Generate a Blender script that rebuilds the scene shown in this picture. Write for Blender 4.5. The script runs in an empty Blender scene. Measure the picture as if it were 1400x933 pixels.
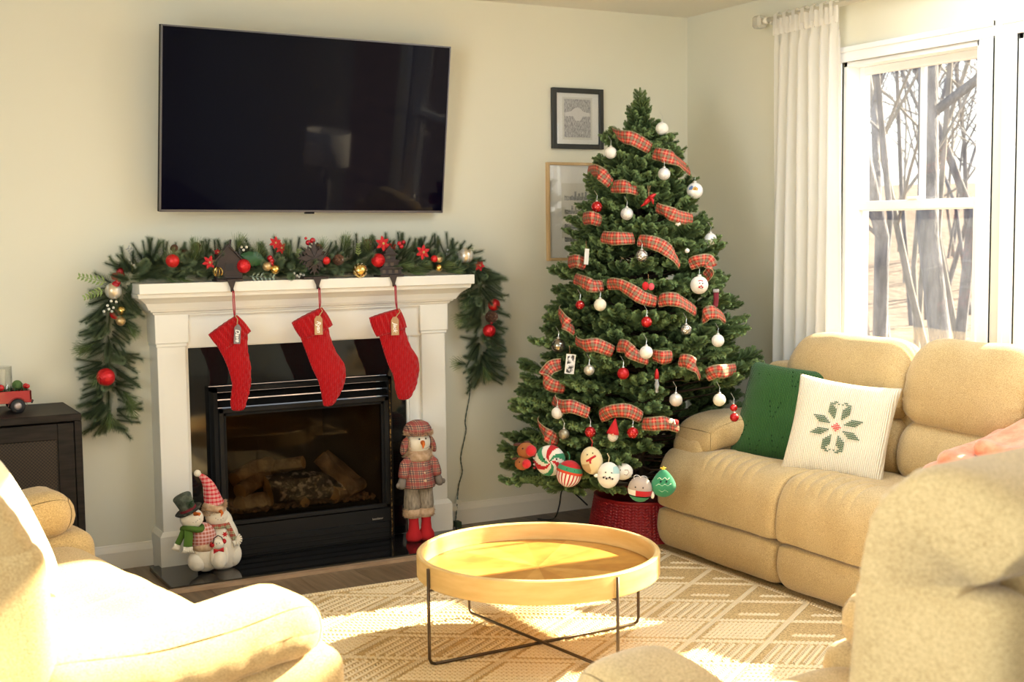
import bpy, math, random
import numpy as np
from mathutils import Vector, Matrix, Euler

random.seed(7)
rng = np.random.default_rng(7)
SC = bpy.context.scene
COL = SC.collection
pi = math.pi

# ------------------------------------------------------------------ camera, world, light, exposure
CF, CPITCH, CROLL, CYAW, CH = 1782.3, .0844106, -.0115931, .496654, 1.45
_cy, _sy = math.cos(CYAW), math.sin(CYAW)
FW = np.array([_sy * math.cos(CPITCH), _cy * math.cos(CPITCH), -math.sin(CPITCH)])
_rt = np.array([_cy, -_sy, 0.0])
_up = np.cross(_rt, FW)
RT = _rt * math.cos(CROLL) + _up * math.sin(CROLL)
UP = -_rt * math.sin(CROLL) + _up * math.cos(CROLL)
cam = bpy.data.cameras.new('camera')
camo = bpy.data.objects.new('camera', cam)
COL.objects.link(camo)
camo.matrix_world = Matrix(((RT[0], UP[0], -FW[0], 0), (RT[1], UP[1], -FW[1], 0), (RT[2], UP[2], -FW[2], CH), (0, 0, 0, 1)))
cam.sensor_width = 36
cam.lens = CF / 1400 * 36
cam.clip_start = .05
cam.clip_end = 300
cam.dof.use_dof = True
cam.dof.focus_distance = 5.6
cam.dof.aperture_fstop = 5.0
SC.camera = camo

SC.view_settings.view_transform = 'Standard'
SC.view_settings.look = 'None'
SC.view_settings.gamma = 1
SC.view_settings.use_curve_mapping = False
SC.view_settings.exposure = 0.13

SUN_D = Vector((-1, .02, 0)).normalized()
SUN_TAN = .75
wd = bpy.data.worlds.new('world')
SC.world = wd
wd.use_nodes = True
_nt = wd.node_tree
_bg = _nt.nodes['Background']
_sk = _nt.nodes.new('ShaderNodeTexSky')
_sk.sky_type = 'NISHITA'
_sk.sun_disc = False
_sk.sun_elevation = math.radians(24)
_sk.sun_rotation = math.radians(104)
_sk.air_density = 1.0
_sk.dust_density = 2.0
_mx = _nt.nodes.new('ShaderNodeMix'); _mx.data_type = 'RGBA'
_mx.inputs[0].default_value = .6
_mx.inputs[7].default_value = (5.0, 5.3, 5.6, 1)
_nt.links.new(_sk.outputs[0], _mx.inputs[6])
_nt.links.new(_mx.outputs[2], _bg.inputs[0])
_bg.inputs[1].default_value = .36

_sun = bpy.data.lights.new('sun', 'SUN')
_sun.energy = 34
_sun.angle = math.radians(.8)
_sun.color = (1, .83, .56)
_so = bpy.data.objects.new('sun', _sun)
COL.objects.link(_so)
_d = Vector((SUN_D.x, SUN_D.y, -SUN_TAN)).normalized()
_so.rotation_euler = _d.to_track_quat('-Z', 'Y').to_euler()


def area(name, loc, direction, sx, sy, power, color):
    l = bpy.data.lights.new(name, 'AREA')
    l.shape = 'RECTANGLE'; l.size = sx; l.size_y = sy; l.energy = power; l.color = color
    o = bpy.data.objects.new(name, l)
    COL.objects.link(o)
    o.location = loc
    o.rotation_euler = Vector(direction).to_track_quat('-Z', 'Y' if abs(direction[2]) > .9 else 'Z').to_euler()
    return o


# unseen fill lights added behind the camera and along the left wall
area('window_skylight', (.9, -1.93, 1.5), (0, 1, 0), 4.2, 1.7, 17, (.93, .97, 1))
area('window_skylight', (-1.72, 1.6, 1.5), (1, 0, 0), 2.6, 1.6, 112, (.88, .96, 1))


area('roof_window_skylight', (3.34, 2.85, 2.68), (0, 0, -1), 1.15, 2.1, 38, (.90, .96, 1))  # fill light added over the made-up ceiling opening


# ------------------------------------------------------------------ helpers
def ray(x, y):
    return FW + RT * (x - 700) / CF - UP * (y - 466.5) / CF


def hit(x, y, ax, v):
    """the place in the room seen at photograph point (x, y) on the plane axis = v"""
    d = ray(x, y)
    c = np.array([0, 0, CH])
    return Vector(c + d * ((v - c[ax]) / d[ax]))


def gx(x, y, v): return hit(x, y, 0, v)
def gy(x, y, v): return hit(x, y, 1, v)
def gz(x, y, v=0): return hit(x, y, 2, v)


MATS = {}


def nodes_of(name):
    m = bpy.data.materials.new(name)
    m.use_nodes = True
    nt = m.node_tree
    return m, nt, nt.nodes['Principled BSDF']


def mat(name, col, rough=.6, metal=0, col2=None, scale=8, detail=4, stretch=None, bump=0, bscale=60, bdist=.01,
        bstretch=None, spec=.5, sheen=0, coat=0, ramp=(.35, .65), trans=0, btype='NOISE', emis=None):
    if name in MATS: return MATS[name]
    m, nt, b = nodes_of(name)
    N = nt.nodes.new; L = nt.links.new
    b.inputs['Base Color'].default_value = (*col, 1)
    b.inputs['Roughness'].default_value = rough
    b.inputs['Metallic'].default_value = metal
    b.inputs['Specular IOR Level'].default_value = spec
    b.inputs['Sheen Weight'].default_value = sheen
    b.inputs['Sheen Roughness'].default_value = .5
    b.inputs['Coat Weight'].default_value = coat
    b.inputs['Transmission Weight'].default_value = trans
    tc = N('ShaderNodeTexCoord')
    if col2:
        mp = N('ShaderNodeMapping'); L(tc.outputs['Object'], mp.inputs[0])
        if stretch: mp.inputs['Scale'].default_value = stretch
        n = N('ShaderNodeTexNoise'); n.inputs['Scale'].default_value = scale; n.inputs['Detail'].default_value = detail
        L(mp.outputs[0], n.inputs[0])
        r = N('ShaderNodeValToRGB')
        r.color_ramp.elements[0].position = ramp[0]; r.color_ramp.elements[0].color = (*col, 1)
        r.color_ramp.elements[1].position = ramp[1]; r.color_ramp.elements[1].color = (*col2, 1)
        L(n.outputs[0], r.inputs[0]); L(r.outputs[0], b.inputs['Base Color'])
    if bump:
        mp = N('ShaderNodeMapping'); L(tc.outputs['Object'], mp.inputs[0])
        if bstretch: mp.inputs['Scale'].default_value = bstretch
        if btype == 'NOISE':
            n = N('ShaderNodeTexNoise'); n.inputs['Scale'].default_value = bscale; n.inputs['Detail'].default_value = 3
        else:
            n = N('ShaderNodeTexVoronoi'); n.inputs['Scale'].default_value = bscale
        L(mp.outputs[0], n.inputs[0])
        bp = N('ShaderNodeBump'); bp.inputs['Strength'].default_value = bump; bp.inputs['Distance'].default_value = bdist
        L(n.outputs[0], bp.inputs['Height']); L(bp.outputs[0], b.inputs['Normal'])
    MATS[name] = m
    return m


class G:
    """a growing list of vertices and faces"""
    def __init__(s):
        s.v = []; s.f = []; s.n = 0

    def add(s, V, F):
        V = np.asarray(V, float).reshape(-1, 3)
        s.v.append(V)
        s.f += [[i + s.n for i in f] for f in F]
        s.n += len(V)
        return s

    def box(s, x0, x1, y0, y1, z0, z1, M=None):
        V = np.array([(x, y, z) for x in (x0, x1) for y in (y0, y1) for z in (z0, z1)], float)
        if M is not None: V = xf(V, M)
        return s.add(V, [(0, 1, 3, 2), (4, 6, 7, 5), (0, 4, 5, 1), (2, 3, 7, 6), (0, 2, 6, 4), (1, 5, 7, 3)])

    def tube(s, pts, r, n=8, cap=True):
        pts = [np.asarray(p, float) for p in pts]
        rs = r if hasattr(r, '__len__') else [r] * len(pts)
        V = []; F = []
        prev = None
        for i, p in enumerate(pts):
            a = pts[max(i - 1, 0)]; b = pts[min(i + 1, len(pts) - 1)]
            t = b - a; t = t / (np.linalg.norm(t) + 1e-12)
            if prev is None:
                q = np.array([0, 0, 1.0]) if abs(t[2]) < .9 else np.array([1.0, 0, 0])
                u = np.cross(t, q)
            else:
                u = prev - t * (prev @ t)
            u = u / (np.linalg.norm(u) + 1e-12); prev = u
            w = np.cross(t, u)
            for k in range(n):
                th = 2 * pi * k / n
                V.append(p + (u * math.cos(th) + w * math.sin(th)) * rs[i])
        for i in range(len(pts) - 1):
            for k in range(n):
                a = i * n + k; b = i * n + (k + 1) % n
                F.append((a, b, b + n, a + n))
        if cap:
            F.append(tuple(range(n))[::-1]); F.append(tuple(range((len(pts) - 1) * n, len(pts) * n)))
        return s.add(V, F)

    def lathe(s, prof, n=24, c=(0, 0, 0), M=None, cap=True):
        """prof = [(r, z)...] round the z axis through c"""
        V = []; F = []
        for r, z in prof:
            for k in range(n):
                th = 2 * pi * k / n
                V.append((r * math.cos(th), r * math.sin(th), z))
        V = np.array(V)
        if M is not None: V = xf(V, M)
        V = V + np.array(c)
        m = len(prof)
        for i in range(m - 1):
            for k in range(n):
                a = i * n + k; b = i * n + (k + 1) % n
                F.append((a, b, b + n, a + n))
        if cap:
            F.append(tuple(range(n))[::-1]); F.append(tuple(range((m - 1) * n, m * n)))
        return s.add(V, F)

    def ball(s, c, r, n=16, sq=(1, 1, 1), M=None, fn=None):
        V = []; F = []
        m = max(6, n // 2)
        for i in range(m + 1):
            ph = pi * i / m
            for k in range(n):
                th = 2 * pi * k / n
                V.append((math.sin(ph) * math.cos(th), math.sin(ph) * math.sin(th), -math.cos(ph)))
        V = np.array(V)
        if fn is not None: V = fn(V)
        V = V * np.array(sq) * r
        if M is not None: V = xf(V, M)
        V = V + np.array(c)
        for i in range(m):
            for k in range(n):
                a = i * n + k; b = i * n + (k + 1) % n
                if i == 0: F.append((a, b + n, a + n))
                elif i == m - 1: F.append((a, b, a + n))
                else: F.append((a, b, b + n, a + n))
        return s.add(V, F)

    def prism(s, poly, t0, t1, M=None, c=(0, 0, 0)):
        """poly in local (x, z), extruded along y from t0 to t1"""
        n = len(poly)
        V = np.array([(p[0], t0, p[1]) for p in poly] + [(p[0], t1, p[1]) for p in poly], float)
        if M is not None: V = xf(V, M)
        V = V + np.array(c)
        F = [tuple(range(n)), tuple(range(n, 2 * n))[::-1]]
        for i in range(n):
            j = (i + 1) % n
            F.append((i, i + n, j + n, j))
        return s.add(V, F)

    def grid(s, P, close=False):
        """P[i][j] array of points -> quads"""
        P = np.asarray(P, float)
        a, b = P.shape[:2]
        F = []
        for i in range(a - 1):
            for j in range(b - 1 + (1 if close else 0)):
                k = (j + 1) % b
                F.append((i * b + j, i * b + k, (i + 1) * b + k, (i + 1) * b + j))
        return s.add(P.reshape(-1, 3), F)

    def inst(s, V, F, Ms):
        for M in Ms: s.add(xf(V, M), F)
        return s

    def V(s): return np.vstack(s.v) if s.v else np.zeros((0, 3))


def xf(V, M):
    M = np.array(M)
    V = np.asarray(V, float)
    if M.shape[0] == 3: return V @ M.T
    return V @ M[:3, :3].T + M[:3, 3]


def rotz(a):
    c, s = math.cos(a), math.sin(a)
    return np.array([[c, -s, 0], [s, c, 0], [0, 0, 1.0]])


def rotx(a):
    c, s = math.cos(a), math.sin(a)
    return np.array([[1.0, 0, 0], [0, c, -s], [0, s, c]])


def roty(a):
    c, s = math.cos(a), math.sin(a)
    return np.array([[c, 0, s], [0, 1.0, 0], [-s, 0, c]])


def link(name, me, m=None, parent=None):
    o = bpy.data.objects.new(name, me)
    COL.objects.link(o)
    if m is not None: me.materials.append(m)
    if parent is not None: o.parent = parent
    return o


def mk(name, g, m, parent=None, smooth=False, flip=False, origin=None):
    """origin: world point of the root when vertices are given in world space"""
    V = g.V()
    if origin is not None: V = V - np.array(origin)
    me = bpy.data.meshes.new(name)
    me.from_pydata(V.tolist(), [], g.f)
    if smooth: me.polygons.foreach_set('use_smooth', [True] * len(me.polygons))
    me.update()
    import bmesh
    bm = bmesh.new(); bm.from_mesh(me)
    if len(bm.faces) < 60000: bmesh.ops.recalc_face_normals(bm, faces=bm.faces)
    bm.to_mesh(me); bm.free()
    o = link(name, me, m, parent)
    return o


def bevel(o, w=.004, seg=2):
    b = o.modifiers.new('bevel', 'BEVEL'); b.width = w; b.segments = seg; b.limit_method = 'ANGLE'; b.angle_limit = .6
    return o


def sharp(o, deg=35):
    """smooth shading with sharp creases kept"""
    me = o.data
    import bmesh
    bm = bmesh.new(); bm.from_mesh(me)
    for f in bm.faces: f.smooth = True
    for e in bm.edges:
        if len(e.link_faces) == 2 and e.calc_face_angle(0) > math.radians(deg): e.smooth = False
    bm.to_mesh(me); bm.free()
    return o


def thing(name, label, cat, loc=(0, 0, 0), rz=0, group=None):
    o = bpy.data.objects.new(name, None)
    COL.objects.link(o)
    o.empty_display_size = .1
    o.location = loc; o.rotation_euler = (0, 0, rz)
    o['label'] = label; o['category'] = cat
    if group: o['group'] = group
    return o


class Thing:
    """an Empty plus parts given in world space"""
    def __init__(s, name, label, cat, loc, group=None):
        s.o = thing(name, label, cat, loc, 0, group); s.loc = np.array(loc, float)

    def part(s, name, g, m, smooth=False, parent=None, label=None):
        o = mk(name, g, m, parent or s.o, smooth, origin=s.loc)
        if label: o['label'] = label
        return o


def tag(o, label, cat, group=None):
    o['label'] = label; o['category'] = cat
    if group: o['group'] = group
    return o


def struct(o):
    o['kind'] = 'structure'
    return o


def stuff(o):
    o['kind'] = 'stuff'
    return o


def centred(o):
    """put a lone mesh's origin at the middle of its base"""
    me = o.data
    n = len(me.vertices); a = np.empty(n * 3); me.vertices.foreach_get('co', a); a = a.reshape(-1, 3)
    c = (a.min(0) + a.max(0)) / 2; c[2] = a[:, 2].min()
    me.vertices.foreach_set('co', (a - c).ravel()); me.update()
    o.location = Vector(o.location) + Vector(c)
    return o


def fast_mesh(name, V, F, m, parent=None, smooth=False, attr=None):
    """V (n,3), F (k,4) quads from numpy"""
    me = bpy.data.meshes.new(name)
    n, k = len(V), len(F)
    me.vertices.add(n); me.vertices.foreach_set('co', V.astype(np.float32).ravel())
    me.loops.add(k * 4); me.loops.foreach_set('vertex_index', F.astype(np.int32).ravel())
    me.polygons.add(k)
    me.polygons.foreach_set('loop_start', np.arange(0, k * 4, 4, dtype=np.int32))
    if smooth: me.polygons.foreach_set('use_smooth', np.ones(k, bool))
    me.update(calc_edges=True)
    if attr is not None:
        a = me.attributes.new('tip', 'FLOAT', 'POINT'); a.data.foreach_set('value', attr.astype(np.float32))
    return link(name, me, m, parent)


def catmull(pts, n, closed=True):
    pts = np.asarray(pts, float)
    m = len(pts)
    out = []
    segs = m if closed else m - 1
    per = max(1, n // segs)
    for i in range(segs):
        if closed:
            p0, p1, p2, p3 = pts[(i - 1) % m], pts[i], pts[(i + 1) % m], pts[(i + 2) % m]
        else:
            p0, p1, p2, p3 = pts[max(i - 1, 0)], pts[i], pts[i + 1], pts[min(i + 2, m - 1)]
        for k in range(per):
            t = k / per
            out.append(.5 * ((2 * p1) + (-p0 + p2) * t + (2 * p0 - 5 * p1 + 4 * p2 - p3) * t * t + (-p0 + 3 * p1 - 3 * p2 + p3) * t ** 3))
    if not closed: out.append(pts[-1])
    return np.array(out)


def fbm(P, seed, freq):
    """cheap smooth pseudo noise from sums of sines"""
    r = np.random.default_rng(seed)
    s = np.zeros(len(P))
    for k in range(6):
        d = r.normal(size=3); d /= np.linalg.norm(d)
        f = freq * (1 + k * .45)
        s += np.sin(P @ d * f + r.uniform(0, 6.28)) / (1 + k * .4)
    return s / 2.5


def cushion(prof, w0, w1, rnd=.06, n=72, wn=40, bulge=0, deform=None, wr=.004, wf=28, seed=1, pleat=0):
    """closed profile [(u, z)] smoothed and swept along w with puffed ends; local axes u=x, w=y"""
    g = G()
    pr = catmull(prof, n)
    c = pr.mean(0)
    size = np.abs(pr - c).max()
    L = w1 - w0
    ts = []
    for k in range(9): ts.append(rnd * (1 - math.cos(pi / 2 * k / 8)))
    mid = np.linspace(rnd, L - rnd, wn)[1:-1]
    ts = ts + list(mid) + [L - t for t in ts[::-1]]
    P = []
    for t in ts:
        e = min(t, L - t)
        k = 1.0
        if e < rnd: k = 1 - (rnd / size) * .75 * (1 - math.sqrt(max(0, 1 - (1 - e / rnd) ** 2)))
        bl = 1 + bulge * math.sin(pi * t / L)
        q = c + (pr - c) * k * bl
        P.append([(x, w0 + t, z) for x, z in q])
    P = np.array(P)
    a, b = P.shape[:2]
    V = P.reshape(-1, 3)
    nr = V - np.array([[c[0], 0, c[1]]]) * np.array([1, 0, 1]); nr[:, 1] = 0
    nr /= (np.linalg.norm(nr, axis=1)[:, None] + 1e-9)
    V = V + nr * (fbm(V, seed, wf) * wr)[:, None]
    if pleat:
        t = np.minimum(V[:, 1] - w0, w1 - V[:, 1])
        V = V + nr * (np.sin(np.arctan2(nr[:, 2], nr[:, 0]) * 46 + fbm(V, seed + 5, 12) * 3) * pleat * np.exp(-t / .045))[:, None]
    if deform is not None: V = deform(V)
    g.grid(V.reshape(a, b, 3), close=True)
    g.f.append([i + 0 for i in range(b)][::-1]); g.f.append([(a - 1) * b + i for i in range(b)])
    return g


# ------------------------------------------------------------------ common materials
M_wall = mat('wall_paint', (.745, .735, .605), .85, bump=.05, bscale=220, bdist=.002)
M_ceil = mat('ceiling_paint', (.78, .765, .69), .9)
M_trim = mat('white_trim_paint', (.82, .795, .70), .42)
M_mant = mat('mantel_paint', (.85, .84, .76), .45)
M_vinyl = mat('window_vinyl', (.90, .91, .91), .4)
M_black = mat('black_metal', (.011, .011, .011), .6, spec=.12)
M_blackgloss = mat('black_granite', (.008, .008, .008), .06, col2=(.02, .019, .018), scale=220, ramp=(.55, .8), spec=.6)


def fabric(name, c1, c2, bump=.35):
    m, nt, b = nodes_of(name)
    N = nt.nodes.new; L = nt.links.new
    tc = N('ShaderNodeTexCoord')
    mp = N('ShaderNodeMapping'); mp.inputs['Scale'].default_value = (1, 1, 2.6); L(tc.outputs['Object'], mp.inputs[0])
    n1 = N('ShaderNodeTexNoise'); n1.inputs['Scale'].default_value = 230; n1.inputs['Detail'].default_value = 4
    n2 = N('ShaderNodeTexNoise'); n2.inputs['Scale'].default_value = 5; n2.inputs['Detail'].default_value = 3
    L(mp.outputs[0], n1.inputs[0]); L(tc.outputs['Object'], n2.inputs[0])
    r = N('ShaderNodeValToRGB')
    r.color_ramp.elements[0].position = .36; r.color_ramp.elements[0].color = (*c1, 1)
    r.color_ramp.elements[1].position = .64; r.color_ramp.elements[1].color = (*c2, 1)
    ad = N('ShaderNodeMath'); ad.operation = 'MULTIPLY_ADD'; ad.inputs[1].default_value = .25; L(n2.outputs[0], ad.inputs[0]); L(n1.outputs[0], ad.inputs[2])
    sb = N('ShaderNodeMath'); sb.operation = 'SUBTRACT'; sb.inputs[1].default_value = .125; L(ad.outputs[0], sb.inputs[0])
    L(sb.outputs[0], r.inputs[0]); L(r.outputs[0], b.inputs['Base Color'])
    bp = N('ShaderNodeBump'); bp.inputs['Strength'].default_value = bump; bp.inputs['Distance'].default_value = .004
    L(n1.outputs[0], bp.inputs['Height']); L(bp.outputs[0], b.inputs['Normal'])
    b.inputs['Roughness'].default_value = .95; b.inputs['Sheen Weight'].default_value = .25; b.inputs['Specular IOR Level'].default_value = .15
    return m


M_sofa = fabric('beige_chenille', (.40, .275, .115), (.64, .475, .235))


def glass_mat(name, tint=(1, 1, 1), rough=0.0, ior=1.5, refl=1.0):
    m = bpy.data.materials.new(name); m.use_nodes = True
    nt = m.node_tree; nt.nodes.clear()
    N = nt.nodes.new; L = nt.links.new
    o = N('ShaderNodeOutputMaterial'); mx = N('ShaderNodeMixShader'); t = N('ShaderNodeBsdfTransparent'); gl = N('ShaderNodeBsdfGlossy')
    t.inputs[0].default_value = (*tint, 1); gl.inputs['Roughness'].default_value = rough
    lw = N('ShaderNodeLayerWeight'); lw.inputs[0].default_value = .5
    pw = N('ShaderNodeMath'); pw.operation = 'POWER'; pw.inputs[1].default_value = 5; L(lw.outputs['Facing'], pw.inputs[0])
    mu = N('ShaderNodeMath'); mu.operation = 'MULTIPLY_ADD'; mu.inputs[1].default_value = .9 * refl; mu.inputs[2].default_value = .045 * refl; L(pw.outputs[0], mu.inputs[0])
    L(mu.outputs[0], mx.inputs[0]); L(t.outputs[0], mx.inputs[1]); L(gl.outputs[0], mx.inputs[2]); L(mx.outputs[0], o.inputs[0])
    return m


M_pane = glass_mat('window_glass', (.97, .98, .98), 0, 1.5, 1.0)
_n = M_pane.node_tree.nodes; _l = M_pane.node_tree.links
_out = [q for q in _n if q.type == 'OUTPUT_MATERIAL'][0]; _prev = _out.inputs[0].links[0].from_socket
_m2 = _n.new('ShaderNodeMixShader'); _t2 = _n.new('ShaderNodeBsdfTranslucent'); _t2.inputs[0].default_value = (.9, .93, 1, 1)
_m2.inputs[0].default_value = .012; _l.new(_prev, _m2.inputs[1]); _l.new(_t2.outputs[0], _m2.inputs[2]); _l.new(_m2.outputs[0], _out.inputs[0])
M_firepane = glass_mat('fireplace_glass', (.60, .54, .46), .02, 1.5, .14)  # evenly tinted brown glass
M_clear = glass_mat('clear_glass', (.96, .97, .96), .0, 1.5, 1.5)

BW, RW, CEIL = 5.733, 4.188, 2.566          # back wall y, right wall x, ceiling z
LW, FWY = -1.8, -2.0                        # left wall x, front wall y


# ------------------------------------------------------------------ room shell
def build_shell():
    g = G().box(LW - .1, RW + .3, FWY - .1, BW + .1, -.12, -.012)
    struct(mk('floor', g, mat('subfloor', (.12, .08, .05), .8)))
    fl = bpy.data.objects['floor']
    # laminate planks running towards the camera: each a piece
    def plankmat(i, c1, c2):
        return mat('plank_oak_%d' % i, c1, .38, col2=c2, scale=5, detail=8, stretch=(9, .8, 1), ramp=(.3, .7), bump=.08, bscale=30, bstretch=(8, .6, 1), bdist=.003)
    pms = [plankmat(0, (.085, .055, .030), (.19, .13, .075)), plankmat(1, (.12, .08, .045), (.24, .17, .10)),
           plankmat(2, (.045, .028, .016), (.11, .072, .042)), plankmat(3, (.15, .105, .06), (.28, .20, .125))]
    meshes = {}
    W, Lp = .125, 1.22
    cnt = 0
    xs = np.arange(.9, RW - .001, W)
    for i, x in enumerate(xs):
        off = (i * .47) % Lp
        y = BW - off
        y1 = BW - .002
        while y1 > 3.9:
            y0 = y if y < y1 else y1 - Lp
            w = min(W, RW - x) - .0015
            key = (round(w, 3), round(y1 - y0, 3), int(rng.integers(0, 4)))
            if key not in meshes:
                b = G().box(0, w, 0, (y1 - y0) - .0015, 0, .012)
                me = bpy.data.meshes.new('plank'); me.from_pydata(b.V().tolist(), [], b.f); me.update(); me.materials.append(pms[key[2]])
                meshes[key] = me
            o = bpy.data.objects.new('plank', meshes[key]); COL.objects.link(o); o.parent = fl
            o.location = (x, y0, -.012)
            y1 = y0; y = y0 - Lp
            cnt += 1
    # the rest of the floor (behind the camera, under the rug)
    o = mk('plank_field', G().box(LW, .9, FWY, BW, -.012, -.0005).box(.9, RW, FWY, 3.95 - Lp, -.012, -.0005), pms[1], fl)
    stuff(o)
    for ob in [c for c in fl.children if c.name.startswith('plank')]: pass

    struct(mk('wall_back', G().box(LW - .1, RW + .14, BW, BW + .1, -.1, CEIL), M_wall))
    # unseen ceiling opening, added so the sun reaches the loveseat
    cg = G().box(LW - .1, 2.74, FWY - .1, BW + .1, CEIL, CEIL + .1).box(3.95, RW + .14, FWY - .1, BW + .1, CEIL, CEIL + .1)
    cg.box(2.74, 3.95, FWY - .1, 1.75, CEIL, CEIL + .1)  .box(2.74, 3.95, 3.95, BW + .1, CEIL, CEIL + .1)
    struct(mk('ceiling', cg, M_ceil))
    struct(mk('wall_left', G().box(LW - .1, LW, FWY, .2, 0, CEIL).box(LW - .1, LW, 3.0, BW, 0, CEIL)
              .box(LW - .1, LW, .2, 3.0, 0, .6).box(LW - .1, LW, .2, 3.0, 2.3, CEIL), M_wall))
    struct(mk('wall_front', G().box(LW, -1.25, FWY - .1, FWY, 0, CEIL).box(3.05, RW, FWY - .1, FWY, 0, CEIL)
              .box(-1.25, 3.05, FWY - .1, FWY, 0, .6).box(-1.25, 3.05, FWY - .1, FWY, 2.4, CEIL), M_wall))
    # right wall with openings: window 1, window 2, and an unseen unglazed one added for sun
    T = RW + .14
    g = G()
    for y0, y1 in ((4.54, BW), (3.57, 3.755), (2.44, 2.64), (FWY, 1.45)): g.box(RW, T, y0, y1, 0, CEIL)
    g.box(RW, T, 3.755, 4.54, 0, .55).box(RW, T, 3.755, 4.54, 2.19, CEIL)
    g.box(RW, T, 2.64, 3.57, 0, .55).box(RW, T, 2.64, 3.57, 2.19, CEIL)
    g.box(RW, T, 1.45, 2.44, 0, .12).box(RW, T, 1.45, 2.44, 2.5, CEIL)
    struct(mk('wall_right', g, M_wall))
    # baseboards
    def bb(name, p0, p1, nx, ny):
        prof = [(0, 0), (.014, 0), (.014, .075), (.010, .088), (.006, .098), (.004, .105), (0, .108)]
        V = []; n = len(prof)
        for p in (p0, p1):
            for d, z in prof: V.append((p[0] + nx * d, p[1] + ny * d, z))
        F = [tuple(range(n)), tuple(range(n, 2 * n))[::-1]] + [(i, (i + 1) % n, (i + 1) % n + n, i + n) for i in range(n)]
        return struct(mk(name, G().add(V, F), M_trim))
    bb('baseboard_back', (2.69, BW), (RW, BW), 0, -1)
    bb('baseboard_left', (LW, BW), (1.29, BW), 0, -1)
    bb('baseboard_right', (RW, .3 + BW - .3), (RW, 2.45), -1, 0)
    return cnt


def window(n, y0, y1, z0, z1, zm):
    """double hung window in the right wall between y0<y1"""
    root = thing('window_%d' % n, '', '', (RW, (y0 + y1) / 2, z0))
    del root['label']; del root['category']
    root['kind'] = 'structure'
    L = np.array(root.location)
    def part(name, g, parent=None, m=M_vinyl):
        return mk(name, g, m, parent or root, origin=L)
    cw = .068
    # moulded casing: four mitred boards each with stepped profile
    def casing(a0, a1, b0, b1, vertical, side):
        g = G()
        steps = [(0, .010, 0), (.0, .016, .012), (.0, .021, .05), (.0, .014, .062)]
        if vertical:
            g.box(RW - .012, RW, a0, a1, b0, b1)
            w = a1 - a0
            if side > 0: g.box(RW - .014, RW, a1 - w * .35, a1, b0, b1).box(RW - .016, RW, a0, a0 + w * .14, b0, b1)
            else: g.box(RW - .014, RW, a0, a0 + w * .35, b0, b1).box(RW - .016, RW, a1 - w * .14, a1, b0, b1)
        else:
            h = b1 - b0
            g.box(RW - .012, RW, a0, a1, b0, b1)
            g.box(RW - .02, RW, a0, a1, b1 - h * .35, b1).box(RW - .016, RW, a0, a1, b0, b0 + h * .14)
        return g
    for nm, gg in (('head_casing', casing(y0 - cw, y1 + cw, z1, z1 + cw, False, 0)),
                   ('side_casing', casing(y1, y1 + cw, z0, z1, True, 1)), ('side_casing', casing(y0 - cw, y0, z0, z1, True, -1))):
        bevel(part(nm, gg), .002, 1)
    part('sill', G().box(RW - .05, RW + .14, y0 - cw - .02, y1 + cw + .02, z0 - .03, z0), m=M_trim)
    # jamb liner
    part('jamb', G().box(RW, RW + .14, y0, y0 + .02, z0, z1).box(RW, RW + .14, y1 - .02, y1, z0, z1).box(RW, RW + .14, y0, y1, z1 - .02, z1))
    def sash(x, a, b, c, d, fr, muntin):
        s = part('sash', G().box(x, x + .035, a, a + fr, c, d).box(x, x + .035, b - fr, b, c, d)
                 .box(x, x + .035, a + fr, b - fr, c, c + fr * .9).box(x, x + .035, a + fr, b - fr, d - fr, d))
        bevel(s, .003, 1)
        part('pane', G().box(x + .014, x + .019, a + fr, b - fr, c + fr * .9, d - fr), s, M_pane)
        if muntin:
            m = (a + b) / 2
            part('muntin', G().box(x + .008, x + .026, m - .011, m + .011, c + fr * .9, d - fr), s)
    sash(RW + .075, y0 + .0198, y1 - .0198, zm, z1 - .02, .035, True)
    sash(RW + .035, y0 + .0198, y1 - .0198, z0, zm + .045, .042, False)
    lk = G().box(RW + .028, RW + .06, (y0 + y1) / 2 - .03, (y0 + y1) / 2 + .03, zm + .045, zm + .058)
    bevel(part('sash_lock', lk), .003, 1)


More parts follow.
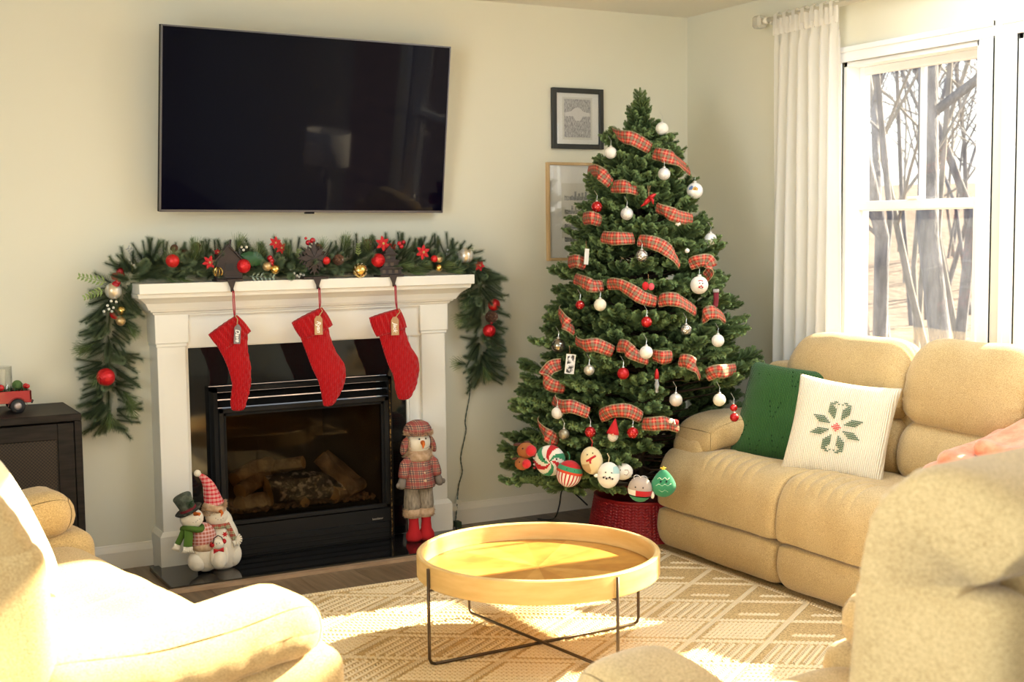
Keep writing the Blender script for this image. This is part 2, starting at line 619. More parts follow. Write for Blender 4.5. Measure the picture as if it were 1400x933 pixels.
def build_outside():
    n = 60
    P = []
    for i in range(n + 1):
        row = []
        for j in range(n + 1):
            x = 4.4 + 90 * (i / n) ** 1.6
            y = -60 + 150 * j / n
            d = x * .82 + y * .57
            z = -1.3 + (max(0, d - 9) * .055 if y > 0 else 0) * min(1, max(0, y) / 6) + .25 * math.sin(x * .31 + y * .2) * min(1, i / 9)
            row.append((x, y, z))
        P.append(row)
    g = G().grid(P)
    m = mat('leaf_litter', (.03, .024, .022), .95, col2=(.15, .10, .08), scale=3.2, detail=12, ramp=(.3, .7), bump=.5, bscale=4, bdist=.2)
    o = mk('ground_outside', g, m, smooth=True)
    struct(o)
    barkA = mat('grey_bark', (.08, .08, .10), .9, col2=(.20, .20, .23), scale=4, stretch=(3, 3, .7), bump=.5, bscale=14, bstretch=(3, 3, .5), bdist=.05)
    barkB = mat('pale_bark', (.16, .15, .14), .85, col2=(.28, .26, .25), scale=4, stretch=(3, 3, .7))

    def tree(px, dist, h, r, seed, m, label, lean=0, depth=4, group='bare winter trees outside the window'):
        R = random.Random(seed)
        d = ray(px, 300); d = d / np.linalg.norm(d[:2])
        bx, by = d[0] * dist, d[1] * dist
        dd = bx * .82 + by * .57
        bz = -1.3 + max(0, dd - 9) * .055 * min(1, by / 6) - .3
        g = G()
        def branch(p, dirv, L, rad, lev):
            k = 5
            pts = [p]; rs = [rad]
            q = p.copy(); dv = dirv.copy()
            for i in range(k):
                dv = dv + np.array([R.gauss(0, .13), R.gauss(0, .13), R.gauss(.03, .08)]); dv /= np.linalg.norm(dv)
                q = q + dv * L / k; pts.append(q.copy()); rs.append(rad * (1 - .62 * (i + 1) / k))
            g.tube(pts, rs, [8, 5, 4, 3, 3][lev] if lev < 5 else 3, cap=False)
            if lev < depth:
                for c in range([7, 5, 4, 3, 2][lev]):
                    t = R.uniform(.25, 1)
                    i = min(k - 1, int(t * k)); f = t * k - i
                    s = pts[i] * (1 - f) + pts[i + 1] * f
                    az = R.uniform(0, 2 * pi); side = np.array([math.cos(az), math.sin(az), R.uniform(.1, .7)])
                    nd = dv * .55 + side; nd /= np.linalg.norm(nd)
                    branch(s, nd, L * R.uniform(.35, .6), rs[i] * .5, lev + 1)
        branch(np.array([0, 0, 0.0]), np.array([lean, 0, 1.0]) / math.hypot(lean, 1), h, r, 0)
        o = mk('bare_tree', g, m, smooth=True)
        o.location = (bx, by, bz)
        tag(o, label, 'tree', group)
        return o
    tree(1349, 9.5, 15, .085, 3, barkA, 'thick dark bare trunk at the right edge of the window view', -.02)
    tree(1203, 13, 14, .075, 5, barkA, 'straight bare trunk standing left in the window view', .02)
    tree(1232, 15, 11, .06, 8, barkA, 'forked bare tree left of centre low in the window', .12)
    tree(1300, 17, 10, .05, 9, barkB, 'pale leaning sapling low in the middle of the window', -.25)
    tree(1268, 12, 8, .035, 19, barkB, 'thin pale crooked tree behind the window mullion', .35)
    for i in range(44):
        px = R0.uniform(1130, 1440); ds = R0.uniform(14, 48)
        tree(px, ds, R0.uniform(9, 15), R0.uniform(.03, .075), 30 + i, barkA if i % 3 else barkB,
             'distant bare winter tree in the woods seen through the window', R0.gauss(0, .08), 3 if ds > 30 else 4, 'distant bare winter trees')


R0 = random.Random(21)
build_shell()
window(1, 3.755, 4.54, .58, 2.19, 1.52)
window(2, 2.64, 3.57, .58, 2.19, 1.52)
build_outside()


# ------------------------------------------------------------------ fireplace
def build_fireplace():
    t = Thing('fireplace_mantel', 'white painted wooden fireplace mantel with two pilasters on the cream wall', 'mantel', (1.985, 5.6, 0))
    XL, XR = 1.300, 2.680
    FY = 5.583            # capital front
    # shelf slab
    g = G().box(1.218, 2.776, 5.483, BW, 1.203, 1.247)
    bevel(t.part('shelf', g, M_mant), .003, 2)
    # crown moulding: profile swept round three sides
    prof = [(.100, 1.203), (.078, 1.203), (.078, 1.190), (.070, 1.184), (.050, 1.172), (.034, 1.152), (.026, 1.132), (.026, 1.126), (.012, 1.122), (.012, 1.108), (.0, 1.104)]
    prof = [(.086, 1.2035), (.082, 1.186), (.066, 1.176), (.046, 1.160), (.034, 1.140), (.030, 1.132), (.022, 1.132), (.020, 1.124), (.010, 1.120), (.006, 1.112), (-.004, 1.108)]
    P = []
    for o, z in prof:
        P.append([(XL - o, BW, z), (XL - o, FY - o, z), (XR + o, FY - o, z), (XR + o, BW, z)])
    g = G().grid(P)
    g.box(XL, XR, FY, BW, 1.104, 1.2035)
    t.part('crown_moulding', g, M_mant)
    # frieze board
    g = G().box(1.41, 2.57, 5.603, BW, .964, 1.106)
    t.part('frieze', g, M_mant)
    for nm, x0, x1 in (('l', XL, 1.443), ('r', 2.537, XR)):
        p = t.part('pilaster', G().box(x0 + .008, x1 - .012, 5.592, BW, .16, .975), M_mant)
        bevel(p, .002, 1)
        cp = G().box(x0, x1, FY, BW, .985, 1.106).box(x0 + .004, x1 - .006, 5.5875, BW, .970, .985)
        o = mk('capital', cp, M_mant, p, origin=t.loc); bevel(o, .002, 1)
        pl = G().box(x0 - .010, x1 + .004, 5.572, BW, 0, .150)
        pp = [(x0 - .010, 5.572, .150), (x1 + .004, 5.572, .150), (x1 + .004, BW, .150), (x0 - .010, BW, .150),
              (x0 + .004, 5.588, .168), (x1 - .008, 5.588, .168), (x1 - .008, BW, .168), (x0 + .004, BW, .168)]
        pl.add(pp, [(0, 1, 5, 4), (1, 2, 6, 5), (3, 0, 4, 7), (4, 5, 6, 7)])
        mk('plinth', pl, M_mant, p, origin=t.loc)
    # inner stepped trim round the opening
    g = G()
    for k, (o, y) in enumerate(((0, 5.612), (.012, 5.606))):
        w = .012
        g.box(1.445 - w - o + .0, 1.445 - o, y, BW, 0, .959 + o).box(2.473 + o, 2.473 + o + w, y, BW, 0, .959 + o)
        g.box(1.445 - w - o, 2.473 + w + o, y, BW, .959 + o, .959 + o + w)
    t.part('opening_trim', g, M_mant)
    t.part('side_panel', G().box(1.40, 1.433, 5.614, BW, 0, .97), M_mant)
    t.part('side_panel', G().box(2.485, 2.545, 5.614, BW, 0, .97), M_mant)
    # granite surround slabs
    s = Thing('fireplace_surround', 'polished black granite slabs lining the opening of the white mantel', 'surround', (1.96, 5.63, 0))
    s.part('left_slab', G().box(1.446, 1.532, 5.622, 5.70, .021, .958), M_blackgloss)
    s.part('right_slab', G().box(2.374, 2.472, 5.622, 5.70, .021, .958), M_blackgloss)
    s.part('top_slab', G().box(1.533, 2.373, 5.622, 5.70, .785, .958), M_blackgloss)
    h = Thing('hearth_slab', 'glossy black granite hearth slab lying on the floor before the fireplace', 'hearth', (1.97, 5.4, 0))
    bevel(h.part('slab', G().box(1.25, 2.72, 5.235, 5.62, .0, .020), M_blackgloss), .002, 1)
    h.part('wood_border', G().box(1.2, 2.77, 5.198, 5.234, .0, .014), mat('hearth_border_wood', (.33, .22, .13), .4, col2=(.45, .32, .2), scale=6, stretch=(1, 8, 1)))

    # gas fireplace insert
    f = Thing('fireplace_insert', 'black metal gas fireplace with glass front set in the granite surround', 'fireplace', (1.953, 5.6, .021))
    X0, X1 = 1.534, 2.372
    yF = 5.555
    cab = G()
    cab.box(X0, X0 + .018, yF, 5.63, .021, .782).box(X1 - .018, X1, yF, 5.63, .021, .782)
    cab.box(X0, X1, yF, 5.63, .764, .782)
    f.part('outer_frame', cab, M_black)
    M_lv = mat('matte_louver', (.007, .007, .007), .85, spec=.05)
    for z0, z1, y in ((.735, .758, yF + .012), (.700, .724, yF + .004)):
        f.part('louver', G().add(
            [(X0 + .018, y, z0), (X1 - .018, y, z0), (X1 - .018, y + .03, z1), (X0 + .018, y + .03, z1),
             (X0 + .018, y + .006, z0 - .004), (X1 - .018, y + .006, z0 - .004), (X1 - .018, y + .036, z1 - .004), (X0 + .018, y + .036, z1 - .004)],
            [(0, 1, 2, 3), (4, 7, 6, 5), (0, 4, 5, 1), (3, 2, 6, 7), (0, 3, 7, 4), (1, 5, 6, 2)]), M_lv)
    M_frame = mat('glass_door_frame', (.012, .012, .012), .45, spec=.2)
    df = G()
    a, b, c, d = X0 + .02, X1 - .02, .172, .692
    df.box(a, a + .022, yF - .008, yF + .02, c, d).box(b - .022, b, yF - .008, yF + .02, c, d).box(a, b, yF - .008, yF + .02, c, c + .018).box(a, b, yF - .008, yF + .02, d - .022, d)
    door = f.part('glass_door', df, M_frame); bevel(door, .003, 1)
    inner = G()
    a2, b2, c2, d2 = a + .022, b - .022, c + .018, d - .022
    inner.box(a2, a2 + .012, yF + .002, yF + .02, c2, d2).box(b2 - .012, b2, yF + .002, yF + .02, c2, d2).box(a2, b2, yF + .002, yF + .02, d2 - .012, d2)
    mk('inner_bead', inner, M_black, door, origin=f.loc)
    mk('glass', G().box(a2 + .01, b2 - .01, yF + .010, yF + .014, c2, d2 - .01), M_firepane, door, origin=f.loc)
    # firebox
    M_fb = mat('firebox_steel', (.075, .058, .042), .55, col2=(.05, .04, .03), scale=6)
    g = G()
    ya, yb = yF + .022, 6.02
    xa, xb = a2, b2
    zt = .66
    iv = [(xa, ya), (xb, ya), (xb - .13, yb), (xa + .13, yb)]
    V = [(x, y, .15) for x, y in iv] + [(x, y, zt) for x, y in iv]
    g.add(V, [(0, 1, 2, 3), (4, 7, 6, 5), (1, 2, 6, 5), (2, 3, 7, 6), (3, 0, 4, 7)])
    f.part('firebox', g, M_fb)
    f.part('log_grate_base', G().box(xa + .02, xb - .02, ya + .01, yb - .12, .15, .205), M_black)
    # lower panels
    lp = f.part('lower_panel', G().box(X0 + .018, X1 - .018, yF + .002, 5.63, .105, .168), M_frame); bevel(lp, .002, 1)
    lp2 = f.part('lower_panel', G().box(X0 + .018, X1 - .018, yF + .012, 5.63, .022, .100), M_frame)
    g = G()
    for i in range(3): g.box(X0 + .02, X1 - .02, yF + .006, yF + .012, .03 + .022 * i, .034 + .022 * i)
    f.part('panel_rib', g, M_black)
    f.part('side_channel', G().box(X1 - .014, X1 - .009, yF - .004, yF, .03, .77), mat('speckled_strip', (.03, .02, .01), .3, metal=.6, col2=(.45, .28, .10), scale=90, ramp=(.5, .6)))
    # small maker's mark
    def txt(s, x, z, size):
        cu = bpy.data.curves.new('maker_mark', 'FONT'); cu.body = s; cu.size = size; cu.extrude = .0004
        o = bpy.data.objects.new('tmp', cu); COL.objects.link(o)
        me = bpy.data.meshes.new_from_object(o.evaluated_get(bpy.context.evaluated_depsgraph_get()))
        bpy.data.objects.remove(o)
        ob = link('maker_mark', me, mat('silver_print', (.6, .58, .52), .3, metal=.8), f.o)
        me.materials.clear(); me.materials.append(MATS['silver_print'])
        ob.location = Vector((x, yF - .001, z)) - Vector(f.loc); ob.rotation_euler = (pi / 2, 0, 0)
        return ob
    txt('heatilator', 2.262, .118, .014)
    for o_ in list(f.o.children):
        pass
    # embers
    g = G(); pts = []
    for i in range(420):
        x = rng.uniform(xa + .03, xb - .03); y = rng.uniform(ya + .015, ya + .16)
        r = rng.uniform(.006, .013)
        g.ball((x, y, .205 + r * .6 + rng.uniform(0, .012)), r, 6, sq=(1, rng.uniform(.6, 1), .7))
    e = mk('ember_bed', g, mat('ember_rock', (.06, .045, .035), .9, col2=(.30, .20, .13), scale=60), None)
    centred(e); stuff(tag(e, 'bed of dark lava rock embers under the gas logs', 'embers'))

    # ceramic logs
    M_bark = mat('log_bark', (.18, .12, .07), .9, col2=(.42, .31, .19), scale=16, stretch=(1, 1, 1), bump=.9, bscale=40, bdist=.02)
    M_char = mat('charred_log', (.025, .024, .025), .85, col2=(.50, .49, .50), scale=34, ramp=(.50, .62), bump=1, bscale=70, bdist=.02)
    M_cut = mat('log_cut_end', (.62, .42, .19), .8, col2=(.42, .27, .12), scale=25)
    def log(p0, p1, r0, r1, m, label, bend=(0, 0, 0), cuts=True, seed=0):
        p0 = np.array(p0); p1 = np.array(p1)
        pts = []; rs = []
        for i in range(13):
            s = i / 12
            q = p0 * (1 - s) + p1 * s + np.array(bend) * math.sin(pi * s)
            pts.append(q); rs.append((r0 * (1 - s) + r1 * s))
        g = G().tube(pts, rs, 20, cap=False)
        V = g.V(); c = (p0 + p1) / 2
        nr = fbm(V, seed, 70) * .003 + fbm(V, seed + 3, 190) * .0018
        ax = (p1 - p0) / np.linalg.norm(p1 - p0)
        rel = V - p0; rad = rel - np.outer(rel @ ax, ax); rad /= (np.linalg.norm(rad, axis=1)[:, None] + 1e-9)
        V = V + rad * nr[:, None]
        g.v = [V]
        T = Thing('gas_log', label, 'log', tuple(c - np.array([0, 0, max(r0, r1)])), 'ceramic gas logs')
        T.part('bark', g, m, True)
        n = 20
        for k, base in ((0, 0), (1, len(V) - n)):
            ring = V[base:base + n]
            out = -ax if k == 0 else ax
            e = G().add(np.vstack([ring, ring.mean(0)[None] + out * .004]), [(i, (i + 1) % n, n) for i in range(n)])
            T.part('cut_end', e, M_cut)
        return T
    log((1.66, 5.70, .345), (1.86, 5.80, .385), .038, .034, M_bark, 'round log lying highest at the back left of the fire', (0, 0, .01), seed=1)
    log((1.660, 5.63, .305), (1.82, 5.76, .335), .034, .038, M_bark, 'log with round pale cut end at the left of the fire', seed=2)
    log((1.655, 5.625, .243), (1.82, 5.69, .236), .042, .044, M_bark, 'short thick log with pale cut end resting low at left', seed=3)
    log((1.80, 5.66, .285), (2.16, 5.66, .250), .070, .055, M_char, 'large charred grey log crackled white across the middle', (0, 0, .03), seed=4)
    log((1.86, 5.80, .365), (1.985, 5.70, .395), .032, .030, M_bark, 'stub of log with a sawn end sticking up behind', seed=5)
    log((2.055, 5.68, .415), (2.20, 5.63, .245), .034, .040, M_bark, 'slanting split log leaning from the pile down to the right', seed=6)
    log((2.12, 5.80, .40), (2.27, 5.74, .25), .036, .040, M_bark, 'dark slanting log behind the split one', seed=8)
    log((2.09, 5.615, .245), (2.28, 5.72, .262), .044, .028, M_bark, 'tapering log with broad pale face at the right end', seed=7)
    log((1.955, 5.60, .225), (1.95, 5.72, .235), .022, .03, M_bark, 'small round twig end poking out at the bottom centre', seed=9)
    # make room behind the insert in the wall for the firebox
    w = bpy.data.objects['wall_back']
    import bmesh
    g = G()
    hx0, hx1, hz = 1.50, 2.41, .80
    g.box(LW - .1, hx0, BW, BW + .1, -.1, CEIL).box(hx1, RW + .14, BW, BW + .1, -.1, CEIL).box(hx0, hx1, BW, BW + .1, hz, CEIL)
    me = w.data; me.clear_geometry(); me.from_pydata(g.V().tolist(), [], g.f); me.update()


# ------------------------------------------------------------------ television
def build_tv():
    W, H = 1.360, .777
    root = thing('television', 'large black flat screen television mounted tilted on the wall', 'television', (2.022, 5.58, 1.929))
    yaw, tilt = .0488, .1289
    root.rotation_euler = Euler((tilt, .006, yaw), 'XYZ')
    M_scr = mat('screen_glass', (.002, .002, .008), .035, spec=.12)
    M_bez = mat('bezel_metal', (.16, .16, .18), .3, metal=.8)
    mk('housing', G().box(-W / 2, W / 2, .002, .026, -H / 2, H / 2).box(-.42, .42, .026, .05, -.3, .12), M_black, root)
    mk('screen', G().box(-W / 2 + .006, W / 2 - .006, -.004, .002, -H / 2 + .010, H / 2 - .006), M_scr, root)
    g = G().box(-W / 2, -W / 2 + .006, -.007, .004, -H / 2, H / 2).box(W / 2 - .006, W / 2, -.007, .004, -H / 2, H / 2)
    g.box(-W / 2, W / 2, -.007, .004, H / 2 - .006, H / 2).box(-W / 2, W / 2, -.007, .004, -H / 2, -H / 2 + .010)
    mk('bezel', g, M_bez, root)
    mk('receiver_bump', G().box(-.022, .022, -.009, .004, -H / 2 - .006, -H / 2 + .003), M_black, root)
    mk('wall_mount', G().box(-.2, .2, .05, .11, -.15, .08), M_black, root)


# ------------------------------------------------------------------ pictures
def picture(name, label, x0, x1, z0, z1, fw_, M_fr, art, M_mat_):
    t = Thing(name, label, 'picture', ((x0 + x1) / 2, BW - .012, z0))
    y0, y1 = BW - .024, BW - .001
    g = G().box(x0, x0 + fw_, y0, y1, z0, z1).box(x1 - fw_, x1, y0, y1, z0, z1).box(x0 + fw_, x1 - fw_, y0, y1, z0, z0 + fw_).box(x0 + fw_, x1 - fw_, y0, y1, z1 - fw_, z1)
    bevel(t.part('frame', g, M_fr), .0015, 1)
    t.part('mat_board', G().box(x0 + fw_, x1 - fw_, BW - .010, BW - .002, z0 + fw_, z1 - fw_), M_mat_)
    art(t, x0 + fw_, x1 - fw_, z0 + fw_, z1 - fw_)
    t.part('glazing', G().box(x0 + fw_, x1 - fw_, BW - .0145, BW - .0130, z0 + fw_, z1 - fw_), glass_mat('picture_glass', (.98, .98, .98), .0, 1.5, 1.6))
    return t


def etching_material():
    m, nt, b = nodes_of('etching_ink')
    N = nt.nodes.new; L = nt.links.new
    tc = N('ShaderNodeTexCoord'); mp = N('ShaderNodeMapping'); mp.inputs['Scale'].default_value = (1, 1, .22)
    L(tc.outputs['Object'], mp.inputs[0])
    n = N('ShaderNodeTexNoise'); n.inputs['Scale'].default_value = 300; n.inputs['Detail'].default_value = 4; n.inputs['Distortion'].default_value = .6
    L(mp.outputs[0], n.inputs[0])
    r = N('ShaderNodeValToRGB'); r.color_ramp.elements[0].position = .3; r.color_ramp.elements[0].color = (.10, .10, .11, 1)
    r.color_ramp.elements[1].position = .66; r.color_ramp.elements[1].color = (.62, .62, .62, 1)
    L(n.outputs[0], r.inputs[0]); L(r.outputs[0], b.inputs['Base Color']); b.inputs['Roughness'].default_value = .9
    return m


def build_pictures():
    M_paper = mat('white_paper', (.80, .80, .76), .9)
    def art1(t, x0, x1, z0, z1):
        cx, cz = (x0 + x1) / 2, (z0 + z1) / 2
        t.part('print_margin', G().box(cx - .088, cx + .088, BW - .0115, BW - .010, cz - .105, cz + .108), mat('print_paper', (.66, .66, .60), .9))
        o = t.part('etching', G().box(cx - .078, cx + .078, BW - .0122, BW - .0115, cz - .094, cz + .098), etching_material())
        # pale hill shape and its reflection
        hill = [(-.074, .0), (-.074, .018), (-.04, .024), (-.018, .040), (0, .046), (.018, .040), (.035, .024), (.074, .018), (.074, .002), (.03, .0), (.016, -.022), (-.012, -.022), (-.025, 0)]
        t.part('white_hill_shape', G().prism([(x + cx, z + cz + .012) for x, z in hill], BW - .0127, BW - .0122), mat('pale_ink', (.66, .66, .64), .9))
    picture('framed_etching', 'small black framed print of a pale hill with wide white mat', 3.343, 3.645, 1.861, 2.165, .024,
            mat('black_frame_wood', (.02, .022, .02), .4), art1, M_paper)
    def art2(t, x0, x1, z0, z1):
        cx = (x0 + x1) / 2
        t.part('print_sheet', G().box(x0 + .075, x1 - .075, BW - .0115, BW - .010, z0 + .10, z1 - .09), mat('cream_print_paper', (.68, .67, .60), .9))
        ink = mat('grey_ship_ink', (.16, .17, .165), .9, col2=(.42, .43, .41), scale=120, ramp=(.4, .6))
        for i, zc in enumerate((1.615, 1.545, 1.472, 1.405)):
            hx0, hx1 = x0 + .09, x1 - .09
            hull = [(hx0, zc - .014), (hx1 - .03, zc - .014), (hx1, zc + .004), (hx0 + .04, zc + .006), (hx0, zc + .010)]
            t.part('ship_print', G().prism(hull, BW - .0125, BW - .0115), ink)
            g = G()
            for k in range(10):
                a = hx0 + .04 + (hx1 - hx0 - .08) * k / 10
                g.box(a, a + .012, BW - .0125, BW - .0115, zc + .004, zc + .010 + .022 * abs(math.sin(k * 1.3 + i)))
            t.part('ship_deck_print', g, ink)
    picture('framed_ship_print', 'light wood framed print of four ships half hidden behind the tree', 3.309, 3.80, 1.296, 1.792, .014,
            mat('light_oak_frame', (.56, .38, .18), .45, col2=(.66, .47, .25), scale=5, stretch=(4, 4, .6)), art2, M_paper)


# ------------------------------------------------------------------ cabinet, toy truck
def build_cabinet():
    M_w = mat('dark_cabinet_wood', (.010, .008, .006), .55, spec=.25, col2=(.024, .018, .014), scale=9, stretch=(1, 1, 8))
    x0, x1, y0, y1, H = .02, .935, 5.30, 5.70, .752
    t = Thing('cabinet', 'dark wood cabinet with woven door panels standing by the wall', 'cabinet', (.48, 5.5, 0))
    g = G().box(x0, x0 + .028, y0, y1, 0, H - .03).box(x1 - .028, x1, y0, y1, 0, H - .03).box(x0 + .028, x1 - .028, y0 + .02, y1, .06, .09).box(x0 + .028, x1 - .028, y1 - .012, y1, .09, H - .03)
    bevel(t.part('body', g, M_w), .002, 1)
    bevel(t.part('top', G().box(x0, x1, y0, y1, H - .03, H), M_w), .003, 1)
    m, nt, b = nodes_of('woven_cane')
    N = nt.nodes.new; L = nt.links.new
    tc = N('ShaderNodeTexCoord'); ck = N('ShaderNodeTexChecker'); ck.inputs['Scale'].default_value = 150
    L(tc.outputs['Object'], ck.inputs[0]); ck.inputs[1].default_value = (.05, .032, .018, 1); ck.inputs[2].default_value = (.012, .009, .006, 1)
    L(ck.outputs[0], b.inputs['Base Color']); bp = N('ShaderNodeBump'); bp.inputs['Distance'].default_value = .003; L(ck.outputs[1], bp.inputs['Height']); L(bp.outputs[0], b.inputs['Normal'])
    b.inputs['Roughness'].default_value = .6
    xm = (x0 + x1) / 2
    for a, c in ((x0 + .03, xm - .002), (xm + .002, x1 - .03)):
        fr = .062
        z0, z1 = .095, H - .036
        g = G().box(a, a + fr, y0 + .002, y0 + .022, z0, z1).box(c - fr, c, y0 + .002, y0 + .022, z0, z1).box(a + fr, c - fr, y0 + .002, y0 + .022, z0, z0 + fr).box(a + fr, c - fr, y0 + .002, y0 + .022, z1 - fr, z1)
        d = t.part('door', g, M_w); bevel(d, .002, 1)
        mk('woven_panel', G().box(a + fr, c - fr, y0 + .010, y0 + .016, z0 + fr, z1 - fr), m, d, origin=t.loc)
        kx = c - .02 if a < xm - .1 else a + .02
        mk('knob', G().ball((kx, y0 - .008, .45), .011, 10), M_black, d, origin=t.loc)
    # toy truck, tail to the right
    M_red = mat('truck_red_enamel', (.42, .012, .016), .32, coat=.4)
    M_tyre = mat('toy_tyre', (.012, .012, .012), .6)
    M_hub = mat('toy_hub', (.45, .38, .36), .35, metal=.6)
    ox, oy, oz = .60, 5.50, H
    t = Thing('toy_truck', 'red metal toy pickup truck carrying greenery on the dark cabinet', 'toy truck', (ox, oy, oz))
    hw = .062
    g = G()
    bed = [(-.01, .045), (.165, .045), (.172, .052), (.172, .088), (-.01, .088)]
    g.prism([(x + ox, z + oz) for x, z in bed], oy - hw, oy - hw + .006).prism([(x + ox, z + oz) for x, z in bed], oy + hw - .006, oy + hw)
    g.box(ox + .164, ox + .172, oy - hw, oy + hw, oz + .045, oz + .088).box(ox - .01, ox + .17, oy - hw, oy + hw, oz + .04, oz + .048)
    bevel(t.part('bed', g, M_red), .002, 2)
    # wheel arches
    for s in (-1, 1):
        P = []
        for k in range(9):
            a = pi * k / 8
            P.append([(ox + .118 + .036 * math.cos(a), oy + s * (hw - .004), oz + .028 + .036 * math.sin(a)), (ox + .118 + .036 * math.cos(a), oy + s * (hw + .014), oz + .028 + .034 * math.sin(a))])
        t.part('fender', G().grid(P), M_red, True)
    cabp = [(-.105, .035), (-.012, .035), (-.012, .128), (-.020, .138), (-.075, .138), (-.092, .098), (-.105, .092)]
    bevel(t.part('cab', G().prism([(x + ox, z + oz) for x, z in cabp], oy - hw + .004, oy + hw - .004), M_red), .006, 3)
    for s in (-1, 1):
        y = oy + s * (hw - .003)
        t.part('side_window', G().prism([(x + ox, z + oz) for x, z in [(-.078, .100), (-.024, .100), (-.024, .126), (-.068, .126)]], y - .001, y + .001), M_black)
    hood = [(-.20, .035), (-.105, .035), (-.105, .092), (-.19, .084), (-.20, .075)]
    bevel(t.part('hood', G().prism([(x + ox, z + oz) for x, z in hood], oy - hw + .012, oy + hw - .012), M_red), .008, 3)
    t.part('bumper', G().tube([(ox + .172, oy - hw, oz + .040), (ox + .184, oy, oz + .040), (ox + .172, oy + hw, oz + .040)], .004, 6), M_tyre)
    for wx in (.118, -.150):
        for s in (-1, 1):
            M = rotx(pi / 2)
            w = t.part('wheel', G().lathe([(.012, -.009), (.026, -.009), (.029, -.005), (.029, .005), (.026, .009), (.012, .009)], 22, (ox + wx, oy + s * (hw + .002), oz + .029), M), M_tyre, True)
            mk('hub', G().lathe([(0.001, -.0105), (.008, -.0105), (.015, -.009), (.015, .009), (.008, .0105), (0.001, .0105)], 16, (ox + wx, oy + s * (hw + .002), oz + .029), M), M_hub, w, True, origin=t.loc)
    g = G()
    for i in range(240):
        c = np.array([ox + rng.uniform(.0, .16), oy + rng.uniform(-.05, .05), oz + .085])
        d = rng.normal(size=3); d[2] = abs(d[2]) + .2; d /= np.linalg.norm(d)
        e = c + d * rng.uniform(.02, .035); s_ = np.cross(d, (0, 0, 1)); s_ = s_ / np.linalg.norm(s_) * .0022
        g.add([c - s_, c + s_, e], [(0, 1, 2)])
    stuff(t.part('greenery', g, mat('dark_pine_green', (.035, .085, .03), .7)))
    for k, (dx, dy, r, nm) in enumerate(((.155, -.035, .011, 'berry'), (.160, -.05, .009, 'berry'), (.06, -.052, .013, 'berry'))):
        t.part('berry', G().ball((ox + dx, oy + dy, oz + .104), r, 12), mat('berry_red', (.5, .01, .015), .25), True)
    t.part('green_ornament', G().ball((ox + .125, oy - .02, oz + .108), .020, 14), mat('moss_green', (.08, .16, .04), .8, bump=.6, bscale=120), True)
    # hurricane glass with candle inside, standing in the truck bed
    t = Thing('hurricane_glass', 'clear glass cylinder round a candle in the toy truck bed', 'candle holder', (ox + .075, oy + .01, oz + .048))
    t.part('glass', G().lathe([(.036, 0), (.036, .135), (.0345, .135), (.0345, .003)], 28, tuple(t.loc), cap=False), M_clear, True)
    c = mk('candle', G().lathe([(.0, .003), (.012, .003), (.012, .118), (.010, .122), (.001, .120)], 18, tuple(t.loc)), mat('candle_wax', (.85, .80, .66), .5), None, True)
    centred(c); tag(c, 'slim ivory pillar candle inside the glass cylinder on the toy truck', 'candle')


# ------------------------------------------------------------------ coffee table
def build_table():
    cx, cy, R = 2.185, 3.86, .42
    t = Thing('coffee_table', 'round wooden tray coffee table on thin bronze legs standing on the rug', 'coffee table', (cx, cy, .012))
    M_rim = mat('tray_rim_wood', (.58, .38, .13), .5, col2=(.73, .53, .24), scale=5, stretch=(1, 1, 6), ramp=(.3, .7), bump=.08, bscale=40)
    g = G().lathe([(R - .030, .283), (R - .030, .272), (R - .004, .272), (R, .276), (R, .348), (R - .004, .352), (R - .016, .352), (R - .020, .348), (R - .022, .290)], 96, (cx, cy, 0), cap=False)
    sharp(t.part('rim', g, M_rim))
    # sunburst board of wedge veneers
    wed = [mat('veneer_%d' % i, c, .38, col2=c2, scale=3, stretch=(6, 6, 1), detail=6, ramp=(.3, .7)) for i, (c, c2) in enumerate((((.42, .19, .035), (.52, .26, .05)), ((.47, .23, .045), (.57, .30, .07)), ((.37, .155, .025), (.47, .22, .04))))]
    n = 16
    for i in range(n):
        a0, a1 = 2 * pi * i / n, 2 * pi * (i + 1) / n - .0012
        V = [(cx, cy, .284), (cx, cy, .289)]; F = []
        k = 6
        for j in range(k + 1):
            a = a0 + (a1 - a0) * j / k
            V += [(cx + (R - .021) * math.cos(a), cy + (R - .021) * math.sin(a), .284), (cx + (R - .021) * math.cos(a), cy + (R - .021) * math.sin(a), .289)]
        for j in range(k):
            b = 2 + 2 * j
            F += [(1, b + 1, b + 3), (0, b + 2, b), (b, b + 2, b + 3, b + 1)]
        t.part('veneer_wedge', G().add(V, F), wed[(i * 7) % 3])
    t.part('tray_base', G().lathe([(0.0, .272), (R - .025, .272), (R - .025, .2835), (0, .2835)], 64, (cx, cy, 0), cap=False), M_rim)
    M_leg = mat('bronze_leg', (.10, .07, .045), .35, metal=.7)
    Rl = R + .006
    ang = [math.radians(182), math.radians(2), math.radians(98), math.radians(277)]
    for i, pair in enumerate(((ang[0], ang[1]), (ang[2], ang[3]))):
        p = [(cx + Rl * math.cos(a), cy + Rl * math.sin(a)) for a in pair]
        z0 = .018 + (.010 if i else 0)
        pts = []
        for q, a in zip(p, pair):
            leg = [(q[0], q[1], .342), (q[0], q[1], z0 + .02), (q[0] - .006 * math.cos(a), q[1] - .006 * math.sin(a), z0 + .006), (q[0] - .02 * math.cos(a), q[1] - .02 * math.sin(a), z0)]
            t.part('leg', G().tube(leg, .0055, 10), M_leg, True)
            t.part('tray_bracket', G().tube([(q[0], q[1], .268), (cx + (R - .05) * math.cos(a), cy + (R - .05) * math.sin(a), .268)], .004, 8), M_leg, True)
        bar = [(p[0][0] * (1 - s) + p[1][0] * s, p[0][1] * (1 - s) + p[1][1] * s, z0) for s in (.024, .4, .5, .6, .976)]
        t.part('base_bar', G().tube(bar, .0055, 10), M_leg, True)


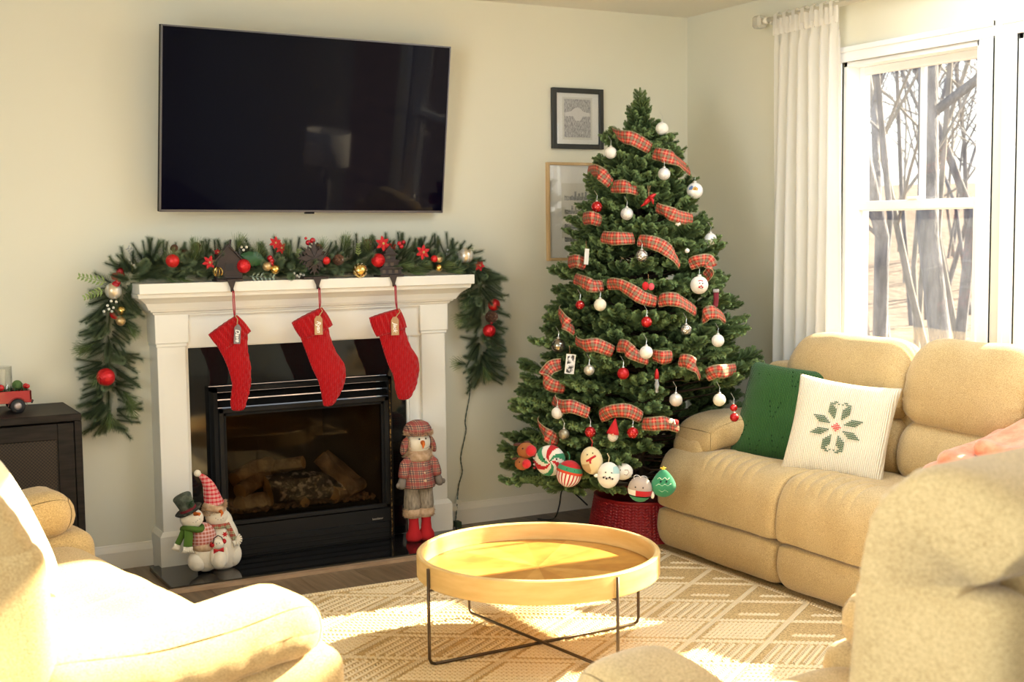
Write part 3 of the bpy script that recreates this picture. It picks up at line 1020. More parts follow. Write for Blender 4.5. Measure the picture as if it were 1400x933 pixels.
# ------------------------------------------------------------------ rug
def build_rug():
    x0, x1, y0, y1 = .95, 3.415, 1.55, 4.885
    t = Thing('rug', 'woven jute rug with cream braided lattice under the coffee table', 'rug', ((x0 + x1) / 2, (y0 + y1) / 2, 0))
    m, nt, b = nodes_of('jute_weave')
    N = nt.nodes.new; L = nt.links.new
    tc = N('ShaderNodeTexCoord')
    w = N('ShaderNodeTexWave'); w.wave_type = 'BANDS'; w.bands_direction = 'Y'; w.inputs['Scale'].default_value = 34; w.inputs['Distortion'].default_value = 2.2; w.inputs['Detail'].default_value = 3; w.inputs['Detail Scale'].default_value = 3
    L(tc.outputs['Object'], w.inputs[0])
    n = N('ShaderNodeTexNoise'); n.inputs['Scale'].default_value = 160; L(tc.outputs['Object'], n.inputs[0])
    mu = N('ShaderNodeMath'); mu.operation = 'MULTIPLY_ADD'; mu.inputs[1].default_value = .35; L(w.outputs[1], mu.inputs[0]); L(n.outputs[0], mu.inputs[2])
    r = N('ShaderNodeValToRGB'); r.color_ramp.elements[0].position = .40; r.color_ramp.elements[0].color = (.34, .215, .085, 1)
    r.color_ramp.elements[1].position = .82; r.color_ramp.elements[1].color = (.78, .57, .28, 1)
    L(mu.outputs[0], r.inputs[0]); L(r.outputs[0], b.inputs['Base Color']); b.inputs['Roughness'].default_value = .95; b.inputs['Specular IOR Level'].default_value = .1
    bp = N('ShaderNodeBump'); bp.inputs['Strength'].default_value = .8; bp.inputs['Distance'].default_value = .006; L(mu.outputs[0], bp.inputs['Height']); L(bp.outputs[0], b.inputs['Normal'])
    t.part('base_weave', G().box(x0, x1, y0, y1, 0.0003, .0085), m)
    M_cord = mat('cream_braid', (.80, .66, .42), .95, spec=.1)
    # one braid bead, repeated along every cord
    segs = []
    a, bb = .222, .150
    xr = 3.335
    def clip(p, q):
        # clip the segment to the field
        (ax, ay), (qx, qy) = p, q
        t0, t1 = 0.0, 1.0
        for o, d, lo, hi in ((ax, qx - ax, x0 + .07, xr), (ay, qy - ay, y0 + .07, y1 - .05)):
            if abs(d) < 1e-9:
                if o < lo or o > hi: return None
                continue
            u0, u1 = (lo - o) / d, (hi - o) / d
            if u0 > u1: u0, u1 = u1, u0
            t0, t1 = max(t0, u0), min(t1, u1)
        if t1 - t0 < .02: return None
        return (ax + (qx - ax) * t0, ay + (qy - ay) * t0), (ax + (qx - ax) * t1, ay + (qy - ay) * t1)
    nx = int((xr - x0) / a) + 3; ny = int((y1 - y0) / bb) + 3
    for i in range(-1, nx):
        for j in range(-1, ny):
            if (i + j) % 2: continue
            cx = xr - i * a; cy = y1 - .05 - j * bb
            # lattice lines of the diamond whose right corner is (cx + a, cy)
            segs.append(((cx, cy + bb), (cx + a, cy)))
            segs.append(((cx + a, cy), (cx, cy - bb)))
            if i <= 1:
                segs.append(((cx - a * .45, cy + bb * .1), (cx + a * .1, cy - bb * .45)))
                continue
            for k in (-.62, -.36, -.10, .16, .42, .68):
                up_ = (j // 2 + i) % 2 == 0
                sg = 1 if up_ else -1
                h_ = .86 - abs(k) * .0
                # stripe parallel to one pair of edges, offset along the other
                px_, py_ = cx + a * .5 * k, cy + sg * bb * .5 * k
                segs.append(((px_ - a * .40, py_ + sg * bb * .40), (px_ + a * .40, py_ - sg * bb * .40)))
    segs += [((xr, y0 + .06), (xr, y1 - .05)), ((x0 + .06, y1 - .045), (xr, y1 - .045)), ((x0 + .06, y0), (x0 + .06, y1))]
    Vs = []; Fs = []
    # bead: flattened 6-sided lump
    bv = np.array([(-1, 0, 0), (-.4, -1, 0), (.6, -1, 0), (1, 0, 0), (.4, 1, 0), (-.6, 1, 0), (-.45, -.35, 1), (.35, -.45, 1), (.45, .35, 1), (-.35, .45, 1)], float)
    bf = [(0, 1, 6, 6), (1, 2, 7, 6), (2, 3, 7, 7), (3, 8, 7, 7), (3, 4, 8, 8), (4, 5, 9, 8), (5, 0, 9, 9), (0, 6, 9, 9), (6, 7, 8, 9)]
    bf = [(0, 1, 6, 9), (1, 2, 7, 6), (2, 3, 8, 7), (3, 4, 8, 8), (4, 5, 9, 8), (5, 0, 9, 9), (6, 7, 8, 9)]
    bf = np.array([f for f in bf if len(set(f)) == 4])
    cnt = 0
    for s in segs:
        c = clip(*s)
        if c is None: continue
        p = np.array(c[0]); q = np.array(c[1]); d = q - p; Ln = np.linalg.norm(d); d /= Ln; nrm = np.array([-d[1], d[0]])
        for row in (-1, 1):
            k = max(2, int(Ln / .0155))
            for i in range(k):
                o = p + d * (Ln * (i + .5 + .25 * row) / k) + nrm * row * .0058
                aa = math.atan2(d[1], d[0]) + row * .5
                ca, sa = math.cos(aa), math.sin(aa)
                V = bv * np.array([.0098, .0056, .0048])
                V = np.stack([V[:, 0] * ca - V[:, 1] * sa + o[0], V[:, 0] * sa + V[:, 1] * ca + o[1], V[:, 2] + .0084], 1)
                Vs.append(V); Fs.append(bf + cnt); cnt += len(bv)
    # edge rows of beads
    V = np.vstack(Vs) - t.loc; F = np.vstack(Fs)
    o = fast_mesh('braided_cord', V, F, M_cord, t.o); stuff(o)
    # fringe-like looped edge on the far side and near the sofa
    g = []
    Vs = []; Fs = []; cnt = 0
    for k in range(int((x1 - x0) / .013)):
        for rw in (0, 1):
            o = np.array([x0 + .0065 + k * .013, y1 - .006 - rw * .014]); aa = .9 if rw else -.9
            ca, sa = math.cos(aa), math.sin(aa)
            V = bv * np.array([.010, .0058, .006]); V = np.stack([V[:, 0] * ca - V[:, 1] * sa + o[0], V[:, 0] * sa + V[:, 1] * ca + o[1], V[:, 2] + .008], 1)
            Vs.append(V); Fs.append(bf + cnt); cnt += len(bv)
    o = fast_mesh('edge_binding', np.vstack(Vs) - t.loc, np.vstack(Fs), M_cord, t.o); stuff(o)


# ------------------------------------------------------------------ curtain and rod
def build_curtain():
    m = bpy.data.materials.new('sheer_curtain'); m.use_nodes = True
    nt = m.node_tree; nt.nodes.clear(); N = nt.nodes.new; L = nt.links.new
    o = N('ShaderNodeOutputMaterial'); mx = N('ShaderNodeMixShader'); d = N('ShaderNodeBsdfDiffuse'); tr = N('ShaderNodeBsdfTranslucent')
    d.inputs[0].default_value = (.93, .92, .88, 1); tr.inputs[0].default_value = (.95, .94, .90, 1); mx.inputs[0].default_value = .5
    L(d.outputs[0], mx.inputs[1]); L(tr.outputs[0], mx.inputs[2]); L(mx.outputs[0], o.inputs[0])
    rx, rz = 4.115, 2.44
    t = Thing('curtain', 'white sheer curtain panel gathered at the left of the window', 'curtain', (rx, 4.72, 0))
    ya, yb = 4.935, 4.49
    P = []
    for i in range(61):
        z = .02 + (2.415 - .02) * i / 60
        s = (z / 2.415)
        row = []
        for j in range(121):
            u = j / 120
            amp = .018 + .012 * (1 - s)
            spread = 1 + .10 * (1 - s) if u < .5 else 1 + .03 * (1 - s)
            y = (ya + yb) / 2 + (ya - yb) * (.5 - u) * spread
            x = rx + amp * math.sin(u * 2 * pi * 6.5 + .5 * math.sin(3 * s + u * 4)) + .006 * math.sin(u * 31 + s * 5)
            if s > .955: x = rx + (x - rx) * .45
            row.append((x, y, z))
        P.append(row)
    t.part('panel', G().grid(P), m, True)
    P = []
    for i in range(3):
        z = 2.36 + .075 * i / 2
        P.append([(rx + .012 * math.sin(j / 60 * 2 * pi * 13) - .012, ya + (yb - ya) * j / 60, z) for j in range(61)])
    t.part('heading', G().grid(P), m, True)
    for i in range(7):
        y = ya + (yb - ya) * (i + .4) / 7
        pts = [(rx - .020, y, 2.39), (rx - .020, y, 2.455), (rx, y, 2.468), (rx + .020, y, 2.455), (rx + .018, y, 2.39)]
        P = [[(p[0], p[1] - .012, p[2]), (p[0], p[1] + .012, p[2])] for p in pts]
        t.part('back_tab', G().grid(P), m, True)
    M_rod = mat('ivory_rod', (.80, .77, .66), .35)
    r = Thing('curtain_rod', 'ivory curtain rod with faceted glass finial above the window', 'curtain rod', (rx, 3.8, 2.40))
    r.part('rod', G().tube([(rx, 5.00, rz), (rx, 2.3, rz)], .0115, 14), M_rod, True)
    r.part('collar', G().tube([(rx, 5.015, rz), (rx, 4.985, rz)], .016, 14), M_rod, True)
    fin = G()
    c = (rx, 5.048, rz); a = .030; b = .018
    V = [(c[0] + sx * a, c[1] + sy * a, c[2] + sz * a) for sx in (-1, 1) for sy in (-1, 1) for sz in (-1, 1)]
    fin.add(V, [(0, 1, 3, 2), (4, 6, 7, 5), (0, 4, 5, 1), (2, 3, 7, 6), (0, 2, 6, 4), (1, 5, 7, 3)])
    f = r.part('finial', fin, mat('cut_glass', (.82, .82, .74), .08, trans=.55))
    bevel(f, .012, 1)
    for y in (4.96, 2.4):
        r.part('bracket', G().box(rx - .006, RW, y - .006, y + .006, rz - .022, rz - .010).box(RW - .006, RW, y - .015, y + .015, rz - .05, rz + .03), M_rod)



# ------------------------------------------------------------------ soft seating
def rbox(x0, x1, y0, y1, z0, z1, r, n=14, deform=None, wr=.003, wf=25, seed=0, bulge=0):
    """softly rounded box"""
    lo = np.array([x0, y0, z0], float); hi = np.array([x1, y1, z1], float)
    r = min(r, (hi - lo).min() / 2 * .999)
    c = (lo + hi) / 2; h = (hi - lo) / 2
    g = G()
    def ax_samples(hh):
        e = r / hh if hh > r else 1
        t = [-1 + e * (1 - math.cos(pi / 2 * k / 4)) for k in range(4)]
        mid = list(np.linspace(-1 + e, 1 - e, n)) if e < .999 else [0]
        return np.array(t + mid + [-a for a in t[::-1]])
    for ax in range(3):
        b, cc = (ax + 1) % 3, (ax + 2) % 3
        for s in (-1, 1):
            A, B = np.meshgrid(ax_samples(h[b]), ax_samples(h[cc]), indexing='ij')
            P = np.zeros(A.shape + (3,)); P[..., ax] = s; P[..., b] = A; P[..., cc] = B
            Q = P * h
            inner = np.clip(Q, -(h - r), h - r)
            d = Q - inner; nn = np.linalg.norm(d, axis=-1, keepdims=True); nn[nn == 0] = 1
            Q = inner + d / nn * r
            if bulge:
                k = (1 - (Q[..., b] / h[b]) ** 2) * (1 - (Q[..., cc] / h[cc]) ** 2)
                Q[..., ax] += s * bulge * np.clip(k, 0, 1)
            g.grid(Q + c)
    V = g.V()
    nr = (V - c) / (np.linalg.norm((V - c) / h, axis=1)[:, None] + 1e-9) / h
    nr /= np.linalg.norm(nr, axis=1)[:, None] + 1e-9
    V = V + nr * (fbm(V, seed, wf) * wr)[:, None]
    if deform is not None: V = deform(V)
    g.v = [V]
    return g


def weld(o, d=.0004):
    import bmesh
    bm = bmesh.new(); bm.from_mesh(o.data)
    bmesh.ops.remove_doubles(bm, verts=bm.verts, dist=d)
    bmesh.ops.recalc_face_normals(bm, faces=bm.faces)
    for f in bm.faces: f.smooth = True
    bm.to_mesh(o.data); bm.free(); o.data.update()
    return o


def build_sofa():
    t = Thing('sofa', 'beige chenille reclining sofa standing under the windows', 'sofa', (3.75, 3.6, 0))
    def P(name, g, sm=True): return weld(t.part(name, g, M_sofa, sm))
    ys = [(4.795, 3.985), (3.975, 3.285), (3.275, 2.40)]
    seat = [(3.90, .36), (3.90, .44), (3.72, .455), (3.56, .478), (3.46, .478), (3.385, .455), (3.338, .39), (3.320, .31), (3.319, .24), (3.333, .212), (3.42, .208), (3.6, .26), (3.75, .30)]
    low = [(3.45, .206), (3.345, .204), (3.324, .18), (3.318, .11), (3.34, .045), (3.39, .020), (3.55, .016), (3.60, .12), (3.52, .20)]
    for i, (a, b) in enumerate(ys):
        def dfm(V, a=a):
            V = V.copy()
            yk0 = a - (.26 if a > 4.5 else 0.02)
            for k in range(6):
                yy = yk0 - .055 - k * .062
                lean = (V[:, 0] - 3.40) * .35
                win = np.clip((V[:, 0] - 3.33) / .05, 0, 1) * np.clip((3.66 - k * .012 - V[:, 0]) / .09, 0, 1) * (V[:, 2] > .36)
                V[:, 2] -= .0065 * np.exp(-((V[:, 1] - yy - lean * .6) / .0075) ** 2) * win
                V[:, 2] += .0035 * np.exp(-((V[:, 1] - yy - .03 - lean * .6) / .018) ** 2) * win
            # dip where one sits
            V[:, 2] -= .012 * np.exp(-((V[:, 1] - (a - .42)) / .2) ** 2) * (V[:, 2] > .40) * np.clip((V[:, 0] - 3.5) / .1, 0, 1)
            return V
        P('seat', cushion(seat, b, a, rnd=.05, n=84, wn=120, deform=dfm, wr=.004, wf=16, seed=i + 1, bulge=.0))
        P('footrest_panel', cushion(low, b, a, rnd=.06, n=60, wn=30, wr=.003, wf=14, seed=i + 11))
    cs = [(4.575, 3.868), (3.860, 3.262), (3.254, 2.60)]
    up = [(3.915, .640), (3.868, .69), (3.862, .78), (3.885, .88), (3.93, .955), (3.99, .985), (4.045, .965), (4.072, .88), (4.072, .75), (4.03, .65), (3.97, .625)]
    lb = [(3.885, .42), (3.838, .475), (3.832, .55), (3.86, .625), (3.92, .665), (4.0, .65), (4.04, .55), (4.03, .44), (3.96, .40)]
    for i, (a, b) in enumerate(cs):
        tall = -.004 if i == 0 else .012
        def dfm(V, tall=tall, a=a, b=b):
            V = V.copy(); u = (V[:, 1] - b) / (a - b)
            V[:, 2] += tall * np.clip((V[:, 2] - .7) / .25, 0, 1)
            V[:, 2] -= .035 * (np.abs(u - .5) * 2) ** 5 * np.clip((V[:, 2] - .75) / .2, 0, 1)
            V[:, 2] += .03 * (np.abs(u - .5) * 2) ** 3 * np.clip((.72 - V[:, 2]) / .1, 0, 1)
            return V
        P('head_cushion', cushion(up, b, a, rnd=.085, n=88, wn=60, deform=dfm, wr=.006, wf=17, seed=20 + i, bulge=.02, pleat=.0035))
        P('back_cushion', cushion(lb, b - (.0), a, rnd=.07, n=72, wn=50, wr=.005, wf=15, seed=30 + i, pleat=.002, bulge=.02))
    # arms
    for k, (a, b) in enumerate(((4.545, 4.80), (2.36, 2.60))):
        P('arm', rbox(3.405, 4.05, a + .03, b, .19, .53, .05, seed=40 + k))
        def dfa(V):
            V = V.copy(); f = np.clip((3.62 - V[:, 0]) / .2, 0, 1)
            V[:, 2] -= .055 * f ** 2
            V[:, 2] -= .05 * np.clip((V[:, 0] - 3.80) / .3, 0, 1)
            return V
        P('arm_pad', rbox(3.425, 4.06, a - .02, b + .012, .49, .622, .062, deform=dfa, wr=.004, seed=42 + k, bulge=.006))
    P('back_shell', rbox(3.93, 4.085, 2.38, 4.79, .05, .83, .05, seed=50))
    t.part('base', G().box(3.42, 4.05, 2.42, 4.76, .0145, .10), M_black)
    return t


def recliner(name, label, cat, loc, rz, nseats, sw, group=None, tag_=0, arms=.24, mat_=None, inset=.0, rnd=.09, lift=.0, saddle=1.0):
    """local frame: +x is the way it faces, y=0 the right-hand outer side, front at x=0"""
    r = thing(name, label, cat, loc, rz, group)
    def P(nm, g, m=None): return weld(mk(nm, g, m or M_sofa, r, True))
    W = 2 * arms + nseats * sw
    seat = [(-.70, .34), (-.70, .42), (-.5, .44), (-.28, .455), (-.14, .475), (-.05, .465), (.015, .41), (.04, .32), (.02, .235), (-.03, .21), (-.2, .22), (-.5, .28)]
    low = [(-.04, .225), (.01, .21), (.04, .17), (.045, .11), (.02, .045), (-.03, .022), (-.3, .02), (-.3, .15), (-.15, .2)]
    up = [(-.70, .66), (-.655, .71), (-.65, .80), (-.68, .90), (-.735, .975), (-.80, 1.005), (-.90, .99), (-.972, .94), (-.925, .872), (-.85, .825), (-.77, .70)]
    lb = [(-.655, .42), (-.585, .47), (-.575, .55), (-.62, .64), (-.69, .69), (-.77, .68), (-.80, .58), (-.78, .45), (-.72, .40)]
    for i in range(nseats):
        y0 = arms + i * sw; y1 = y0 + sw
        P('seat', cushion(seat, y0 - .02, y1 + .02, rnd=.06, n=72, wn=40, wr=.006, wf=14, seed=60 + i + tag_, pleat=.002))
        P('footrest_panel', cushion(low, y0, y1, rnd=.06, n=48, wn=20, wr=.003, seed=64 + i + tag_))
        e0 = inset if i == 0 else y0; e1 = W - inset if i == nseats - 1 else y1
        P('head_cushion', cushion([(x, z + lift * (z > .8)) for x, z in up], e0, e1, rnd=rnd, n=88, wn=50, wr=.007, wf=16, seed=70 + i + tag_, bulge=.02, pleat=.004))
        P('back_cushion', cushion(lb, e0 + .02, e1 - .02, rnd=.075, n=72, wn=40, wr=.006, wf=15, seed=74 + i + tag_, bulge=.03, pleat=.003))
    for k, (a, b) in enumerate(((0, arms - .03), (W - arms + .03, W))):
        P('arm', rbox(-.70, .035, a, b, .02, .50, .055, seed=80 + k + tag_, wr=.004, wf=12))
        def dfa(V):
            V = V.copy(); u = -V[:, 0] / .8
            V[:, 2] += .022 * np.exp(-((u - .12) / .14) ** 2) - saddle * .035 * np.exp(-((u - .50) / .16) ** 2) + saddle * .05 * np.clip((u - .58) / .25, 0, 1)
            wob = np.sin(V[:, 0] * 75) * .0022 * (V[:, 2] < .56)
            V[:, 1] += wob
            return V
        P('arm_pad', rbox(-.70, -.03, a - .018, b + .02, .47, .615, .068, n=22, deform=dfa, wr=.005, wf=16, seed=84 + k + tag_, bulge=.008))
    def lean(V):
        V = V.copy(); V[:, 0] -= .05 * np.clip((V[:, 2] - .2) / .7, 0, 1); return V
    P('back_shell', rbox(-.865, -.70, inset + .09, W - inset - .09, .06, .885 + lift, .045, deform=lean, seed=90 + tag_, wr=.004, wf=10))
    for yy in (inset + .045, W - inset - .045):
        P('back_wing', rbox(-.885, -.60, yy - .055, yy + .055, .06, .86 + lift * .8, .05, deform=lean, seed=94 + tag_, wr=.004, wf=14))
    mk('base', G().box(-.75, -.06, .03, W - .03, .0145, .07), M_black, r)
    return r


def build_chairs():
    recliner('loveseat', 'sunlit cream reclining loveseat at the left edge beside the cabinet', 'loveseat', (1.03, 2.75, 0), math.radians(10), 2, .64, tag_=0, inset=.0, saddle=.25)
    recliner('recliner_chair', 'beige recliner armchair in the right foreground seen from behind', 'armchair', (2.22, 2.25, 0), math.radians(97), 1, .50, tag_=7, inset=.065, rnd=.05, lift=.095)


def knit_pillow(name, label, centre, size, thick, yaw, tilt, roll, m, art=None):
    """square pillow; local x right, z up, facing -y"""
    n = 44
    g = G()
    P = {}
    for s in (-1, 1):
        rows = []
        for i in range(n + 1):
            row = []
            for j in range(n + 1):
                u = -1 + 2 * i / n; v = -1 + 2 * j / n
                k = (1 - u ** 4) * (1 - v ** 4)
                pin = 1 - .07 * (1 - u * u) * abs(v) ** 3
                pin2 = 1 - .07 * (1 - v * v) * abs(u) ** 3
                x = u * size / 2 * pin2; z = v * size / 2 * pin
                y = s * thick / 2 * max(k, 0) ** .42
                row.append((x, y, z))
            rows.append(row)
        g.grid(rows)
    V = g.V()
    V[:, 1] += fbm(V, hash(name) % 50, 18) * .004
    g.v = [V]
    r = thing(name, label, 'pillow', centre)
    r.rotation_euler = Euler((tilt, roll, yaw), 'XYZ')
    weld(mk('cover', g, m, r, True))
    if art is not None: art(r, thick)
    return r


def knit_mat(name, c1, c2, xs=70, lace=False):
    m, nt, b = nodes_of(name)
    N = nt.nodes.new; L = nt.links.new
    tc = N('ShaderNodeTexCoord')
    w = N('ShaderNodeTexWave'); w.bands_direction = 'X'; w.inputs['Scale'].default_value = xs; w.inputs['Distortion'].default_value = .6; w.inputs['Detail Scale'].default_value = 3
    L(tc.outputs['Object'], w.inputs[0])
    w2 = N('ShaderNodeTexWave'); w2.bands_direction = 'Z'; w2.inputs['Scale'].default_value = xs * 1.2; w2.inputs['Distortion'].default_value = 1
    L(tc.outputs['Object'], w2.inputs[0])
    mu = N('ShaderNodeMath'); mu.operation = 'MULTIPLY_ADD'; mu.inputs[1].default_value = .3; L(w2.outputs[1], mu.inputs[0]); L(w.outputs[1], mu.inputs[2])
    r = N('ShaderNodeValToRGB'); r.color_ramp.elements[0].position = .15; r.color_ramp.elements[0].color = (*c1, 1); r.color_ramp.elements[1].position = .8; r.color_ramp.elements[1].color = (*c2, 1)
    L(mu.outputs[0], r.inputs[0]); L(r.outputs[0], b.inputs['Base Color'])
    bp = N('ShaderNodeBump'); bp.inputs['Strength'].default_value = .7; bp.inputs['Distance'].default_value = .004; L(mu.outputs[0], bp.inputs['Height']); L(bp.outputs[0], b.inputs['Normal'])
    b.inputs['Roughness'].default_value = .95; b.inputs['Sheen Weight'].default_value = .2; b.inputs['Specular IOR Level'].default_value = .1
    return m


def build_pillows():
    M_g = knit_mat('green_knit', (.010, .042, .008), (.035, .125, .024), 42)
    M_w = knit_mat('cream_knit', (.66, .58, .41), (.88, .82, .65), 42)
    def front_y(x, z, size, thick):
        u, v = 2 * x / size, 2 * z / size
        return -thick / 2 * max((1 - u ** 4) * (1 - v ** 4), 0) ** .42
    def lace(r, th):
        # rows of lace leaf holes: little raised diamond leaves
        g = G()
        for (cx, cz) in ((-.13, .12), (-.045, .0), (.02, .15), (-.17, -.10), (.0, -.15), (.1, -.02), (-.1, -.18)):
            for k in range(4):
                for s in (-1, 1):
                    x, z = cx + s * (.006 + k * .006), cz - .035 + k * .022 + .0
                    y = front_y(x, z, .46, th) - .0015
                    g.add([(x - .004, y, z), (x, y - .001, z - .004), (x + .004, y, z), (x + s * .003, y - .001, z + .007)], [(0, 1, 2, 3)])
        o = mk('lace_pattern', g, mat('lace_shadow_green', (.003, .03, .005), 1), r); stuff(o)
    knit_pillow('green_pillow', 'dark green knitted pillow leaning in the corner of the sofa', (3.775, 4.42, .625), .46, .15,
                math.radians(-62), math.radians(-24), math.radians(5), M_g, lace)
    # white pillow with a knitted poinsettia in stitches
    def flower(r, th):
        st = .0080
        green = []; red = []
        def leaf(a, L, wmax):
            out = []
            for i in range(-26, 27):
                for j in range(-26, 27):
                    x, z = i * st, j * st * .9
                    dx = x * math.cos(a) + z * math.sin(a); dz = -x * math.sin(a) + z * math.cos(a)
                    if .030 < dx < L:
                        s_ = (dx - .030) / (L - .030)
                        w_ = wmax * (min(1, s_ * 2.4) * (1 - s_) ** .75) * 1.25
                        if abs(dz) < w_: out.append((i, j))
            return out
        cells = set()
        for a in (22, 67, 113, 158, 202, 247, 293, 338):
            cells |= set(leaf(math.radians(a), .112, .019))
        for s in (-1, 1):
            for v in (-1, 1):
                cells |= {(s * 1, v * 13), (s * 2, v * 14), (s * 3, v * 14), (s * 3, v * 13), (s * 4, v * 13)}
        rd = {(i, j) for i in range(-2, 3) for j in range(-2, 3) if abs(i) + abs(j) <= 3 and (i + j) % 2 == 0} | {(0, 1), (0, -1), (1, 0), (-1, 0)}
        for nm, cs_, m in (('leaf_stitches', cells, mat('stitch_green', (.018, .085, .032), .95)), ('centre_stitches', rd, mat('stitch_red', (.62, .02, .03), .9))):
            g = G()
            for i, j in cs_:
                x, z = i * st, j * st * .9
                V = []
                for (ox, oz) in ((-.5, .5), (0, 0), (.5, .5), (.5, -.1), (0, -.6), (-.5, -.1)):
                    xx, zz = x + ox * st * .98, z + oz * st * .9
                    V.append((xx, front_y(xx, zz, .42, th) - .006, zz))
                g.add(V, [(0, 5, 4, 1), (1, 4, 3, 2)])
            o = mk(nm, g, m, r); stuff(o)
    knit_pillow('white_pillow', 'cream knitted pillow with a green poinsettia in front of the green one', (3.655, 3.965, .628), .42, .13,
                math.radians(-58), math.radians(-20), math.radians(6), M_w, flower)
    knit_pillow('cream_pillow', 'sun-bleached cream pillow leaning on the left loveseat back', (.40, 3.62, .70), .42, .15,
                math.radians(100), math.radians(-22), math.radians(8), mat('cream_cotton', (.80, .74, .58), .9, bump=.2, bscale=60), None)
    knit_pillow('green_pillow', 'green pillow of which only a tip shows behind the cream pillow', (.31, 3.80, .745), .42, .13,
                math.radians(104), math.radians(-16), math.radians(12), M_g, None)
    # folded coral throw
    m = mat('coral_fleece', (.74, .20, .09), .95, col2=(.86, .33, .18), scale=26, bump=.5, bscale=160, bdist=.003, sheen=.5)
    root = thing('throw_blanket', 'coral pink fleece throw heaped on the right part of the sofa', 'blanket', (3.72, 3.14, .50))
    for k, (z0, h, x0, x1, ya, yb, sd) in enumerate(((-.02, .11, -.20, .17, -.26, .30, 1), (.055, .085, -.17, .16, -.26, .23, 2), (.115, .07, -.10, .17, -.28, .13, 3))):
        def dfb(V, h=h, z0=z0, sd=sd):
            V = V.copy()
            V[:, 2] += fbm(V, sd, 14) * .012 + .10 * np.clip((V[:, 0] + .05) / .25, 0, 1) ** 1.2 * (V[:, 2] - z0 > .0)
            V[:, 1] += fbm(V, sd + 9, 9) * .012
            return V
        P = rbox(x0, x1, ya, yb, z0, z0 + h, h / 2, n=26, deform=dfb, wr=.006, wf=22, seed=sd)
        weld(mk('fold', P, m, root, True))


# table lamp beyond the right edge of the picture (it is mirrored in the television)
def build_lamp():
    t = Thing('table_lamp', 'white drum shade table lamp mirrored in the television screen', 'lamp', (3.88, 2.0, .58))
    t.part('base', G().lathe([(.0, 0), (.07, 0), (.07, .015), (.03, .03), (.045, .12), (.05, .2), (.035, .34), (.012, .38), (.010, .46)], 28, tuple(t.loc), cap=False), mat('lamp_ceramic', (.5, .5, .48), .3), True)
    t.part('shade', G().lathe([(.17, .43), (.165, .68), (.162, .68), (.167, .43)], 40, tuple(t.loc), cap=False), mat('linen_shade', (.85, .82, .76), .9), True)
    s = Thing('side_table', 'small dark side table under the lamp past the sofa end', 'side table', (3.88, 2.0, 0))
    M = MATS['dark_cabinet_wood']
    bevel(s.part('tabletop', G().box(3.66, 4.10, 1.80, 2.22, .55, .58), M), .003, 1)
    for x in (3.68, 4.05):
        for y in (1.82, 2.17): s.part('leg', G().box(x, x + .03, y, y + .03, 0, .55), M)


# ------------------------------------------------------------------ christmas tree
TX, TY = 3.44, 5.08
TPROF = [(.24, .60), (.32, .66), (.45, .635), (.60, .60), (.80, .545), (.95, .49), (1.2, .405), (1.45, .32), (1.65, .245), (1.8, .175), (1.92, .09), (2.0, .04), (2.12, 0)]


def tree_r(z):
    for (z0, r0), (z1, r1) in zip(TPROF[:-1], TPROF[1:]):
        if z0 <= z <= z1: return r0 + (r1 - r0) * (z - z0) / (z1 - z0)
    return TPROF[0][1] if z < TPROF[0][0] else 0


def on_tree(px, py, out=0.0):
    """the place on the tree's outer surface seen at photograph point (px, py)"""
    d = ray(px, py); c = np.array([0, 0, CH])
    best = None; bd = 9
    for k in range(420):
        s = 4.2 + k * .005
        p = c + d * s / np.linalg.norm(d)
        r = math.hypot(p[0] - TX, p[1] - TY)
        e = r - tree_r(p[2]) - out
        if e <= 0: return p
        if e < bd: bd = e; best = p
    return best


def twig_template(nf=7, seed=0):
    """a sprig pointing along +z made of a few fat needled fingers; returns V, F, tip"""
    R = np.random.default_rng(seed)
    Vs = []; Fs = []; T = []; n = 0
    def finger(o, d, L, w):
        nonlocal n
        d = d / np.linalg.norm(d)
        a = np.cross(d, (.3, .5, .8)); a /= np.linalg.norm(a); b = np.cross(d, a)
        st = int(L / .0045)
        for i in range(st):
            t = i / (st - 1)
            for k in range(5):
                th = i * 2.4 + k * 2 * pi / 5 + R.uniform(-.2, .2)
                rad = a * math.cos(th) + b * math.sin(th)
                env = w * (.55 + .45 * math.sin(pi * min(1, t * 1.15)) ** .6) * (1 if t < .85 else 1 - (t - .85) * 1.8)
                s = o + d * L * t
                e = s + rad * env + d * env * (.95 if t < .9 else 1.0)
                q = np.cross(rad, d) * .0034
                V = [s - q * .8, s + q * .8, e + q * .55 - d * .001, e - q * .55 - d * .001]
                Vs.extend(V); Fs.append((n, n + 1, n + 2, n + 3)); n += 4
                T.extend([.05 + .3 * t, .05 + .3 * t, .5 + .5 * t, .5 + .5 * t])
    finger(np.zeros(3), np.array([0, 0, 1.0]), .13, .0195)
    for k in range(nf - 1):
        t = .012 + .085 * (k // 2) / max(1, (nf - 1) // 2)
        s = 1 if k % 2 else -1
        d = np.array([s * .78, R.uniform(-.22, .22), .85])
        finger(np.array([0, 0, t]), d, .075 - .018 * (k // 2) / 3 + R.uniform(-.006, .006), .0185)
    return np.array(Vs), np.array(Fs), np.array(T)


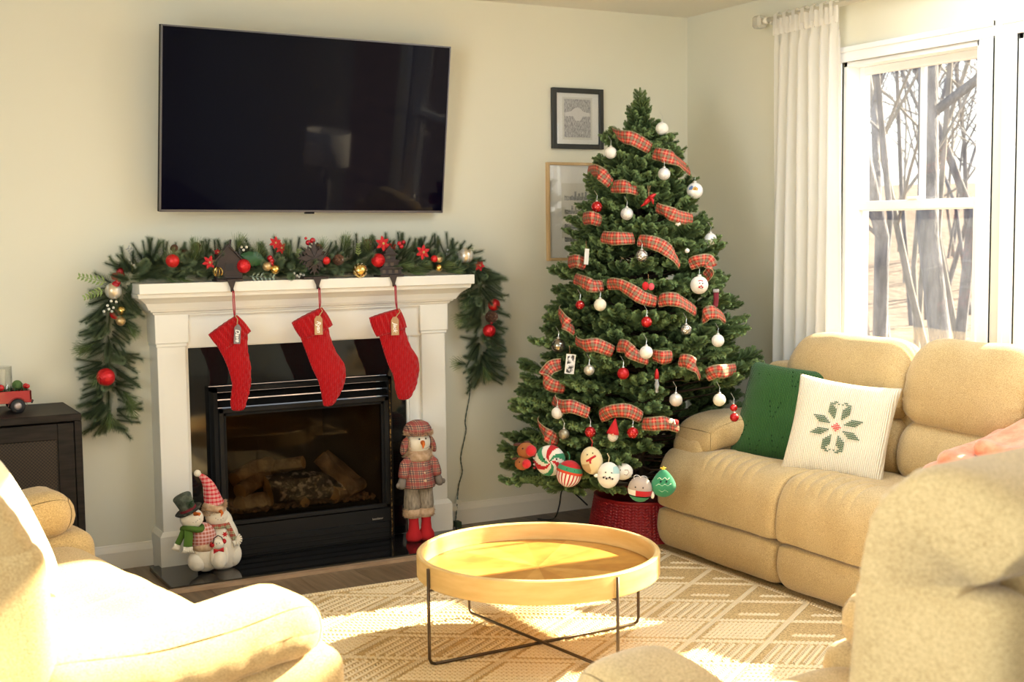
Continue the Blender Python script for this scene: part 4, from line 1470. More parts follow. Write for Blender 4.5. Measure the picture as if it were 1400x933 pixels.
def foliage_mat(name, dark, light, rough=.55):
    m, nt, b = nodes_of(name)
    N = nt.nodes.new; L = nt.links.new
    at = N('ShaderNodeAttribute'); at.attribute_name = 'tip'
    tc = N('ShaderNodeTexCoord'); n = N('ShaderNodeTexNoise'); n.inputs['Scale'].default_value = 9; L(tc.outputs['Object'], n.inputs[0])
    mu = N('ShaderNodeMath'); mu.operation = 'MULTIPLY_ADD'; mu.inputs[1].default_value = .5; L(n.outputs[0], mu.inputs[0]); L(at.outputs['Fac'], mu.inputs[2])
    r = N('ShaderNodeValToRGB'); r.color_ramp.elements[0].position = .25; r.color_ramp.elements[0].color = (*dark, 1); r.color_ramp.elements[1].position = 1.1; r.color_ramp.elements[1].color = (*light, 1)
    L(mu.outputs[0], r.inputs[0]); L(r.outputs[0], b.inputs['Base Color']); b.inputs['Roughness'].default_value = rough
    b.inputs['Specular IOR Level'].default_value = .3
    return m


def frames(D, rnd_):
    """rotation matrices taking +z to each direction in D (n,3), with random spin"""
    D = D / np.linalg.norm(D, axis=1)[:, None]
    up = np.where(np.abs(D[:, 2:3]) < .95, np.array([[0, 0, 1.0]]), np.array([[1.0, 0, 0]]))
    X = np.cross(up, D); X /= np.linalg.norm(X, axis=1)[:, None]
    Y = np.cross(D, X)
    c, s = np.cos(rnd_)[:, None], np.sin(rnd_)[:, None]
    X2 = X * c + Y * s; Y2 = -X * s + Y * c
    return np.stack([X2, Y2, D], axis=2)


def scatter(templates, pos, dirs, scales, spin):
    Rm = frames(dirs, spin)
    Vs = []; Fs = []; Ts = []; n = 0
    for i in range(len(pos)):
        V, F, T = templates[i % len(templates)]
        W = (V * scales[i]) @ Rm[i].T + pos[i]
        Vs.append(W); Fs.append(F + n); Ts.append(T); n += len(V)
    return np.vstack(Vs), np.vstack(Fs), np.concatenate(Ts)


def build_tree():
    t = Thing('christmas_tree', 'tall green artificial christmas tree with plaid ribbon in the room corner', 'christmas tree', (TX, TY, .012))
    L = t.loc
    t.part('trunk', G().tube([(TX, TY, .03), (TX, TY, 1.0), (TX, TY, 2.05)], [.022, .018, .005], 10), mat('tree_pole', (.05, .035, .02), .8), True)
    g = G()
    for k in range(3):
        a = k * 2 * pi / 3 + .3
        g.tube([(TX, TY, .07), (TX + .2 * math.cos(a), TY + .2 * math.sin(a), .025)], .008, 6)
    t.part('stand', g, M_black)
    R = np.random.default_rng(3)
    pos = []; dirs = []; sc = []; spin = []
    bg = G()
    z = .30; lv = 0
    ga = 2.399963
    idx = 0
    while z < 1.93:
        rr = tree_r(z)
        nb = max(5, int(9 + rr * 18))
        for k in range(nb):
            a = 2 * pi * (k + .5 * (lv % 2)) / nb + R.uniform(-.12, .12)
            zz = z + R.uniform(-.03, .03)
            r = tree_r(zz) * R.uniform(.80, 1.07)
            if rr > .5 and z < .36: r *= R.uniform(.9, 1.06)
            h = r * (.22 + .35 * (zz / 2.1))
            rise = R.uniform(.05, .12) + .35 * (zz / 2.1) ** 2
            ca, sa = math.cos(a), math.sin(a)
            p0 = np.array([TX, TY, zz - r * rise])
            tipd = np.array([ca, sa, rise + .15]); tipd /= np.linalg.norm(tipd)
            tip = np.array([TX + ca * (r - .10), TY + sa * (r - .10), zz])
            # keep clear of the walls
            if tip[1] > BW - .16: tip[1] = BW - .16
            if tip[0] > 3.30 and tip[1] < 4.92 and tip[2] < .70: tip = p0 + (tip - p0) * max(0.05, min(1, (4.90 - p0[1]) / (tip[1] - p0[1] - 1e-6)))
            bg.tube([p0, (p0 + tip) / 2 - np.array([0, 0, .01]), tip], [.006, .004, .002], 4, cap=False)
            ax = (tip - p0); Lb = np.linalg.norm(ax); ax /= Lb
            side = np.cross(ax, (0, 0, 1)); side /= np.linalg.norm(side)
            pos.append(tip); dirs.append(tipd + R.normal(0, .10, 3)); sc.append(R.uniform(.85, 1.1)); spin.append(R.uniform(-.5, .5))
            ns = int(max(2, Lb * 11))
            for j in range(ns):
                f = 1 - (j + .6) / (ns + 1.2) * .78
                s = 1 if j % 2 else -1
                q = p0 + ax * Lb * f
                d = ax * .8 + side * s * .75 + np.array([0, 0, R.uniform(-.05, .35)])
                pos.append(q); dirs.append(d); sc.append(R.uniform(.7, 1.0) * (.8 if z > 1.7 else 1)); spin.append(R.uniform(-.6, .6))
        z += .066 if z > .9 else .072
        lv += 1
    # crown
    for k in range(9):
        a = k * ga; zz = 1.86 + .014 * k
        pos.append(np.array([TX + .01 * math.cos(a), TY + .01 * math.sin(a), zz])); dirs.append(np.array([math.cos(a) * (.9 - k * .07), math.sin(a) * (.9 - k * .07), 1.1])); sc.append(.75); spin.append(0)
    for k in range(3):
        pos.append(np.array([TX, TY, 1.93 + k * .045])); dirs.append(np.array([.03 * (-1) ** k, 0, 1.0])); sc.append([.8, .62, .62][k]); spin.append(k * .8)
    # long low boughs reaching out at lower left, as in the photo
    for px, py in ((700, 660), (722, 655), (745, 662), (715, 560), (716, 552), (740, 470), (1010, 490), (1000, 420)):
        p = gy(px, py, TY - .05); p = np.array(p)
        v = p - np.array([TX, TY, p[2] - .04]); v /= np.linalg.norm(v)
        for k in range(4):
            q = p - v * (.06 + .075 * k)
            pos.append(q); dirs.append(v + np.array([0, 0, .12])); sc.append(.95); spin.append(0)
        bg.tube([p - v * .5, p - v * .08], [.006, .003], 4, cap=False)
    keep = [i for i, q in enumerate(pos) if not ((q + np.array(dirs[i]) * .06)[0] > 3.30 and min(q[1], (q + np.array(dirs[i]) * .09)[1]) < 4.93 and q[2] < .74) and not (q[2] < .44 and q[0] > 3.14 and q[0] < 3.75 and q[1] < 4.98)]
    pos = [pos[i] for i in keep]; dirs = [dirs[i] for i in keep]; sc = [sc[i] for i in keep]; spin = [spin[i] for i in keep]
    pos = np.array(pos); dirs = np.array(dirs)
    T = [twig_template(7, i) for i in range(4)] + [twig_template(5, 9)]
    V, F, A = scatter(T, pos, dirs, np.array(sc), np.array(spin))
    V[:, 1] = np.minimum(V[:, 1], BW - .006)
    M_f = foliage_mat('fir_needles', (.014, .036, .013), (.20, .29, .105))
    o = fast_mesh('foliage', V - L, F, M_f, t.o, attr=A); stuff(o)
    stuff(t.part('branches', bg, mat('branch_bark', (.06, .035, .02), .9)))
    print('tree sprigs', len(pos), 'quads', len(F))

    # red woven collar
    cx, cy = 3.467, 5.092
    c = Thing('tree_collar', 'red woven plastic tree collar round the foot of the christmas tree', 'tree collar', (cx, cy, .0095))
    M_c = mat('red_woven_plastic', (.30, .010, .014), .42)
    r0, r1, h = .268, .235, .190
    cg = G().lathe([(r0, .012), (r1, h), (r1 + .006, h + .006), (r1 - .002, h + .010), (r1 - .010, h + .004), (r0 - .014, .012)], 96, (cx, cy, 0), cap=False)
    c.part('shell', cg, M_c, True)
    # chevron weave bumps
    Vs = []; Fs = []; n = 0
    bv = np.array([(-1, -1, 0), (1, -1, 0), (1, 1, 0), (-1, 1, 0), (-.55, -.5, 1), (.55, -.5, 1), (.55, .5, 1), (-.55, .5, 1)])
    bf = np.array([(0, 1, 5, 4), (1, 2, 6, 5), (2, 3, 7, 6), (3, 0, 4, 7), (4, 5, 6, 7)])
    cols, rows = 92, 12
    for i in range(cols):
        a = 2 * pi * i / cols
        for j in range(rows):
            z = .024 + (h - .03) * (j + .5) / rows
            r = r0 + (r1 - r0) * (z - .012) / (h - .012)
            sgn = 1 if i % 2 else -1
            V = bv * np.array([.0098, .0052, .0045])
            ca, sa = math.cos(sgn * .62), math.sin(sgn * .62)
            X = V[:, 0] * ca - V[:, 1] * sa; Z = V[:, 0] * sa + V[:, 1] * ca
            aa = a + X / r
            Vs.append(np.stack([cx + (r + V[:, 2]) * np.cos(aa), cy + (r + V[:, 2]) * np.sin(aa), z + Z], 1)); Fs.append(bf + n); n += 8
    stuff(fast_mesh('woven_strands', np.vstack(Vs) - c.loc, np.vstack(Fs), M_c, c.o))


def plaid_material():
    m, nt, b = nodes_of('plaid_ribbon')
    N = nt.nodes.new; L = nt.links.new
    uv = N('ShaderNodeUVMap'); sx = N('ShaderNodeSeparateXYZ'); L(uv.outputs[0], sx.inputs[0])
    def stripes(inp, pos, w, period):
        # returns 0/1 mask
        md = N('ShaderNodeMath'); md.operation = 'PINGPONG'; md.inputs[1].default_value = period / 2; L(inp, md.inputs[0])
        su = N('ShaderNodeMath'); su.operation = 'SUBTRACT'; su.inputs[1].default_value = pos; L(md.outputs[0], su.inputs[0])
        ab = N('ShaderNodeMath'); ab.operation = 'ABSOLUTE'; L(su.outputs[0], ab.inputs[0])
        lt = N('ShaderNodeMath'); lt.operation = 'LESS_THAN'; lt.inputs[1].default_value = w; L(ab.outputs[0], lt.inputs[0])
        return lt.outputs[0]
    col = None
    def over(prev, c, mask, f):
        mx = N('ShaderNodeMix'); mx.data_type = 'RGBA'
        mu = N('ShaderNodeMath'); mu.operation = 'MULTIPLY'; mu.inputs[1].default_value = f; L(mask, mu.inputs[0]); L(mu.outputs[0], mx.inputs[0])
        if prev is None: mx.inputs[6].default_value = (.66, .008, .010, 1)
        else: L(prev, mx.inputs[6])
        mx.inputs[7].default_value = (*c, 1)
        return mx.outputs[2]
    u, v = sx.outputs[0], sx.outputs[1]
    col = over(col, (.16, .17, .10), stripes(u, .0, .16, 1.0), .75)
    col = over(col, (.16, .17, .10), stripes(v, .0, .16, 1.0), .75)
    col = over(col, (.03, .06, .03), stripes(u, .25, .035, 1.0), .7)
    col = over(col, (.03, .06, .03), stripes(v, .25, .035, 1.0), .7)
    col = over(col, (.75, .62, .35), stripes(u, .46, .014, 1.0), .6)
    col = over(col, (.75, .62, .35), stripes(v, .46, .014, 1.0), .6)
    L(col, b.inputs['Base Color']); b.inputs['Roughness'].default_value = .7
    return m


def strip(name, pts, width, m, root, origin, curl=.0, tilt=0.0, lift=(0, 0, 1)):
    """ribbon through 3d points; width mostly along lift; with uv in units of width/2.2"""
    c = catmull(pts, 14 * max(1, len(pts) - 1), closed=False)
    P = []; UV = []
    s = 0
    for i, p in enumerate(c):
        a = c[max(i - 1, 0)]; b = c[min(i + 1, len(c) - 1)]
        t = b - a; t /= np.linalg.norm(t) + 1e-9
        if i: s += np.linalg.norm(c[i] - c[i - 1])
        u = np.array(lift) - t * (np.array(lift) @ t); u /= np.linalg.norm(u) + 1e-9
        nn = np.cross(t, u)
        f = i / (len(c) - 1)
        th = tilt + curl * math.sin(f * 2 * pi) * .5
        w = u * math.cos(th) + nn * math.sin(th)
        wd_ = width * (1 - .18 * abs(2 * f - 1) ** 3)
        row = []
        for k in range(5):
            q = (k / 4 - .5)
            row.append(p + w * wd_ * q + nn * (.006 * math.cos(q * pi) - .003 * math.sin(f * 19 + q * 3)))
        P.append(row); UV.append([(s / (width / 2.0), k / 4 * 2.0) for k in range(5)])
    P = np.array(P); UV = np.array(UV)
    g = G().grid(P)
    me = bpy.data.meshes.new(name)
    me.from_pydata((g.V() - np.array(origin)).tolist(), [], g.f)
    uvl = me.uv_layers.new(name='UVMap')
    flat = UV.reshape(-1, 2)
    for poly in me.polygons:
        for li in poly.loop_indices: uvl.data[li].uv = flat[me.loops[li].vertex_index]
    me.polygons.foreach_set('use_smooth', [True] * len(me.polygons)); me.update()
    o = link(name, me, m, root)
    so = o.modifiers.new('thick', 'SOLIDIFY'); so.thickness = .0012
    # wired edges
    for k in (0, 4):
        e = mk('wired_edge', G().tube([P[i][k] for i in range(0, len(P), 2)] + [P[-1][k]], .0013, 5), mat('gold_wire_edge', (.55, .42, .22), .5), o, True, origin=origin)
    return o


def build_ribbon():
    m = plaid_material()
    t = Thing('plaid_ribbon', 'red and green plaid wired ribbon wound round the christmas tree', 'ribbon', (TX, TY - .1, .4))
    segs = [
        [(836, 181), (850, 187), (866, 190), (889, 203)], [(894, 210), (908, 213), (925, 219), (942, 234)],
        [(805, 236), (815, 233), (824, 240), (835, 251)], [(837, 256), (848, 255), (858, 256), (871, 260)],
        [(798, 300), (808, 298), (821, 302)], [(823, 324), (836, 326), (850, 326), (866, 326)],
        [(898, 284), (912, 290), (927, 296), (946, 300)], [(873, 329), (888, 331), (905, 337), (920, 349), (928, 362)],
        [(778, 360), (788, 357), (800, 362)], [(786, 381), (798, 386), (810, 391), (824, 391)],
        [(831, 389), (846, 389), (862, 397), (878, 407), (897, 413)], [(901, 412), (914, 409), (930, 412), (951, 426)],
        [(943, 362), (955, 357), (968, 357), (972, 368), (964, 380)], [(961, 436), (968, 428), (980, 428), (990, 436)],
        [(788, 466), (800, 473), (815, 472), (838, 481)], [(845, 474), (855, 474), (866, 484), (886, 492)],
        [(893, 486), (905, 489), (918, 488)], [(929, 494), (940, 494), (950, 502), (955, 514)],
        [(966, 514), (978, 508), (990, 508), (1005, 505)], [(765, 424), (768, 434), (776, 445), (784, 452)],
        [(768, 498), (754, 502), (745, 514), (752, 526), (772, 531)], [(757, 547), (768, 556), (782, 556), (805, 565)],
        [(821, 570), (836, 563), (858, 562), (877, 571)], [(879, 580), (893, 580), (910, 579), (927, 584)],
        [(737, 576), (742, 588), (751, 597), (762, 604)],
    ]
    for i, s in enumerate(segs):
        pts = []
        for k, (x, y) in enumerate(s):
            f = k / (len(s) - 1)
            out = .045 + .03 * math.sin(pi * f) - (.03 if k in (0, len(s) - 1) else 0)
            pts.append(on_tree(x, y, out))
        strip('ribbon_swag', pts, .058 if i > 1 else .060, m, t.o, t.loc, curl=.5 if len(s) > 3 else .2, tilt=.15 * (-1) ** i)


M_CAP = None


def ornament(name, label, cat, px, py, r_px, m, out=.045, fn=None, n=24, cap_m=None, group='ornaments on the christmas tree', extra=None, loop=True):
    p = on_tree(px, py, out)
    dist = np.linalg.norm(p - np.array([0, 0, CH]))
    r = r_px / CF * dist
    t = Thing(name, label, cat, (p[0], p[1], p[2] - r), group)
    b = t.part('ball', G().ball(p, r, n, fn=fn), m, True)
    cm = cap_m or mat('ornament_cap', (.65, .63, .58), .3, metal=.8)
    t.part('cap', G().lathe([(.0001, r * .93), (r * .26, r * .93), (r * .24, r * 1.17), (.0001, r * 1.19)], 10, tuple(p)), cm, True)
    if loop:
        t.part('hanger', G().tube([p + np.array([0, 0, r * 1.15]), p + np.array([.003, 0, r * 1.15 + .022]), p + np.array([.0, .02, r * 1.15 + .045])], .0009, 4), cm)
    if extra: extra(t, p, r)
    return t


def toward(p):
    d = np.array([0, 0, CH]) - np.array(p); return d / np.linalg.norm(d)


def facing(p):
    """matrix whose -y faces the camera side of the tree, horizontally"""
    d = toward(p); a = math.atan2(d[0], -d[1])
    return rotz(a)


def build_ornaments():
    white = mat('matte_white_ornament', (.80, .78, .70), .55)
    cream = mat('cream_ornament', (.80, .76, .60), .45)
    glit = mat('silver_glitter', (.62, .62, .60), .45, metal=.35, col2=(.85, .85, .82), scale=260, bump=.7, bscale=320, bdist=.002)
    foil = mat('crackled_silver', (.55, .54, .50), .22, metal=.8, bump=1, bscale=110, bdist=.004, btype='VORONOI')
    red = mat('red_shiny_ornament', (.50, .008, .012), .12, metal=.35, coat=.5)
    redm = mat('red_satin_ornament', (.46, .010, .014), .35, metal=.3)
    redp = mat('red_flaked_ornament', (.45, .010, .012), .2, metal=.4, col2=(.75, .35, .30), scale=150, ramp=(.58, .66))
    chrome = mat('smoked_chrome', (.34, .32, .27), .14, metal=.9)
    pewter = mat('pewter_satin', (.36, .33, .24), .38, metal=.7)
    silver = mat('pale_silver', (.60, .57, .48), .35, metal=.5)
    mirror = mat('pearl_white', (.82, .82, .80), .25, metal=.2)
    def ribs(k, amp=.06):
        def f(V):
            a = np.arctan2(V[:, 1], V[:, 0]); s = 1 + amp * np.abs(np.cos(a * k)) - amp
            return V * np.stack([s, s, np.ones_like(s)], 1)
        return f
    O = ornament
    O('ball_ornament', 'plain white ball ornament highest on the christmas tree', 'ornament', 905, 176, 8.6, white)
    O('ball_ornament', 'white ball ornament at the left edge near the black framed print', 'ornament', 835, 209, 8.2, white)
    O('ball_ornament', 'silver white glitter ball right of centre under the upper ribbon', 'ornament', 908, 238, 8.4, glit)
    O('ball_ornament', 'silver glitter ball left of centre above the middle ribbon', 'ornament', 857, 292.5, 8.6, glit)
    O('ball_ornament', 'crackled silver ball hanging just below the middle ribbon', 'ornament', 877.5, 350, 8.2, foil)
    O('ball_ornament', 'cream ball ornament on the left side below the long ribbon', 'ornament', 820.5, 417, 8.6, cream)
    O('ball_ornament', 'white ball ornament partly behind a twig at the right edge', 'ornament', 971.5, 327, 8.3, mirror, out=.02)
    O('ball_ornament', 'white ball in front of the lower ribbon at tree centre', 'ornament', 883.5, 482, 9, white, out=.12)
    O('ball_ornament', 'small crackled silver ball on the right above the lower ribbon', 'ornament', 938, 451, 7.4, foil)
    O('ball_ornament', 'smooth white ball at right above the short ribbon end', 'ornament', 981.5, 466, 8.6, white)
    O('ball_ornament', 'ribbed pearl ball left of the sunlit twigs at right', 'ornament', 924, 547, 9, mat('ribbed_pearl', (.66, .63, .56), .35, metal=.3), fn=ribs(9), n=36)
    O('ball_ornament', 'creamy white ball beside the sunlit twigs at lower right', 'ornament', 983.5, 547, 8.6, cream)
    O('ball_ornament', 'fluted white ball at the lower left of the tree', 'ornament', 762, 565, 8.2, white, fn=ribs(7, .1), n=36, out=.06)
    O('ball_ornament', 'pale silver ball on the left near the dark photo card', 'ornament', 805.5, 506.5, 7.2, silver)
    O('ball_ornament', 'smoked chrome ball at the far left edge of the tree', 'ornament', 763.5, 473, 10.3, chrome, out=.03)
    O('ball_ornament', 'pewter ball at lower left above the peppermint plush', 'ornament', 771, 594, 7.4, pewter)
    O('ball_ornament', 'shiny red ball at upper left beside the ship print', 'ornament', 816, 283, 7.6, redp)
    O('ball_ornament', 'small red ball at left below the long ribbon', 'ornament', 793, 417, 6.2, redp)
    O('ball_ornament', 'shiny red ball at tree centre above the lower ribbon', 'ornament', 884, 440.5, 7.6, red)
    O('ball_ornament', 'satin red ball at tree centre below the lower ribbon', 'ornament', 852, 511, 8.2, redm)
    O('ball_ornament', 'flaked red ball left of the gnome near the bottom', 'ornament', 807, 591, 7.6, redp)
    O('ball_ornament', 'flaked red ball right of the gnome near the bottom', 'ornament', 865, 592, 7.8, redp)
    O('ball_ornament', 'tiny pearl bulb on the right above the snowman ball', 'ornament', 939.5, 343, 3.2, mirror, loop=False)
    O('ball_ornament', 'little red ball at the right edge above the sofa arm', 'ornament', 1003, 558, 5, red)
    O('ball_ornament', 'lower little red ball at the right edge above the sofa arm', 'ornament', 1004, 571, 6, redm)

    # ball with a painted snow house
    def house(t, p, r):
        Mx = facing(p)
        def at(x, z, e=1.07):
            y = -math.sqrt(max(0, 1 - x * x - z * z)) * e
            return np.array(p) + (np.array([x, y, z]) * r) @ Mx.T
        def patch(nm, poly, m):
            g = G(); g.add([at(x, z) for x, z in poly], [tuple(range(len(poly)))]); t.part(nm, g, m)
        patch('painted_sky', [(-.75, .1), (-.35, .1), (-.2, .55), (-.4, .62), (-.7, .35)], mat('paint_blue', (.10, .18, .38), .5))
        patch('painted_house', [(-.25, .05), (.35, .02), (.36, .28), (.05, .45), (-.25, .28)], mat('paint_ochre', (.60, .33, .04), .5))
        patch('painted_roof', [(-.34, .28), (.05, .52), (.45, .28), (.40, .24), (.05, .45), (-.28, .24)], mat('paint_grey', (.15, .17, .2), .5))
        patch('painted_window', [(-.05, .12), (.10, .12), (.10, .26), (-.05, .26)], mat('paint_brown', (.15, .07, .02), .5))
    O('scene_ornament', 'white ball painted with a yellow house in snow at the right edge', 'ornament', 950, 261, 11, mirror, extra=house)
    def face(t, p, r):
        Mx = facing(p)
        def at(x, z, e=1.0):
            y = -math.sqrt(max(0, 1 - x * x - z * z)) * e
            return np.array(p) + (np.array([x, y, z]) * r) @ Mx.T
        for x, z, q, m in ((.05, .25, .07, M_black), (.38, .22, .07, M_black), (.02, -.18, .12, redm), (.22, -.05, .09, redm), (.36, -.2, .10, redm), (.15, -.34, .05, M_black), (.30, -.36, .05, M_black)):
            t.part('painted_dot', G().ball(at(x, z), r * q, 8), m, True)
        t.part('red_cap_band', G().tube([at(-.1, .5), at(.15, .55), at(.42, .48)], r * .06, 6), redm, True)
    O('snowman_ball', 'large white ball ornament with red and black painted snowman face', 'ornament', 956, 390, 12.2, white, extra=face)

    # cardinal bird
    p = on_tree(887, 273, .06)
    t = Thing('cardinal_ornament', 'red cardinal bird ornament hanging in the upper middle of the tree', 'ornament', tuple(p - np.array([0, 0, .03])), 'ornaments on the christmas tree')
    Mx = facing(p)
    def L_(*q): return [np.array(p) + np.array(v) @ Mx.T for v in q]
    t.part('body', G().tube(L_((-.024, 0, -.026), (-.012, 0, -.012), (.006, 0, .006), (.022, 0, .020), (.032, 0, .024)), [.003, .010, .012, .008, .002], 10), redm, True)
    t.part('tail', G().tube(L_((-.012, 0, -.012), (-.034, 0, -.030)), [.006, .003], 6), redm, True)
    t.part('wing', G().tube(L_((.0, -.010, .010), (.018, -.02, -.004), (.02, -.02, -.022)), [.006, .007, .002], 8), redm, True)
    t.part('hanger', G().tube(L_((0, 0, .01), (-.004, 0, .06), (.006, 0, .06), (0, 0, .01)), .001, 4), mat('tan_string', (.45, .25, .12), .8))
    # gnome
    p = on_tree(838, 592, .06)
    Mx = facing(p)
    t = Thing('gnome_ornament', 'little gnome ornament with pointed red felt hat and white beard', 'ornament', tuple(p - np.array([0, 0, .035])), 'ornaments on the christmas tree')
    felt = mat('red_felt', (.50, .010, .014), .9)
    t.part('beard', G().ball(p + np.array([0, 0, -.014]), .026, 14, sq=(.95, .7, .95)), mat('white_fluff', (.85, .80, .70), .95, bump=1, bscale=200), True)
    t.part('hat', G().lathe([(.0275, -.006), (.024, .006), (.014, .032), (.005, .055), (.0005, .062)], 14, tuple(p), M=roty(.22)), felt, True)
    t.part('nose', G().ball(np.array(p) + np.array([0, -.024, -.004]) @ Mx.T, .005, 8), mat('nose_pink', (.7, .4, .28), .8), True)
    # small red mitten cluster, stocking, nutcracker, bell
    p = on_tree(886, 391, .06)
    t = Thing('mitten_ornament', 'small red and pink mitten ornament above the long ribbon end', 'ornament', tuple(p - np.array([0, 0, .02])), 'ornaments on the christmas tree')
    t.part('mitten', G().ball(p + np.array([-.014, 0, 0]), .016, 12, sq=(1, .7, 1.15)), felt, True)
    t.part('mitten', G().ball(p + np.array([.014, -.004, -.004]), .015, 12, sq=(1, .7, 1.1)), mat('pink_felt', (.62, .08, .10), .9), True)
    t.part('hanger', G().tube([p, p + np.array([.002, 0, .05])], .001, 4), MATS['tan_string'])
    p = on_tree(979, 408, .05)
    t = Thing('stocking_ornament', 'small dark red stocking ornament at the right side of the tree', 'ornament', tuple(p - np.array([0, 0, .05])), 'ornaments on the christmas tree')
    t.part('sock', G().tube([p + np.array([0, 0, .03]), p + np.array([0, 0, -.012]), p + np.array([-.004, 0, -.034]), p + np.array([-.018, -.01, -.046])], [.012, .012, .011, .007], 10), mat('wine_knit', (.16, .01, .02), .9), True)
    t.part('cuff', G().tube([p + np.array([0, 0, .026]), p + np.array([0, 0, .040])], .014, 10), mat('grey_cuff', (.4, .36, .34), .9), True)
    p = on_tree(898, 522, .05)
    t = Thing('glass_soldier_ornament', 'slim clear glass ornament with a red top below the lower ribbon', 'ornament', tuple(p - np.array([0, 0, .05])), 'ornaments on the christmas tree')
    t.part('body', G().lathe([(.001, -.05), (.008, -.046), (.006, -.03), (.011, -.014), (.007, .004), (.009, .012)], 12, tuple(p)), mat('ornament_glass', (.75, .78, .78), .08, trans=.7), True)
    t.part('hat', G().lathe([(.010, .012), (.009, .036), (.004, .052), (.0005, .056)], 12, tuple(p)), redm, True)
    p = on_tree(927, 304, .055)
    t = Thing('bell_ornament', 'little white bell ornament peeping below the upper right ribbon', 'ornament', tuple(p - np.array([0, 0, .014])), 'ornaments on the christmas tree')
    t.part('bell', G().lathe([(.013, -.012), (.010, -.002), (.007, .010), (.001, .015)], 14, tuple(p)), white, True)
    t.part('clapper', G().ball(p + np.array([0, 0, -.014]), .004, 8), mirror, True)
    # cards
    for nm, lab, px, py, w, h, mm, ya in (('card_ornament', 'white gift card ornament hung by a ribbon at the left edge', 802, 351, .016, .062, white, .9),
                                          ('photo_card_ornament', 'black and white photo card ornament at the left of the tree', 779.5, 498, .030, .078, mat('photo_print', (.04, .04, .04), .4, col2=(.75, .75, .75), scale=60, ramp=(.45, .55)), .25)):
        p = on_tree(px, py, .06); Mx = facing(p) @ rotz(ya) @ roty(.12)
        t = Thing(nm, lab, 'ornament', tuple(p - np.array([0, 0, h / 2])), 'ornaments on the christmas tree')
        g = G().box(-w / 2 - .006, w / 2 + .006, -.0012, .0012, -h / 2 - .004, h / 2 + .004, Mx); g.v[0] = g.v[0] + p
        t.part('card', g, white)
        g = G().box(-w / 2, w / 2, -.0022, -.0012, -h / 2, h / 2, Mx); g.v[0] = g.v[0] + p
        t.part('print', g, mm)
        t.part('hanger', G().tube([p + np.array([0, 0, h / 2]), p + np.array([0, .005, h / 2 + .04])], .0008, 4), MATS['tan_string'])
    # small santa figure at the end of the lowest ribbon
    p = on_tree(920, 577, .09)
    t = Thing('santa_figure_ornament', 'tiny red and white figure ornament at the lowest ribbon end', 'ornament', tuple(p - np.array([0, 0, .02])), 'ornaments on the christmas tree')
    t.part('body', G().ball(p + np.array([.012, 0, -.002]), .014, 10, sq=(1.2, .8, .8)), felt, True)
    t.part('head', G().ball(p + np.array([-.010, 0, .004]), .011, 10), white, True)
    t.part('scarf', G().tube([p + np.array([-.002, -.008, .010]), p + np.array([.002, -.010, -.010])], .004, 6), MATS['white_fluff'], True)


